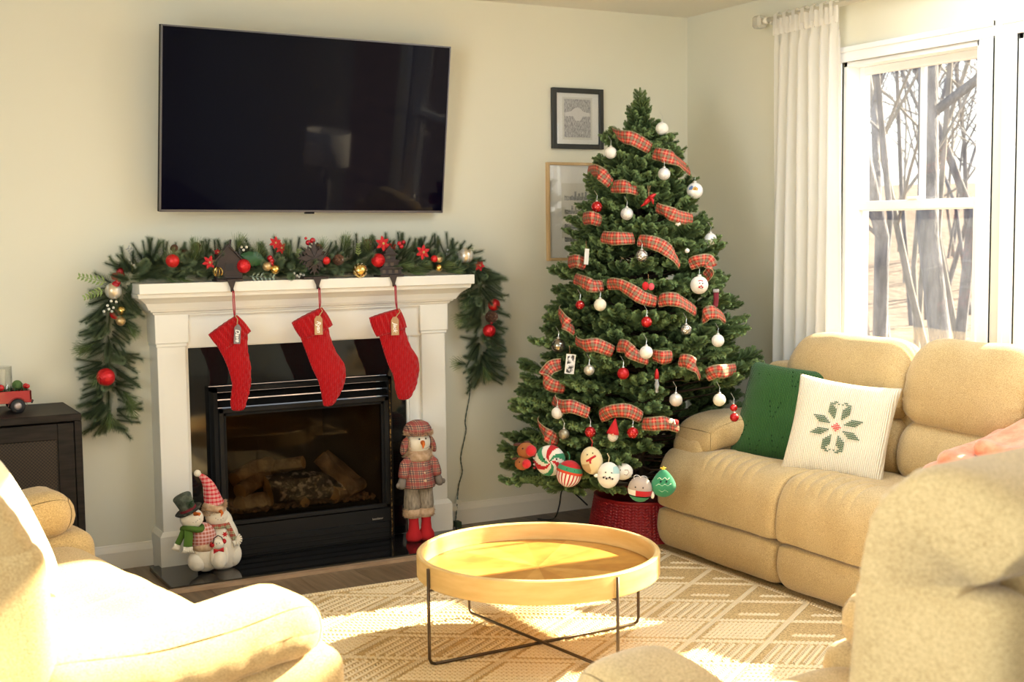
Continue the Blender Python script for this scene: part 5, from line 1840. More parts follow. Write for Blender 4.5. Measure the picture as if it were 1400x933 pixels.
# ------------------------------------------------------------------ stocking holders and stockings
def build_stockings():
    M_iron = mat('brown_iron', (.045, .032, .028), .55, metal=.3)
    M_red = knit_mat('red_cable_knit', (.30, .0015, .003), (.62, .006, .012), 60)
    def txt(body, m, root, M, size):
        cu = bpy.data.curves.new('lettering', 'FONT'); cu.body = body; cu.size = size; cu.extrude = .0003; cu.align_x = 'CENTER'; cu.align_y = 'CENTER'; cu.shear = .3; cu.offset = .0006
        o = bpy.data.objects.new('tmp', cu); COL.objects.link(o)
        me = bpy.data.meshes.new_from_object(o.evaluated_get(bpy.context.evaluated_depsgraph_get()))
        bpy.data.objects.remove(o)
        me.materials.clear()
        ob = link('lettering', me, m, root); ob.matrix_local = Matrix(M)
        return ob
    zt = 1.2478
    specs = [
        (317, 'house', 'stocking with a grey name tag, leftmost of the three', 'Dave', (.18, .16, .16)),
        (434.5, 'snowflake', 'stocking in the middle hanging from the snowflake holder', 'Ryan', (.42, .25, .12)),
        (538.5, 'cabin', 'stocking with tan name tag, rightmost beside the pilaster', 'Jack', (.42, .25, .12)),
    ]
    outl = [
        # centre line of cuff and foot in photo pixels, with half widths
        dict(cuff=[(288, 456), (318, 431)], body=[(316, 462, 21), (322, 485, 15.5), (327, 505, 13), (330, 525, 12), (327, 545, 11), (325, 562, 8)], heel=(333, 510, 9)),
        dict(cuff=[(402, 440), (434, 420)], body=[(428, 450, 19), (436, 475, 18), (446, 500, 18.5), (453, 520, 17), (452, 540, 12), (448, 556, 6)], heel=(460, 512, 12)),
        dict(cuff=[(508, 434), (540, 421)], body=[(534, 446, 18), (540, 470, 17.5), (548, 492, 18.5), (554, 512, 16.5), (554, 532, 13.5), (552, 547, 7)], heel=(561, 504, 12)),
    ]
    for i, (px, kind, lab, name, tagc) in enumerate(specs):
        p = gy(px, 384, 5.468); x = p.x
        h = Thing('stocking_holder', {'house': 'dark iron stocking holder shaped like a house on the mantel', 'snowflake': 'brown iron snowflake stocking holder on the mantel',
                  'cabin': 'dark iron stocking holder shaped like a tiered cabin at right'}[kind], 'stocking holder', (x, 5.52, zt), 'stocking holders on the mantel shelf')
        bevel(h.part('base', G().box(x - .062, x + .055, 5.475, 5.56, zt, zt + .010), M_iron), .002, 1)
        hook = G().prism([(x - .020, zt + .009), (x + .020, zt + .009), (x + .007, zt - .028), (x + .006, zt - .045), (x - .004, zt - .045), (x - .005, zt - .028)], 5.469, 5.476)
        h.part('hook_plate', hook, M_iron)
        h.part('hook', G().tube([(x + .001, 5.472, zt - .036), (x + .001, 5.458, zt - .046), (x + .001, 5.452, zt - .036)], .003, 6), M_iron)
        if kind == 'house':
            bw = .058
            bevel(h.part('house_front', G().prism([(x - bw, zt + .01), (x + bw, zt + .01), (x + bw, zt + .085), (x, zt + .150), (x - bw, zt + .085)], 5.50, 5.53), M_iron), .002, 1)
            for k in range(8): h.part('siding_board', G().box(x - bw + .004, x + bw - .004, 5.4965, 5.501, zt + .014 + k * .009, zt + .021 + k * .009), M_iron)
            for sx in (-1, 1):
                M = roty(sx * .86); g = G().box(-.008, .105, -.02, .02, 0, .007, None)
                g = G().prism([(x, zt + .158), (x + sx * (bw + .014), zt + .080), (x + sx * (bw + .014), zt + .073), (x, zt + .149)], 5.494, 5.536); h.part('roof_slope', g, M_iron)
            h.part('window', G().box(x - .018, x + .018, 5.495, 5.4965, zt + .045, zt + .075), mat('iron_window', (.012, .01, .01), .4))
            h.part('roof_spire', G().tube([(x + .008, 5.515, zt + .15), (x + .014, 5.515, zt + .178)], .004, 6), M_iron)
        elif kind == 'snowflake':
            c = np.array([x - .004, 5.50, zt + .092])
            for k in range(8):
                a = k * pi / 4
                L = .078 if k % 2 == 0 else .064
                d = np.array([math.sin(a), 0, math.cos(a)]); n = np.array([d[2], 0, -d[0]])
                g = G()
                w = .013
                P = [c, c + d * L * .5 + n * w, c + d * L, c + d * L * .5 - n * w]
                top = [q + np.array([0, -.006, 0]) for q in P]; top[0] = top[0] + np.array([0, -.004, 0]); top[2] = top[2] + np.array([0, .004, 0])
                g.add(P + top, [(0, 3, 2, 1), (4, 5, 6, 7), (0, 1, 5, 4), (1, 2, 6, 5), (2, 3, 7, 6), (3, 0, 4, 7)])
                for s in (-1, 1):
                    g.tube([c + d * L * .6, c + d * L * .86 + n * s * .020], .0042, 5); g.tube([c + d * L * .38, c + d * L * .60 + n * s * .022], .0042, 5)
                h.part('snowflake_arm', g, M_iron)
        else:
            for k in range(3):
                w = .052 - .012 * k
                h.part('cabin_tier', G().box(x - w, x + w, 5.50 + .004 * k, 5.545 - .004 * k, zt + .01 + k * .033, zt + .036 + k * .033), M_iron)
                h.part('tier_roof', G().prism([(x - w - .010, zt + .034 + k * .033), (x + w + .010, zt + .034 + k * .033), (x + w - .008, zt + .044 + k * .033), (x - w + .008, zt + .044 + k * .033)], 5.494, 5.55), M_iron)
                for q in range(3 - k): h.part('window', G().box(x - w + .010 + q * .030, x - w + .026 + q * .030, 5.4985 + .004 * k, 5.50 + .004 * k, zt + .014 + k * .033, zt + .031 + k * .033), mat('iron_window_pane', (.10, .07, .045), .4))
            h.part('roof_peak', G().prism([(x - .026, zt + .110), (x + .026, zt + .110), (x, zt + .142)], 5.508, 5.54), M_iron)
        # stocking
        o = outl[i]
        Y = 5.452
        top = gy(px + .5, 432, Y)
        t = Thing('christmas_stocking', 'red cable knit ' + lab, 'stocking', (top.x, Y, top.z - .42), 'red knitted stockings hanging from the mantel')
        L_ = t.loc
        # body: horizontal elliptical sections following the photographed outline
        rows = o['body']
        c = catmull(np.array([(a, b, w) for a, b, w in rows], float), 50, closed=False)
        P = []
        thick = .034 if i else .026
        nseg = 40
        for k, (a, b, w) in enumerate(c):
            f = k / (len(c) - 1)
            wl, wr = w, w
            hx, hy, hr = o['heel']
            wr = w + (hx + hr - (a + w)) * math.exp(-((b - hy) / 16) ** 2) if hx + hr > a + w else w
            # slight slope of the sections
            ctr = gy(a + (wr - wl) / 2, b, Y); half = (wl + wr) / 2 / CF * np.linalg.norm(np.array(ctr) - np.array([0, 0, CH])) * 1.08
            sl = .35 * (1 - f)
            row = []
            endk = 1 if f < .93 else math.sqrt(max(0, 1 - ((f - .93) / .07) ** 2)) * .85 + .15
            for q in range(nseg):
                th = 2 * pi * q / nseg
                ct, st = math.cos(th), math.sin(th)
                X = half * ct * endk
                yy = thick * .5 * st * endk * (1 - .25 * f)
                cable = .0055 * abs(math.sin(ct * 7.5 + .9 * math.sin(f * 34 + (q // 5)))) + .0022 * math.sin(f * 75 + ct * 9)
                row.append((ctr.x + X, Y + yy + (-cable if st < 0 else 0), ctr.z + X * sl * .6))
            P.append(row)
        g = G().grid(P, close=True); g.f.append([(len(P) - 1) * nseg + q for q in range(nseg)])
        weld(t.part('sock', g, M_red, True))
        # cuff: a slanting ribbed band
        (ax_, ay_), (bx_, by_) = o['cuff']
        tl = np.array(gy(ax_, ay_, Y)); tr = np.array(gy(bx_ + 3, by_ + 2, Y))
        ux = tr - tl; W = np.linalg.norm(ux); ux /= W; dn = np.array([ux[2], 0, -ux[0]])
        if dn[2] > 0: dn = -dn
        P = []
        Wc = W * .5 + .012
        ctr0 = (tl + tr) / 2
        nn = 72
        for k in range(9):
            f = k / 8
            row = []
            for q in range(nn):
                th = 2 * pi * q / nn; rib = .004 * math.cos(q * pi / 2 * 1.0)
                X = (Wc + .004 * math.sin(pi * f)) * math.cos(th); yy = (thick * .80 + rib) * math.sin(th)
                row.append(ctr0 + ux * (X + .012 * f) + dn * (.092 * f) + np.array([0, yy, 0]))
            P.append(row)
        g = G().grid(P, close=True); g.f.append(list(range(nn))[::-1]); g.f.append([8 * nn + q for q in range(nn)])
        cf = t.part('cuff', g, M_red, True)
        # hanging loop
        hx, hz = x + .001, zt - .044
        attach = tr + np.array([0, 0, 0])
        t.part('hanging_loop', G().tube([(hx - .003, Y + .002, hz + .004), (hx - .004, Y - .004, hz - .07), tuple(attach + np.array([-.002, -.002, -.004]))], .0024, 6)
               .tube([(hx + .003, Y + .002, hz + .004), (hx + .005, Y + .003, hz - .06), tuple(attach + np.array([.002, .003, -.004]))], .0024, 6), mat('pink_red_cord', (.42, .03, .05), .8), True)
        # name tag, tied on: part of the stocking
        tp = {0: (324.5, 457), 1: (435.5, 445), 2: (540, 446)}[i]
        c0 = np.array(gy(tp[0], tp[1], Y - .034))
        w2, h2 = (.0185 if i else .014), .0415
        poly = [(-w2, -h2), (w2, -h2), (w2, h2 - .014), (w2 - .010, h2), (-w2 + .010, h2), (-w2, h2 - .014)]
        tilt = roty(.08 if i == 0 else .0)
        g = G().prism(poly, -.0015, .0015, M=tilt, c=c0)
        tg = t.part('name_tag', g, mat('tag_wood_%d' % min(i, 1), tagc, .6, col2=tuple(v * 1.35 for v in tagc), scale=18, stretch=(8, 1, 1)), label=('grey wooden name tag' if i == 0 else 'tan wooden name tag'))
        M = np.eye(4); R_ = roty(.08 if i == 0 else 0) @ np.array([[0, 1, 0], [0, 0, -1], [-1, 0, 0.0]])
        # text plane: text x runs down, text y runs to the right
        Rm = np.array([[0, 1.0, 0], [0, 0, -1.0], [-1.0, 0, 0]])
        M[:3, :3] = Rm; M[:3, 3] = c0 + np.array([0, -.0019, -.006]) - L_
        txt(name, mat('white_paint_lettering', (.92, .90, .84), .6), tg, M, .026)
        t.part('twine', G().tube([tuple(c0 + np.array([0, 0, h2 - .006])), tuple(attach + np.array([.006, -.02, -.010])), tuple(attach + np.array([0, -.006, .004]))], .0022, 6), mat('natural_twine', (.55, .36, .17), .9), True)


# ------------------------------------------------------------------ garland on the mantel
def needle_template(L=.13, n=150, nl=.022, spread=.9, seed=0, w=.0009, start=.0):
    """a pine twig: thin needles along a stem pointing +z"""
    R = np.random.default_rng(seed)
    V = []; F = []; T = []
    for i in range(n):
        t = start + (1 - start) * (i + .5) / n
        a = i * 2.4
        rad = np.array([math.cos(a), math.sin(a), 0])
        d = rad * spread + np.array([0, 0, .75 + .9 * t ** 3]); d /= np.linalg.norm(d)
        s = np.array([0, 0, L * t]); l = nl * R.uniform(.75, 1.1) * (1 - .35 * t)
        e = s + d * l; q = np.cross(d, rad + np.array([0, 0, .3])); q = q / np.linalg.norm(q) * w
        k = len(V)
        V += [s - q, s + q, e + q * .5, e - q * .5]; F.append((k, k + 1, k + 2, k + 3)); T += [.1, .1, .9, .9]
    return np.array(V), np.array(F), np.array(T)


def build_garland():
    t = Thing('garland', 'mixed pine garland with red and gold ornaments draped over the mantel', 'garland', (1.99, 5.6, 1.2475))
    L = t.loc
    R = np.random.default_rng(12)
    path = []
    def P(x, y, Y): return np.array(gy(x, y, Y))
    # centre line: left drop, along the shelf, right drop
    cl = [P(150, 580, 5.70), P(150, 520, 5.68), P(148, 470, 5.66), P(150, 430, 5.64), P(165, 395, 5.62), P(190, 372, 5.60)]
    cl += [np.array([x, 5.63, 1.30]) for x in np.linspace(1.30, 2.76, 14)]
    cl += [P(655, 375, 5.62), P(660, 405, 5.64), P(660, 440, 5.66), P(658, 480, 5.68), P(660, 515, 5.70)]
    cl = catmull(np.array(cl), len(cl) * 10, closed=False)
    seglen = np.linalg.norm(np.diff(cl, axis=0), axis=1)
    cum = np.concatenate([[0], np.cumsum(seglen)]); tot = cum[-1]
    def at(s):
        i = min(len(cl) - 2, np.searchsorted(cum, s) - 1) if s > 0 else 0
        f = (s - cum[i]) / (seglen[i] + 1e-9)
        p = cl[i] + (cl[i + 1] - cl[i]) * f; d = cl[i + 1] - cl[i]
        return p, d / np.linalg.norm(d)
    pine = [needle_template(.12, 250, .038, 1.35, i, w=.0009) for i in range(3)]
    sets = {'pine_twigs': [], 'long_needles': []}
    pos = []; dirs = []; sc = []
    nS = 620
    for i in range(nS):
        s = tot * (i + .5) / nS
        p, d = at(s)
        drop = s < 1.0 * .62 or s > tot - .62
        a = R.uniform(0, 2 * pi)
        u = np.cross(d, (0, 1.0, 0)); u /= np.linalg.norm(u); v = np.cross(d, u)
        side = u * math.cos(a) + v * math.sin(a)
        hang = -1 if s < tot / 2 else 1
        if drop:
            out = side * np.array([1.3, .5, .5]) + np.array([0, -.25, -.55])
            q = p + side * np.array([.03, .012, .02])
            scl = R.uniform(.6, .95)
        else:
            side[1] = -abs(side[1]) * .55; side[2] = side[2] * (.8) + .45
            if side[2] < -.2: side[2] = -.1
            out = side + d * hang * R.uniform(-.2, .8)
            q = p + side * .03 + np.array([0, R.uniform(-.06, .04), 0])
            q[2] = max(q[2], 1.262); scl = R.uniform(.6, .92)
        out = out / np.linalg.norm(out) + R.normal(0, .33, 3) * np.array([1, .5, 1])
        out = out / np.linalg.norm(out)
        tip = q + out * .12 * scl
        if tip[1] > BW - .02 or q[1] > BW - .02: out[1] = -abs(out[1]) - .2; q[1] = min(q[1], BW - .03)
        if not drop and tip[2] < 1.262: out[2] = abs(out[2]) * .3 + .1
        # keep sprigs of the drops off the mantel body
        pos.append(q); dirs.append(out); sc.append(scl)
    for i in range(150):
        x = R.uniform(1.24, 2.74); q = np.array([x, R.uniform(5.52, 5.66), R.uniform(1.262, 1.285)])
        pos.append(q); dirs.append(np.array([R.uniform(-1, 1), R.uniform(-.6, .1), R.uniform(-.05, .35)])); sc.append(R.uniform(.45, .75))
    V, F, A = scatter(pine, np.array(pos), np.array(dirs), np.array(sc), R.uniform(0, 6, len(pos)))
    V[:, 1] = np.minimum(V[:, 1], BW - .004)
    sel = (V[:, 0] > 1.218) & (V[:, 0] < 2.776) & (V[:, 2] > 1.18) & (V[:, 1] > 5.484); V[sel, 2] = np.maximum(V[sel, 2], 1.249)
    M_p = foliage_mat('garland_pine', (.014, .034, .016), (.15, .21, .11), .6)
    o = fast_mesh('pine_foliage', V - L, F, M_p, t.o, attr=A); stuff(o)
    # long needled pine picks
    ln = [needle_template(.05, 80, .085, .62, 30 + i, w=.0010) for i in range(2)]
    pts = [(232, 362, 0, .25), (222, 375, .6, -.7), (240, 375, .8, -.8), (262, 362, .2, .8), (272, 352, -.3, .9), (322, 345, .3, .9), (395, 355, -.3, .9), (540, 362, 1, -.1), (556, 372, 1, -.2),
           (566, 368, .9, .3), (598, 366, .8, .2), (130, 470, -.9, -.3), (128, 478, -1, .1), (140, 505, -.6, -.9), (168, 535, .6, -.9), (172, 548, .4, -1), (150, 560, -.1, -1), (640, 430, -.8, -.4), (638, 498, -.9, .1),
           (645, 405, -.7, -.6), (660, 500, .3, -1), (172, 440, .5, -.9), (350, 358, .2, 1), (470, 345, .1, 1), (505, 350, -.3, 1), (436, 352, .2, 1), (610, 372, .9, 0)]
    ps = []; ds = []
    for x, y, dx, dz in pts:
        ps.append(P(x, y, 5.54 if 190 < x < 645 else 5.62)); ds.append(np.array([dx, -.35, dz + .001]))
    V, F, A = scatter(ln, np.array(ps), np.array(ds), np.full(len(ps), .95), R.uniform(0, 6, len(ps)))
    V[:, 1] = np.minimum(V[:, 1], BW - .004)
    sel = (V[:, 0] > 1.218) & (V[:, 0] < 2.776) & (V[:, 2] > 1.12); V[sel, 2] = np.maximum(V[sel, 2], 1.249)
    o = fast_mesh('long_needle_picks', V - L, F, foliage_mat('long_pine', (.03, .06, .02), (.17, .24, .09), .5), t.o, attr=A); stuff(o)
    # pale green fern sprays and leafy sprays
    def leafspray(name, x, y, Y, ang, n, ll, lw, m, step=.011, both=True):
        g = G(); p = P(x, y, Y); d = np.array([math.cos(ang), -.12, math.sin(ang)]); d /= np.linalg.norm(d)
        nrm = np.array([-math.sin(ang), 0, math.cos(ang)])
        g.tube([p, p + d * step * n], .0012, 4)
        for k in range(n):
            for s in ((-1, 1) if both else (1,)):
                q = p + d * step * (k + .6); dd = d * .75 + nrm * s; dd /= np.linalg.norm(dd)
                l = ll * (1 - .5 * k / n); w = np.cross(dd, (0, -1, 0)); w = w / np.linalg.norm(w) * lw
                g.add([q, q + dd * l * .45 + w + np.array([0, -.002, 0]), q + dd * l, q + dd * l * .45 - w + np.array([0, -.002, 0]), q + dd * l * .5 + np.array([0, -.005, 0])], [(0, 1, 4), (1, 2, 4), (2, 3, 4), (3, 0, 4)])
        return t.part(name, g, m, False)
    lime = mat('lime_fern', (.36, .45, .16), .6, col2=(.22, .34, .10), scale=40)
    sage = mat('sage_leaf', (.34, .42, .32), .6); silv = mat('silver_leaf', (.48, .50, .50), .35, metal=.5, col2=(.9, .9, .9), scale=200, ramp=(.5, .6))
    holly = mat('holly_leaf', (.02, .09, .03), .35)
    leafspray('fern_spray', 146, 386, 5.58, 2.9, 7, .032, .005, lime, .017); leafspray('fern_spray', 142, 396, 5.58, 3.5, 6, .028, .005, lime, .015)
    leafspray('fern_spray', 405, 372, 5.56, 1.45, 9, .030, .004, lime); leafspray('fern_spray', 636, 356, 5.60, 1.1, 6, .026, .003, lime)
    leafspray('fern_spray', 490, 350, 5.56, 1.6, 5, .022, .004, lime)
    leafspray('sage_spray', 341, 378, 5.53, -.06, 6, .034, .0052, sage, .018); leafspray('sage_spray', 418, 366, 5.55, .3, 5, .026, .004, sage, .014)
    leafspray('silver_spray', 196, 358, 5.60, 2.4, 8, .028, .004, silv); leafspray('silver_spray', 205, 352, 5.6, .5, 6, .026, .004, silv)
    leafspray('silver_spray', 640, 352, 5.58, 2.9, 12, .034, .0045, silv, .010); leafspray('silver_spray', 632, 362, 5.57, 2.7, 10, .034, .0045, silv, .010); leafspray('silver_spray', 620, 346, 5.58, -.5, 8, .034, .0045, silv, .010)
    leafspray('silver_spray', 322, 352, 5.6, .6, 7, .026, .004, silv)
    # dark magnolia leaf
    p = P(346, 356, 5.52); g = G(); rows = []
    for k in range(11):
        f = k / 10; w = .030 * math.sin(pi * min(1, f * .95 + .03)) ** .8
        c = p + np.array([-.055 + .11 * f, -.012 * math.sin(pi * f), .022 - .03 * f])
        rows.append([c + np.array([w * .45, 0, w]) * q + np.array([0, .006 * abs(q), 0]) for q in (-1, -.5, 0, .5, 1)])
    t.part('magnolia_leaf', G().grid(rows), holly, True)
    # baubles, berries, poinsettias, cones
    redb = mat('garland_red_foil', (.60, .012, .018), .3, metal=.3, bump=.9, bscale=90, bdist=.004)
    reds = mat('garland_red_satin', (.62, .015, .015), .38, metal=.2)
    gold = mat('garland_gold', (.75, .52, .16), .22, metal=.95); goldp = mat('garland_champagne', (.62, .45, .22), .35, metal=.7)
    champ = mat('champagne_striped', (.74, .62, .42), .3, metal=.5, col2=(.88, .86, .82), scale=14, stretch=(5, 1, 1), ramp=(.45, .55))
    def ball(name, x, y, r, Y, m, fn=None, lab=None):
        p = P(x, y, Y); rr = r / CF * np.linalg.norm(p - np.array([0, 0, CH]))
        o = t.part(name, G().ball(p, rr, 22, fn=fn), m, True, label=lab)
        return p, rr, o
    for x, y, r, m in ((236, 357, 9, reds), (333, 364, 9.5, redb), (446, 356.5, 5.5, reds), (517, 356, 9.5, redb), (675.5, 417, 8.5, reds), (669, 452.5, 9, redb), (144.5, 516, 12, redb),
                       (594, 354, 5, reds), (157, 430, 6.5, redb)):
        Y = 5.50 if 200 < x < 600 else 5.60
        ball('red_bauble', x, y, r, Y, m)
    for x, y, r, m in ((365, 364.5, 6.2, goldp), (376, 368.5, 6.4, gold), (600, 354, 5.6, goldp), (600, 366.5, 5.0, gold), (165, 439, 6.5, goldp), (166, 425, 6, gold)):
        ball('gold_bauble', x, y, r, 5.50 if x > 200 else 5.59, m)
    p, rr, _ = ball('gold_bauble', 492, 370, 10, 5.49, gold)
    g = G()
    for k in range(10):
        a = k * 2 * pi / 10; g.tube([p + np.array([math.cos(a + .5 * q) * rr * (1.0 - .25 * q), -rr * (.25 + .35 * q), math.sin(a + .5 * q) * rr * (1.0 - .25 * q)]) for q in (0, .5, 1, 1.5)], .0012, 4)
    t.part('glitter_swirl', g, mat('glitter_cream', (.85, .78, .55), .5))
    ball('striped_bauble', 155, 398, 11, 5.60, champ); ball('striped_bauble', 637, 350, 11, 5.56, champ)
    # wire gold lantern ball
    p = P(298, 372, 5.50); g = G()
    for k in range(6):
        a = k * pi / 6; g.tube([p + .020 * np.array([math.cos(a) * math.cos(q), math.sin(a) * math.cos(q), math.sin(q)]) for q in np.linspace(0, 2 * pi, 17)], .0016, 4)
    t.part('gold_wire_ball', g, gold)
    berry = mat('berry_red_gloss', (.48, .010, .02), .2, coat=.3)
    for x, y, r in ((157, 378, 5), (164, 371, 5), (166, 377, 4.5), (158, 389.5, 5), (161, 386, 4), (369, 353, 3.8), (371, 357, 3.8), (370.5, 361, 3.6), (421.5, 332, 3.8), (427.5, 329, 3.8), (418, 326, 2), (546, 333, 3.2), (549, 337, 3), (552, 331, 2.6), (672, 441, 2.5)):
        p, rr, _ = ball('red_berry', x, y, r, 5.52 if 200 < x < 600 else 5.585, berry)
    wb = mat('white_berry', (.80, .78, .68), .4)
    for x, y in ((170, 351), (176, 356), (179, 361), (183, 363), (185, 366), (192, 365), (175, 359), (161, 362), (157, 406), (152, 412), (147, 418), (149, 423), (155, 421), (142, 426), (159, 413), (153, 426), (402, 374), (406, 377), (411, 375), (398, 369), (409, 379), (415, 376), (330, 338), (333, 342), (337, 338)):
        ball('white_berry', x, y, 1.9, 5.53 if 200 < x < 600 else 5.58, wb)
    poin = mat('poinsettia_velvet', (.56, .006, .012), .75, sheen=.4)
    def poinsettia(x, y, r, Y, rot=0, squash=1):
        p = P(x, y, Y); R_ = r / CF * np.linalg.norm(p - np.array([0, 0, CH]))
        fl = None
        for ring, (nn, rr, off) in enumerate(((6, R_, 0), (5, R_ * .66, -.006))):
            for k in range(nn):
                a = rot + 2 * pi * (k + .5 * ring) / nn
                d = np.array([math.cos(a), 0, math.sin(a) * squash]); w = np.array([-math.sin(a), 0, math.cos(a)]) * rr * .27
                c = p + np.array([0, off, 0])
                rows = [[c, c, c], [c + d * rr * .35 - w * .9 + np.array([0, -.003, 0]), c + d * rr * .35 + np.array([0, -.006, 0]), c + d * rr * .35 + w * .9 + np.array([0, -.003, 0])],
                        [c + d * rr * .65 - w * .8 + np.array([0, -.004, 0]), c + d * rr * .65 + np.array([0, -.008, 0]), c + d * rr * .65 + w * .8 + np.array([0, -.004, 0])], [c + d * rr + np.array([0, -.001, 0])] * 3]
                g = G().grid(rows)
                if fl is None: fl = t.part('poinsettia', g, poin, True)
                else: mk('petal', g, poin, fl, True, origin=t.loc)
        g = G()
        for k in range(5): g.ball(p + np.array([math.cos(k * 1.26) * R_ * .1, -.012, math.sin(k * 1.26) * R_ * .1]), R_ * .07, 6)
        mk('flower_centre', g, mat('stamen_gold', (.6, .5, .2), .5), fl, True, origin=t.loc)
    for x, y, r, Y in ((286, 359, 10, 5.51), (376, 332, 9, 5.53), (384, 339, 9, 5.54), (523, 333, 11, 5.52), (530, 341, 8, 5.53), (536, 337, 7, 5.56), (578, 345, 11, 5.51), (655, 363, 9, 5.56), (297, 345, 5, 5.56)):
        poinsettia(x, y, r, Y, rot=x * .7)
    cone = mat('pine_cone', (.12, .055, .03), .8, col2=(.62, .55, .48), scale=90, ramp=(.62, .72))
    def pine_cone(x, y, r, Y, d=(0, -1, .3)):
        p = P(x, y, Y); R_ = r / CF * np.linalg.norm(p - np.array([0, 0, CH]))
        D = frames(np.array([d], float), np.array([0.0]))[0]
        g = G().ball((0, 0, 0), R_ * .55, 10, sq=(1, 1, 1.3))
        for k in range(60):
            f = k / 60; a = k * 2.399963; zz = (f * 2 - 1) * R_ * 1.0; rad = R_ * math.sqrt(max(0.02, 1 - (f * 1.7 - .85) ** 2)) * .95
            c_, s_ = math.cos(a), math.sin(a)
            b = np.array([c_ * rad * .5, s_ * rad * .5, zz]); e = np.array([c_ * rad, s_ * rad, zz + R_ * .22]); w = np.array([-s_, c_, 0]) * R_ * .22
            g.add([b - w * .4, b + w * .4, e + w, e - w, e + (e - b) * .2 + np.array([0, 0, R_ * .06])], [(0, 1, 2, 3), (3, 2, 4)])
        V = g.V() @ D.T + p; g.v = [V]
        t.part('pine_cone', g, cone)
    for x, y, r, Y in ((462, 356, 7.5, 5.50), (434, 340, 6, 5.53), (671, 434, 8.5, 5.59), (238, 340, 5, 5.58), (268, 338, 6, 5.58), (252, 346, 4.5, 5.57), (502, 333, 6, 5.56), (549, 334, 5, 5.56)):
        pine_cone(x, y, r, Y)
    # wire of the string lights hanging from the right drop, with labels
    w = Thing('light_cord', 'thin green twisted cord hanging from the garland beside the right pilaster', 'cord', (2.88, 5.70, .02))
    pts = [P(641, 520, 5.715), P(642, 540, 5.715), P(636, 575, 5.718), P(637, 590, 5.718), P(630, 625, 5.718), P(632, 645, 5.718), P(627, 665, 5.718), P(625, 690, 5.70), P(623, 712, 5.70)]
    c = catmull(np.array(pts), 90, closed=False)
    gm = mat('green_wire', (.03, .06, .03), .6)
    for ph in (0, pi):
        w.part('strand', G().tube([q + np.array([.0022 * math.cos(i * 1.1 + ph), .0022 * math.sin(i * 1.1 + ph), 0]) for i, q in enumerate(c)], .0016, 5), gm, True)
    lm = mat('paper_label', (.80, .76, .62), .6)
    for x, y, a in ((627, 687, .3), (622, 696, -.2)):
        q = P(x, y, 5.694); M = roty(a); g = G().box(-.013, .013, -.0006, .0006, -.011, .011, M); g.v[0] = g.v[0] + q
        w.part('warning_label', g, lm)
    p = P(624, 712, 5.69)
    w.part('plug', G().box(p[0] - .012, p[0] + .014, 5.66, 5.70, 0.001, .030), gm)


# ------------------------------------------------------------------ snowman figures, cords
def plaid3(name, base, c2, c3, scale):
    m, nt, b = nodes_of(name)
    N = nt.nodes.new; L = nt.links.new
    tc = N('ShaderNodeTexCoord'); sp = N('ShaderNodeSeparateXYZ'); L(tc.outputs['Object'], sp.inputs[0])
    prev = None
    for ax in (0, 2):
        for (c, pos, w, f) in ((c2, 0, .2, .6), (c3, .36, .05, .8)):
            mu = N('ShaderNodeMath'); mu.operation = 'MULTIPLY'; mu.inputs[1].default_value = scale; L(sp.outputs[ax], mu.inputs[0])
            md = N('ShaderNodeMath'); md.operation = 'PINGPONG'; md.inputs[1].default_value = .5; L(mu.outputs[0], md.inputs[0])
            su = N('ShaderNodeMath'); su.operation = 'SUBTRACT'; su.inputs[1].default_value = pos; L(md.outputs[0], su.inputs[0])
            ab = N('ShaderNodeMath'); ab.operation = 'ABSOLUTE'; L(su.outputs[0], ab.inputs[0])
            lt = N('ShaderNodeMath'); lt.operation = 'LESS_THAN'; lt.inputs[1].default_value = w; L(ab.outputs[0], lt.inputs[0])
            m2 = N('ShaderNodeMath'); m2.operation = 'MULTIPLY'; m2.inputs[1].default_value = f; L(lt.outputs[0], m2.inputs[0])
            mx = N('ShaderNodeMix'); mx.data_type = 'RGBA'; L(m2.outputs[0], mx.inputs[0]); mx.inputs[7].default_value = (*c, 1)
            if prev is None: mx.inputs[6].default_value = (*base, 1)
            else: L(prev, mx.inputs[6])
            prev = mx.outputs[2]
    L(prev, b.inputs['Base Color']); b.inputs['Roughness'].default_value = .9
    return m


def fur(g_centres, n, length, seed, w=.0011):
    """short fur tufts: centres = list of (point, normal)"""
    R = np.random.default_rng(seed); g = G()
    for _ in range(n):
        p, nrm = g_centres(R)
        d = nrm + R.normal(0, .45, 3); d /= np.linalg.norm(d)
        q = np.cross(d, R.normal(size=3)); q = q / (np.linalg.norm(q) + 1e-9) * w
        g.add([p - q, p + q, p + d * length * R.uniform(.6, 1.1)], [(0, 1, 2)])
    return g


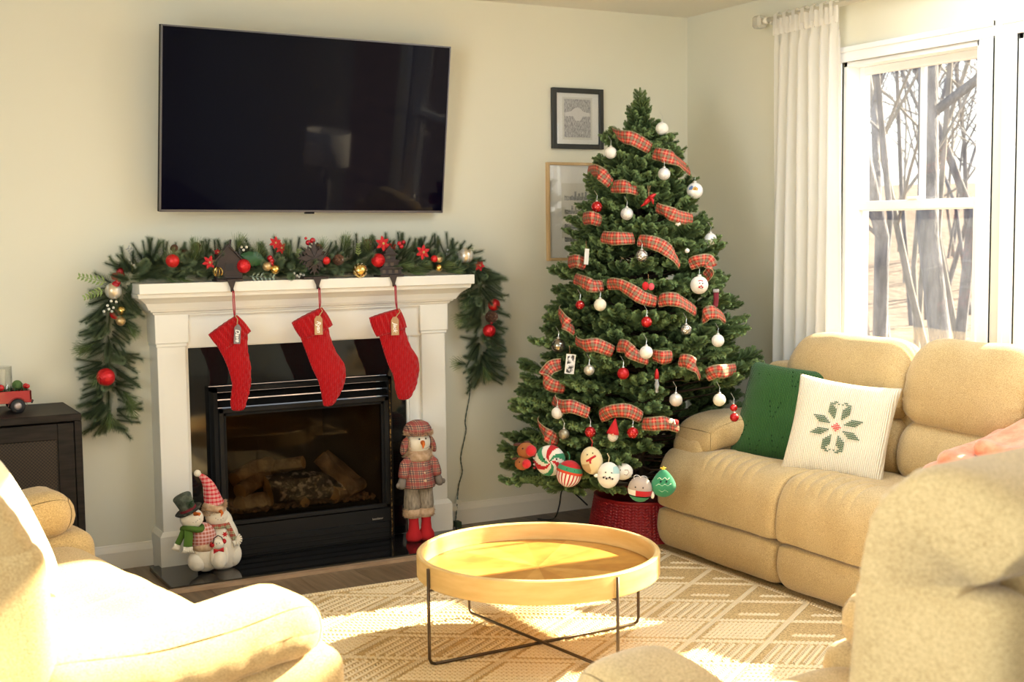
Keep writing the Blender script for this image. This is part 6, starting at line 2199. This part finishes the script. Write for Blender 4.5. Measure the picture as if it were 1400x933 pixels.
def build_snowmen():
    W = mat('snow_fleece', (.84, .78, .64), .95, bump=.4, bscale=200, bdist=.003, sheen=.4)
    orange = mat('carrot_felt', (.72, .16, .02), .9)
    eye = MATS['bead_eye']
    tan_fur = mat('tan_fur', (.50, .33, .19), .95, col2=(.66, .48, .32), scale=60)
    redf = MATS['red_felt']
    # tall standing snowman doll
    Y = 5.47
    def P(x, y, Yv=Y): return np.array(gy(x, y, Yv))
    base = P(573, 740); s = 5.6 / CF * 1.04
    k = np.linalg.norm(base - np.array([0, 0, CH])) / CF
    t = Thing('snowman_doll', 'tall plush snowman doll in plaid coat and red boots standing on the hearth', 'plush figure', (base[0], Y, .0205))
    z0 = .0205
    def Z(y): return P(573, y)[2]
    # boots
    for sx in (-1, 1):
        cx = base[0] + sx * .027
        b = t.part('boot', G().lathe([(.001, 0), (.028, .001), (.033, .012), (.031, .028), (.022, .045), (.019, .075), (.020, .100), (.001, .103)], 20, (cx, Y - .012, z0)), redf, True)
        leg = G().lathe([(.001, 0), (.030, .004), (.034, .03), (.030, .08), (.033, .12), (.001, .125)], 20, (cx + sx * .002, Y - .004, z0 + .115))
        t.part('trouser_leg', leg, mat('grey_knit', (.22, .18, .13), .95, col2=(.42, .36, .27), scale=120, stretch=(1, 1, .3)), True)
        def cen(R, cx=cx):
            a = R.uniform(0, 2 * pi); return np.array([cx + .033 * math.cos(a), Y - .005 + .030 * math.sin(a), z0 + .098 + R.uniform(0, .032)]), np.array([math.cos(a), math.sin(a), -.2])
        cf = t.part('fur_cuff', G().lathe([(.02, .09), (.033, .095), (.036, .112), (.032, .128), (.02, .132)], 18, (cx, Y - .005, z0), cap=False), tan_fur, True)
        o = mk('fur_hair', fur(cen, 500, .012, 5 + sx), tan_fur, cf, origin=t.loc); stuff(o)
    coatm = plaid3('plaid_coat', (.50, .30, .20), (.32, .035, .04), (.05, .03, .05), 34)
    zc = z0 + .215
    t.part('coat', G().lathe([(.001, 0), (.068, 0), (.071, .006), (.062, .05), (.050, .10), (.036, .135), (.001, .145)], 28, (base[0] - .001, Y, zc)), coatm, True)
    mitt = mat('grey_mitten', (.20, .17, .14), .95)
    for sx in (-1, 1):
        a = np.array([base[0] + sx * .034, Y - .01, zc + .12]); b_ = np.array([base[0] + sx * .070, Y - .02, zc + .055]); c_ = b_ + np.array([sx * .014, -.004, -.045])
        ar = t.part('arm', G().tube([a, (a + b_) / 2 + np.array([sx * .008, 0, .006]), b_, b_ + (c_ - b_) * .3], [.018, .022, .022, .018], 14), coatm, True)
        m1 = t.part('mitten', G().tube([b_ + (c_ - b_) * .25, c_, c_ + np.array([sx * .002, 0, -.010])], [.014, .018, .008], 12), mitt, True)
        mk('thumb', G().ball(c_ + np.array([sx * .014, -.004, .006]), .009, 8, sq=(1, .8, 1.2)), mitt, m1, True, origin=t.loc)
    for zz in (.060, .030, .090): t.part('button', G().ball((base[0] + .002, Y - .064 + .25 * (zz - .03), zc + zz), .0075, 10, sq=(1, .4, 1)), mat('wood_button', (.62, .45, .28), .6), True)
    hc = np.array([base[0] + .001, Y - .004, zc + .178])
    t.part('head', G().ball(hc, .050, 24, sq=(1.0, .92, 1.02)), W, True)
    def cen(R):
        a = R.uniform(0, 2 * pi); r = R.uniform(.036, .052); return np.array([base[0] + r * math.cos(a), Y + r * .85 * math.sin(a) - .004, zc + .118 + R.uniform(0, .03)]), np.array([math.cos(a), math.sin(a), -.45])
    cl = t.part('fur_collar', G().lathe([(.030, .10), (.050, .108), (.054, .125), (.045, .145), (.03, .148)], 22, (base[0], Y - .003, zc), cap=False), tan_fur, True)
    o = mk('fur_hair', fur(cen, 1500, .020, 11), tan_fur, cl, origin=t.loc); stuff(o)
    hat = t.part('trapper_hat', G().lathe([(.054, -.005), (.057, .008), (.054, .025), (.042, .042), (.02, .052), (.001, .054)], 26, tuple(hc + np.array([0, .002, .034])), cap=False), coatm, True)
    def cen(R):
        a = R.uniform(pi * .95, pi * 2.05); return np.array([hc[0] + .054 * math.cos(a), hc[1] + .052 * math.sin(a), hc[2] + .030 + R.uniform(0, .016)]), np.array([math.cos(a), math.sin(a), .3])
    o = mk('fur_brim', fur(cen, 700, .012, 21), tan_fur, hat, origin=t.loc); stuff(o)
    for sx in (-1, 1):
        e = hc + np.array([sx * .056, -.002, -.012])
        t.part('ear_flap', G().ball(e + np.array([sx * .004, 0, 0]), .030, 16, sq=(.42, .8, 1.2), M=roty(-sx * .30)), coatm, True)
        def cen(R, e=e, sx=sx):
            a = R.uniform(0, 2 * pi); return e + np.array([-sx * .006, .020 * math.cos(a) - .004, .034 * math.sin(a)]), np.array([-sx * .4, math.cos(a) * .6 - .5, math.sin(a)])
        o = mk('fur_lining', fur(cen, 260, .012, 31 + sx), tan_fur, hat, origin=t.loc); stuff(o)
    t.part('carrot_nose', G().tube([hc + np.array([.000, -.044, .004]), hc + np.array([-.004, -.060, -.002]), hc + np.array([-.010, -.070, -.016])], [.0095, .007, .0015], 10), orange, True)
    for sx in (-1, 1): t.part('eye', G().ball(hc + np.array([sx * .014, -.044, .018]), .0035, 8), eye, True)
    g = G()
    for q in range(7): a = -.9 + q * .3; g.ball(hc + np.array([.012 + .016 * math.sin(a), -.046, -.012 - .012 * math.cos(a) + .004]), .0013, 6)
    t.part('smile_stitch', g, eye)
    t.o.scale = (1.17, 1.17, 1.17)
    # pair of snowmen joined, with baby
    Y = 5.40
    def Q(x, y, dy=0): return np.array(gy(x, y, Y + dy))
    t = Thing('snowman_family', 'plush snowman couple with a baby snowman sitting on the left of the hearth', 'plush figure', (Q(292, 780)[0], Y, .0205))
    f0 = .0205
    def blob(name, x, y, rx, ry, m, dy=0, depth=.8, roll=0, **kw):
        c = Q(x, y, dy); kk = np.linalg.norm(c - np.array([0, 0, CH])) / CF
        return t.part(name, G().ball(c, 1.0, 24, sq=(rx * kk, rx * kk * depth, ry * kk), M=None if not roll else roty(roll), **kw), m, True)
    def floorfix(o):
        me = o.data; n = len(me.vertices); a = np.empty(n * 3); me.vertices.foreach_get('co', a); a = a.reshape(-1, 3)
        a[:, 2] = np.maximum(a[:, 2], 0.0008 * 0 + 0.0); me.vertices.foreach_set('co', a.ravel()); me.update(); return o
    # bodies (flat bottoms resting on the slab)
    floorfix(blob('body', 281, 758, 21, 23, W, .0, .85)); 
    floorfix(blob('body', 304, 745, 23, 40, W, .035, .75))
    blob('chest', 300, 716, 18, 20, W, .035, .75)
    floorfix(blob('foot', 270, 768, 13, 13, W, -.02, .8)); floorfix(blob('foot', 318, 758, 12, 16, W, .02, .8))
    # left snowman
    vest = plaid3('fair_isle_vest', (.55, .03, .06), (.78, .60, .55), (.40, .22, .1), 70)
    blob('vest', 277, 735, 18, 20, vest, -.006, .85)
    blob('vest_hem', 281, 747, 19, 8, tan_fur, -.012, .85)
    blob('head', 262, 709, 15.5, 13.5, W, -.02, .9)
    gs = mat('green_scarf', (.07, .15, .015), .9)
    c = Q(263, 722, -.02)
    t.part('scarf', G().tube([c + np.array([.040 * math.cos(a), .034 * math.sin(a), .006 * math.sin(a * 2)]) for a in np.linspace(0, 2 * pi, 17)], .013, 8), gs, True)
    def band(name, p0, p1, w, m, fr=True):
        d = p1 - p0; g = G(); u = np.cross(d, (0, 1, 0)); u = u / np.linalg.norm(u) * w
        pts = [p0, p0 + d * .5 + np.array([0, -.006, 0]), p1]
        P_ = [[p - u, p + np.array([0, -.005, 0]), p + u] for p in pts]
        g.grid(P_); g.grid([[q + np.array([0, .006, 0]) for q in r] for r in P_])
        o = t.part(name, g, m, True)
        if fr:
            g = G(); dn = d / np.linalg.norm(d)
            for k in range(9):
                b0 = p1 + u * (-1 + k / 4); g.tube([b0, b0 + dn * .014 + np.array([0, -.003, 0]), b0 + dn * .026 + u * (.1 * (k - 4))], .0022, 5)
            mk('fringe', g, W, o, True, origin=t.loc)
    band('scarf_end', Q(258, 722, -.045), Q(257, 748, -.06), .018, gs); band('scarf_end', Q(252, 724, -.03), Q(243, 745, -.035), .012, gs)
    # top hat, tilted
    hM = roty(-.42); hb = Q(259, 700, -.012)
    dk = mat('dark_plaid_felt', (.015, .015, .012), .85, col2=(.10, .10, .07), scale=70, ramp=(.5, .62))
    t.part('hat_brim', G().lathe([(.010, 0), (.052, .002), (.060, .010), (.055, .013), (.02, .008)], 26, tuple(hb), M=hM, cap=False), dk, True)
    t.part('top_hat', G().lathe([(.034, .004), (.034, .030), (.040, .072), (.037, .078), (.001, .080)], 26, tuple(hb), M=hM, cap=False), mat('green_grey_felt', (.05, .065, .045), .9, col2=(.14, .16, .12), scale=50), True)
    t.part('hat_band', G().lathe([(.0355, .006), (.0365, .022)], 26, tuple(hb), M=hM, cap=False), mat('wine_band', (.22, .02, .03), .9), True)
    g = G()
    for q in range(60):
        d = rng.normal(size=3); d[1] = -abs(d[1]); d /= np.linalg.norm(d); c = hb + hM @ np.array([.012, -.030, .040]); g.tube([c, c + d * .022], .0009, 4)
    stuff(t.part('pine_sprig', g, mat('dark_pine_green', (.035, .085, .03), .7)))
    t.part('carrot_nose', G().tube([Q(266, 703, -.068), Q(273, 703, -.09), Q(272, 706, -.105)], [.009, .006, .001], 8), orange, True)
    for x, y in ((270, 712), (268, 714), (264, 715), (273, 710)): t.part('face_stitch', G().ball(Q(x, y, -.073), .0016, 6), eye)
    # right snowman
    blob('head', 296, 705, 15, 15, W, .02, .9)
    def cen(R):
        a = R.uniform(0, 2 * pi); c = Q(293, 693, .02); r = .046
        return c + np.array([r * math.cos(a), r * .9 * math.sin(a), R.uniform(-.022, .010) + .014 * math.cos(a)]), np.array([math.cos(a), math.sin(a), .15])
    c = Q(293, 694, .02)
    fb = t.part('fur_band', G().lathe([(.03, -.018), (.048, -.014), (.051, .0), (.046, .014), (.03, .016)], 24, tuple(c), M=roty(.25), cap=False), tan_fur, True)
    stuff(mk('fur_hair', fur(cen, 1400, .014, 41), tan_fur, fb, origin=t.loc))
    hat2 = plaid3('fair_isle_hat', (.60, .02, .04), (.62, .03, .05), (.85, .70, .62), 60)
    pts = [Q(293, 690, .02), Q(289, 676, .02), Q(285, 664, .02), Q(279, 655, .015), Q(272, 649, .01)]
    t.part('stocking_cap', G().tube(catmull(np.array(pts), 24, closed=False), list(np.linspace(.043, .007, 25))[:len(catmull(np.array(pts), 24, closed=False))], 22), hat2, True)
    blob('pompom', 270, 647.5, 4.6, 4.6, W, .008, 1)
    t.part('carrot_nose', G().tube([Q(301, 699, -.03), Q(304, 702, -.045), Q(302, 707, -.055)], [.008, .006, .001], 8), orange, True)
    for x, y in ((295, 709), (298, 711), (302, 711), (305, 709)): t.part('face_stitch', G().ball(Q(x, y, -.032), .0015, 6), eye)
    gsc = plaid3('red_green_scarf', (.10, .17, .06), (.42, .03, .03), (.5, .45, .3), 40)
    c = Q(297, 718, .02)
    t.part('scarf', G().tube([c + np.array([.042 * math.cos(a), .036 * math.sin(a), 0]) for a in np.linspace(0, 2 * pi, 17)], .010, 8), gsc, True)
    band('scarf_end', Q(310, 716, -.012), Q(321, 738, -.02), .011, gsc)
    g = G()
    for k in range(6): g.tube([Q(322, 738, -.022), Q(322, 738, -.022) + .028 * np.array([math.cos(-1.2 + k * .42), -.2, math.sin(-1.2 + k * .42)])], .004, 6)
    t.part('mitten', g, W, True)
    t.part('snowflake_patch', G().prism([(.013 * math.cos(k * pi / 6) * (1 if k % 2 == 0 else .5), .013 * math.sin(k * pi / 6) * (1 if k % 2 == 0 else .5)) for k in range(12)], -.002, .002, c=Q(307.5, 731, -.062)), redf)
    # baby
    blob('baby_body', 299, 765, 11, 13, W, -.055, .8); blob('baby_head', 298, 744, 8.5, 8.5, W, -.062, .9)
    blob('baby_arm', 291, 762, 4, 11, W, -.06, .9); blob('baby_arm', 309, 760, 4, 11, W, -.055, .9)
    blob('earmuff', 290, 745.5, 3.4, 3.4, redf, -.07, 1); blob('earmuff', 306, 740.5, 3.4, 3.4, redf, -.07, 1)
    t.part('earmuff_band', G().tube([Q(291, 744, -.08), Q(293, 736, -.08), Q(298, 732.5, -.08), Q(303, 735, -.08), Q(305, 739, -.08)], .0022, 6), MATS['black_metal'], True)
    for sx, (x, y) in ((-1, (296, 754)), (1, (302, 752))):
        a = Q(299, 753, -.098); b_ = Q(299 + sx * 7, 753 - sx * 1.2, -.098)
        g = G().add([a + np.array([0, 0, .003]), a - np.array([0, 0, .003]), b_ + np.array([0, 0, -.011]), b_ + np.array([0, 0, .011]), (a + b_) / 2 + np.array([0, -.006, 0])], [(0, 3, 4), (3, 2, 4), (2, 1, 4), (1, 0, 4), (0, 1, 2, 3)])
        t.part('bow_tie', g, redf)
    for x, y in ((296, 744), (300, 743)): t.part('eye', G().ball(Q(x, y, -.096), .0022, 6), eye)


def build_cords():
    bl = mat('black_cable', (.01, .01, .01), .5)
    t = Thing('power_cable', 'black power cable looping on the floor into the red tree collar', 'cord', (3.0, 5.3, .002))
    pts = [gz(735, 710, .006), gz(752, 711, .006), gz(760, 706, .008), gy(765, 690, 5.36), gy(768, 672, 5.34), gy(776, 668, 5.30), gy(788, 677, 5.24), gy(803, 691, 5.15)]
    t.part('cable', G().tube(catmull(np.array([tuple(p) for p in pts]), 60, closed=False), .0038, 8), bl, True)
    a = Thing('power_adapter', 'small black power adapter on the floor left of the tree collar', 'adapter', (3.10, 5.30, .0))
    bevel(a.part('body', G().box(3.075, 3.135, 5.27, 5.33, 0.0005, .034), bl), .004, 2)
    a.part('prong', G().box(3.090, 3.094, 5.255, 5.27, .012, .022), MATS['ornament_cap'])
    a.part('prong', G().box(3.112, 3.116, 5.255, 5.27, .012, .022), MATS['ornament_cap'])


# ------------------------------------------------------------------ plush ornaments under the tree
def plush_fn(sq=1.0):
    return None


def build_plush():
    W = mat('plush_white', (.84, .80, .70), .95, bump=.3, bscale=260, bdist=.002, sheen=.5)
    Rd = mat('plush_red', (.52, .012, .018), .9, bump=.3, bscale=260, bdist=.002, sheen=.2)
    Gn = mat('plush_green', (.035, .26, .12), .9, bump=.3, bscale=260, bdist=.002, sheen=.2)
    Cr = mat('plush_cream', (.72, .60, .34), .95, bump=.3, bscale=260, bdist=.002, sheen=.3)
    Tn = mat('plush_tan', (.50, .33, .16), .95)
    Gy = mat('plush_grey', (.46, .38, .32), .95)
    Yl = mat('plush_yellow', (.80, .55, .05), .8)
    Ey = mat('bead_eye', (.004, .004, .004), .15)
    GR = 'plush toys hung along the bottom of the tree'
    class PL:
        def __init__(s, name, label, px, py, r_px, sq, yaw=0, roll=0, out=.06):
            p = on_tree(px, py, out)
            s.p = p; s.r = r_px / CF * np.linalg.norm(p - np.array([0, 0, CH])); s.sq = np.array(sq)
            s.M = facing(p) @ rotz(yaw) @ roty(roll)
            s.t = Thing(name, label, 'plush toy', tuple(p - np.array([0, 0, s.r * sq[2]])), GR)
        def at(s, x, z, e=1.0, y=None):
            if y is None: y = -math.sqrt(max(0, 1 - x * x - z * z)) * e
            return s.p + (np.array([x, y, z]) * s.sq * s.r) @ s.M.T
        def zone(s, name, m, fn, e=1.0, n=48):
            """part of the body surface where fn(theta-like x, z) holds"""
            g = G(); V = []; 
            mm = 36
            P = []
            for i in range(mm + 1):
                ph = pi * i / mm
                P.append([(math.sin(ph) * math.cos(2 * pi * k / n), math.sin(ph) * math.sin(2 * pi * k / n), -math.cos(ph)) for k in range(n)])
            P = np.array(P)
            Q = (P.reshape(-1, 3) * e * s.sq * s.r) @ s.M.T + s.p
            F = []
            for i in range(mm):
                for k in range(n):
                    k2 = (k + 1) % n
                    c = (P[i, k] + P[i + 1, k] + P[i, k2] + P[i + 1, k2]) / 4
                    if fn(c): F.append((i * n + k, i * n + k2, (i + 1) * n + k2, (i + 1) * n + k))
            if not F: return
            used = sorted({v for f in F for v in f}); mp = {v: i for i, v in enumerate(used)}
            g.add(Q[used], [tuple(mp[v] for v in f) for f in F])
            return s.t.part(name, g, m, True)
        def eye(s, x, z, q=.085): s.t.part('eye', G().ball(s.at(x, z, 1.0), s.r * q, 8), Ey, True)
        def ball(s, name, x, y, z, q, m, sq=(1, 1, 1)): return s.t.part(name, G().ball(s.at(x, z, y=y), s.r * q, 14, sq=sq), m, True)
        def line(s, name, pts, w, m): return s.t.part(name, G().tube([s.at(x, z, 1.0) for x, z in pts], s.r * w, 6), m, True)
        def hang(s, m): s.t.part('hang_loop', G().tube([s.at(0, 0, y=0) + np.array([0, 0, s.r * s.sq[2] * .95]), s.at(0, 0, y=0) + np.array([.004, 0, s.r * s.sq[2] + .02]), s.at(0, 0, y=0) + np.array([0, .01, s.r * s.sq[2] + .035])], .0018, 5), m)
    # peppermint swirl
    a = PL('peppermint_plush', 'round peppermint swirl plush in red white and green at lower left', 752, 630, 21, (1, .62, 1.02), out=.05)
    def swirl(lo, hi):
        def f(c):
            if c[1] > .25: return False
            an = math.atan2(c[2], c[0]) + 1.1 * math.hypot(c[0], c[2])
            k = (an / (2 * pi) * 6 * 2) % 4
            return lo <= k < hi
        return f
    a.zone('white_segment', W, lambda c: True, .985)
    a.zone('red_segment', Rd, swirl(0, 1), 1.0, 96); a.zone('green_segment', Gn, swirl(2, 3), 1.0, 96)
    a.eye(-.38, .20, .06); a.eye(.42, .18, .06); a.line('smile', [(-.06, .12), (.0, .06), (.06, .12)], .02, Ey); a.hang(Gn)
    for k in range(5):
        a.t.part('side_stripe', G().tube([a.at(-.98, -.5 + k * .2, y=.1), a.at(-1.06, -.48 + k * .2, y=.35), a.at(-.98, -.46 + k * .2, y=.6)], a.r * .05, 6), Rd if k % 2 == 0 else W, True)
    # cupcake
    a = PL('cupcake_plush', 'cupcake plush with striped red and white base and green icing', 778, 648, 18.5, (.95, .85, 1.0), roll=.25)
    a.zone('striped_base', W, lambda c: c[2] < .12, .985)
    a.zone('red_stripe', Rd, lambda c: c[2] < .10 and (math.atan2(c[0], -c[1]) / (2 * pi) * 20) % 1 < .42, 1.0, 160)
    a.zone('icing_red', Rd, lambda c: c[2] > .58, 1.0); a.zone('icing_green', Gn, lambda c: .26 < c[2] < .6, 1.04)
    a.zone('icing_rim', mat('plush_orange_red', (.62, .06, .02), .9), lambda c: .08 < c[2] < .27, 1.05)
    a.eye(-.28, .42, .05); a.eye(.30, .42, .05); a.hang(Gn)
    # egg shaped cream plush with brown patch and red scarf
    a = PL('cream_egg_plush', 'cream egg shaped plush with tan patch and a red scarf mark', 809, 630, 18, (.84, .7, 1.08), roll=-.2)
    a.zone('body', Cr, lambda c: True, .985); a.zone('tan_patch', Tn, lambda c: c[0] < -.25 and -.75 < c[2] < -.05 and c[1] < 0, 1.0)
    a.line('red_scarf', [(-.45, .12), (-.15, .20), (.15, .30), (.45, .36)], .09, Rd); a.line('scarf_fold', [(-.05, .20), (-.15, .02), (-.12, -.08)], .07, Rd)
    a.eye(-.25, .55, .05); a.eye(.25, .58, .05); a.hang(Rd)
    # snowman
    a = PL('snowman_plush', 'white snowman plush with a dotted scarf near the red tree collar', 832, 650, 17.5, (.88, .72, 1.04), roll=.12)
    a.zone('body', W, lambda c: True, .985); a.zone('blue_ear_patch', mat('plush_pale_blue', (.42, .62, .60), .95), lambda c: c[0] > .3 and .25 < c[2] < .75 and c[1] < .1, 1.0)
    for k in range(7): a.ball('scarf_dot', -.42 + .13 * k, -math.sqrt(1 - (-.42 + .13 * k) ** 2) * .98, -.10 + .06 * math.sin(k * 2), .085, Gy if k % 2 else Ey)
    a.eye(-.30, .30, .055); a.eye(.22, .32, .055)
    a.ball('arm', -1.0, -.1, -.12, .18, W, (1.6, 1, .8)); a.hang(Cr)
    # small grey and white plush behind
    a = PL('grey_plush', 'pale plush half hidden behind the snowman plush', 851, 645, 13, (1.1, .7, .9), out=.0)
    a.zone('body', W, lambda c: True, .985); a.line('ring_mark', [(.2, .3), (.5, .3), (.6, .0), (.4, -.3), (.15, -.2)], .05, Gy); a.eye(-.2, .3, .06)
    # suited plush with glasses
    a = PL('suited_plush', 'grey faced plush with glasses in a red jacket and green base', 875, 669, 18, (.92, .8, .98), yaw=-.1, roll=.1)
    a.zone('face', Gy, lambda c: c[2] > -.12, .985); a.zone('jacket', Rd, lambda c: -.45 < c[2] <= -.02 and c[0] > -.25, 1.02); a.zone('shirt', W, lambda c: -.45 < c[2] <= -.02 and c[0] <= -.25, 1.0)
    a.zone('belt', Ey, lambda c: -.53 < c[2] <= -.42, 1.03); a.zone('green_base', Gn, lambda c: c[2] <= -.5, 1.0)
    for sx in (-.3, .25):
        c0 = a.at(sx, .92, y=-.35)
        a.t.part('glasses_ring', G().tube([c0 + (np.array([math.cos(q), 0, math.sin(q) * .7]) * a.r * .26) @ a.M.T for q in np.linspace(0, 2 * pi, 13)], .0013, 5), mat('white_wire', (.8, .8, .8), .4), True)
    a.eye(-.32, .25, .06); a.eye(.30, .27, .06)
    a.ball('tail', 1.05, .1, -.35, .2, W, (.8, .8, 1.5))
    # green tree plush
    a = PL('tree_plush', 'green christmas tree plush with yellow star beside the sofa arm', 907, 661, 19, (.86, .6, 1.0))
    g = G().ball(a.p, a.r, 28, sq=tuple(a.sq), M=a.M, fn=lambda V: V * np.stack([1 - .38 * np.clip(V[:, 2], -.3, 1), 1 - .3 * np.clip(V[:, 2], 0, 1), np.ones(len(V))], 1))
    a.t.part('body', g, Gn, True)
    for zz in (.42, -.02, -.46):
        pts = [(x, zz + .07 * math.sin(x * 13)) for x in np.linspace(-.62 + zz * .2, .62 - zz * .2, 13)]
        a.t.part('garland_stitch', G().tube([a.at(x * (1 - .25 * max(zz, 0)), z, .97) for x, z in pts], a.r * .022, 5), mat('pale_stitch', (.65, .80, .62), .9), True)
    a.eye(-.22, .22, .065); a.eye(.25, .22, .065)
    star = [(math.sin(k * pi / 5) * (.22 if k % 2 == 0 else .1), math.cos(k * pi / 5) * (.22 if k % 2 == 0 else .1)) for k in range(10)]
    g = G().prism([(x * a.r, z * a.r) for x, z in star], -.004, .004, M=a.M, c=a.p + np.array([0, 0, a.r * 1.05])); a.t.part('star', g, Yl)
    # brown reindeer with red nose at the far left
    for lab, px, py, r in (('brown plush reindeer with big red nose at the far left bough', 719, 616, 12), ('second brown reindeer plush below the first at the far left', 714, 634, 10)):
        p = gy(px, py, TY - .38); p = np.array(p)
        a = PL('reindeer_plush', lab, 752, 630, r, (1, .8, .9))
        a.p = p; a.t.loc = p - np.array([0, 0, a.r * .9]); a.t.o.location = Vector(a.t.loc); a.M = facing(p)
        a.zone('head', mat('plush_brown', (.30, .10, .025), .9), lambda c: True, .98)
        a.ball('nose', .55, -.75, .05, .62, Rd); a.ball('ear', -.9, -.1, .75, .3, mat('plush_dark_brown', (.07, .02, .01), .9), (1.8, .7, .6)); a.ball('ear', .1, .1, .95, .3, MATS['plush_dark_brown'], (1.4, .7, .6))
        a.eye(-.35, .35, .08)


build_fireplace()
build_tv()
build_pictures()
build_cabinet()
build_table()
build_rug()
build_curtain()
build_sofa()
build_chairs()
build_pillows()
build_lamp()
build_tree()
build_ribbon()
build_ornaments()
build_plush()
build_stockings()
build_garland()
build_snowmen()
build_cords()
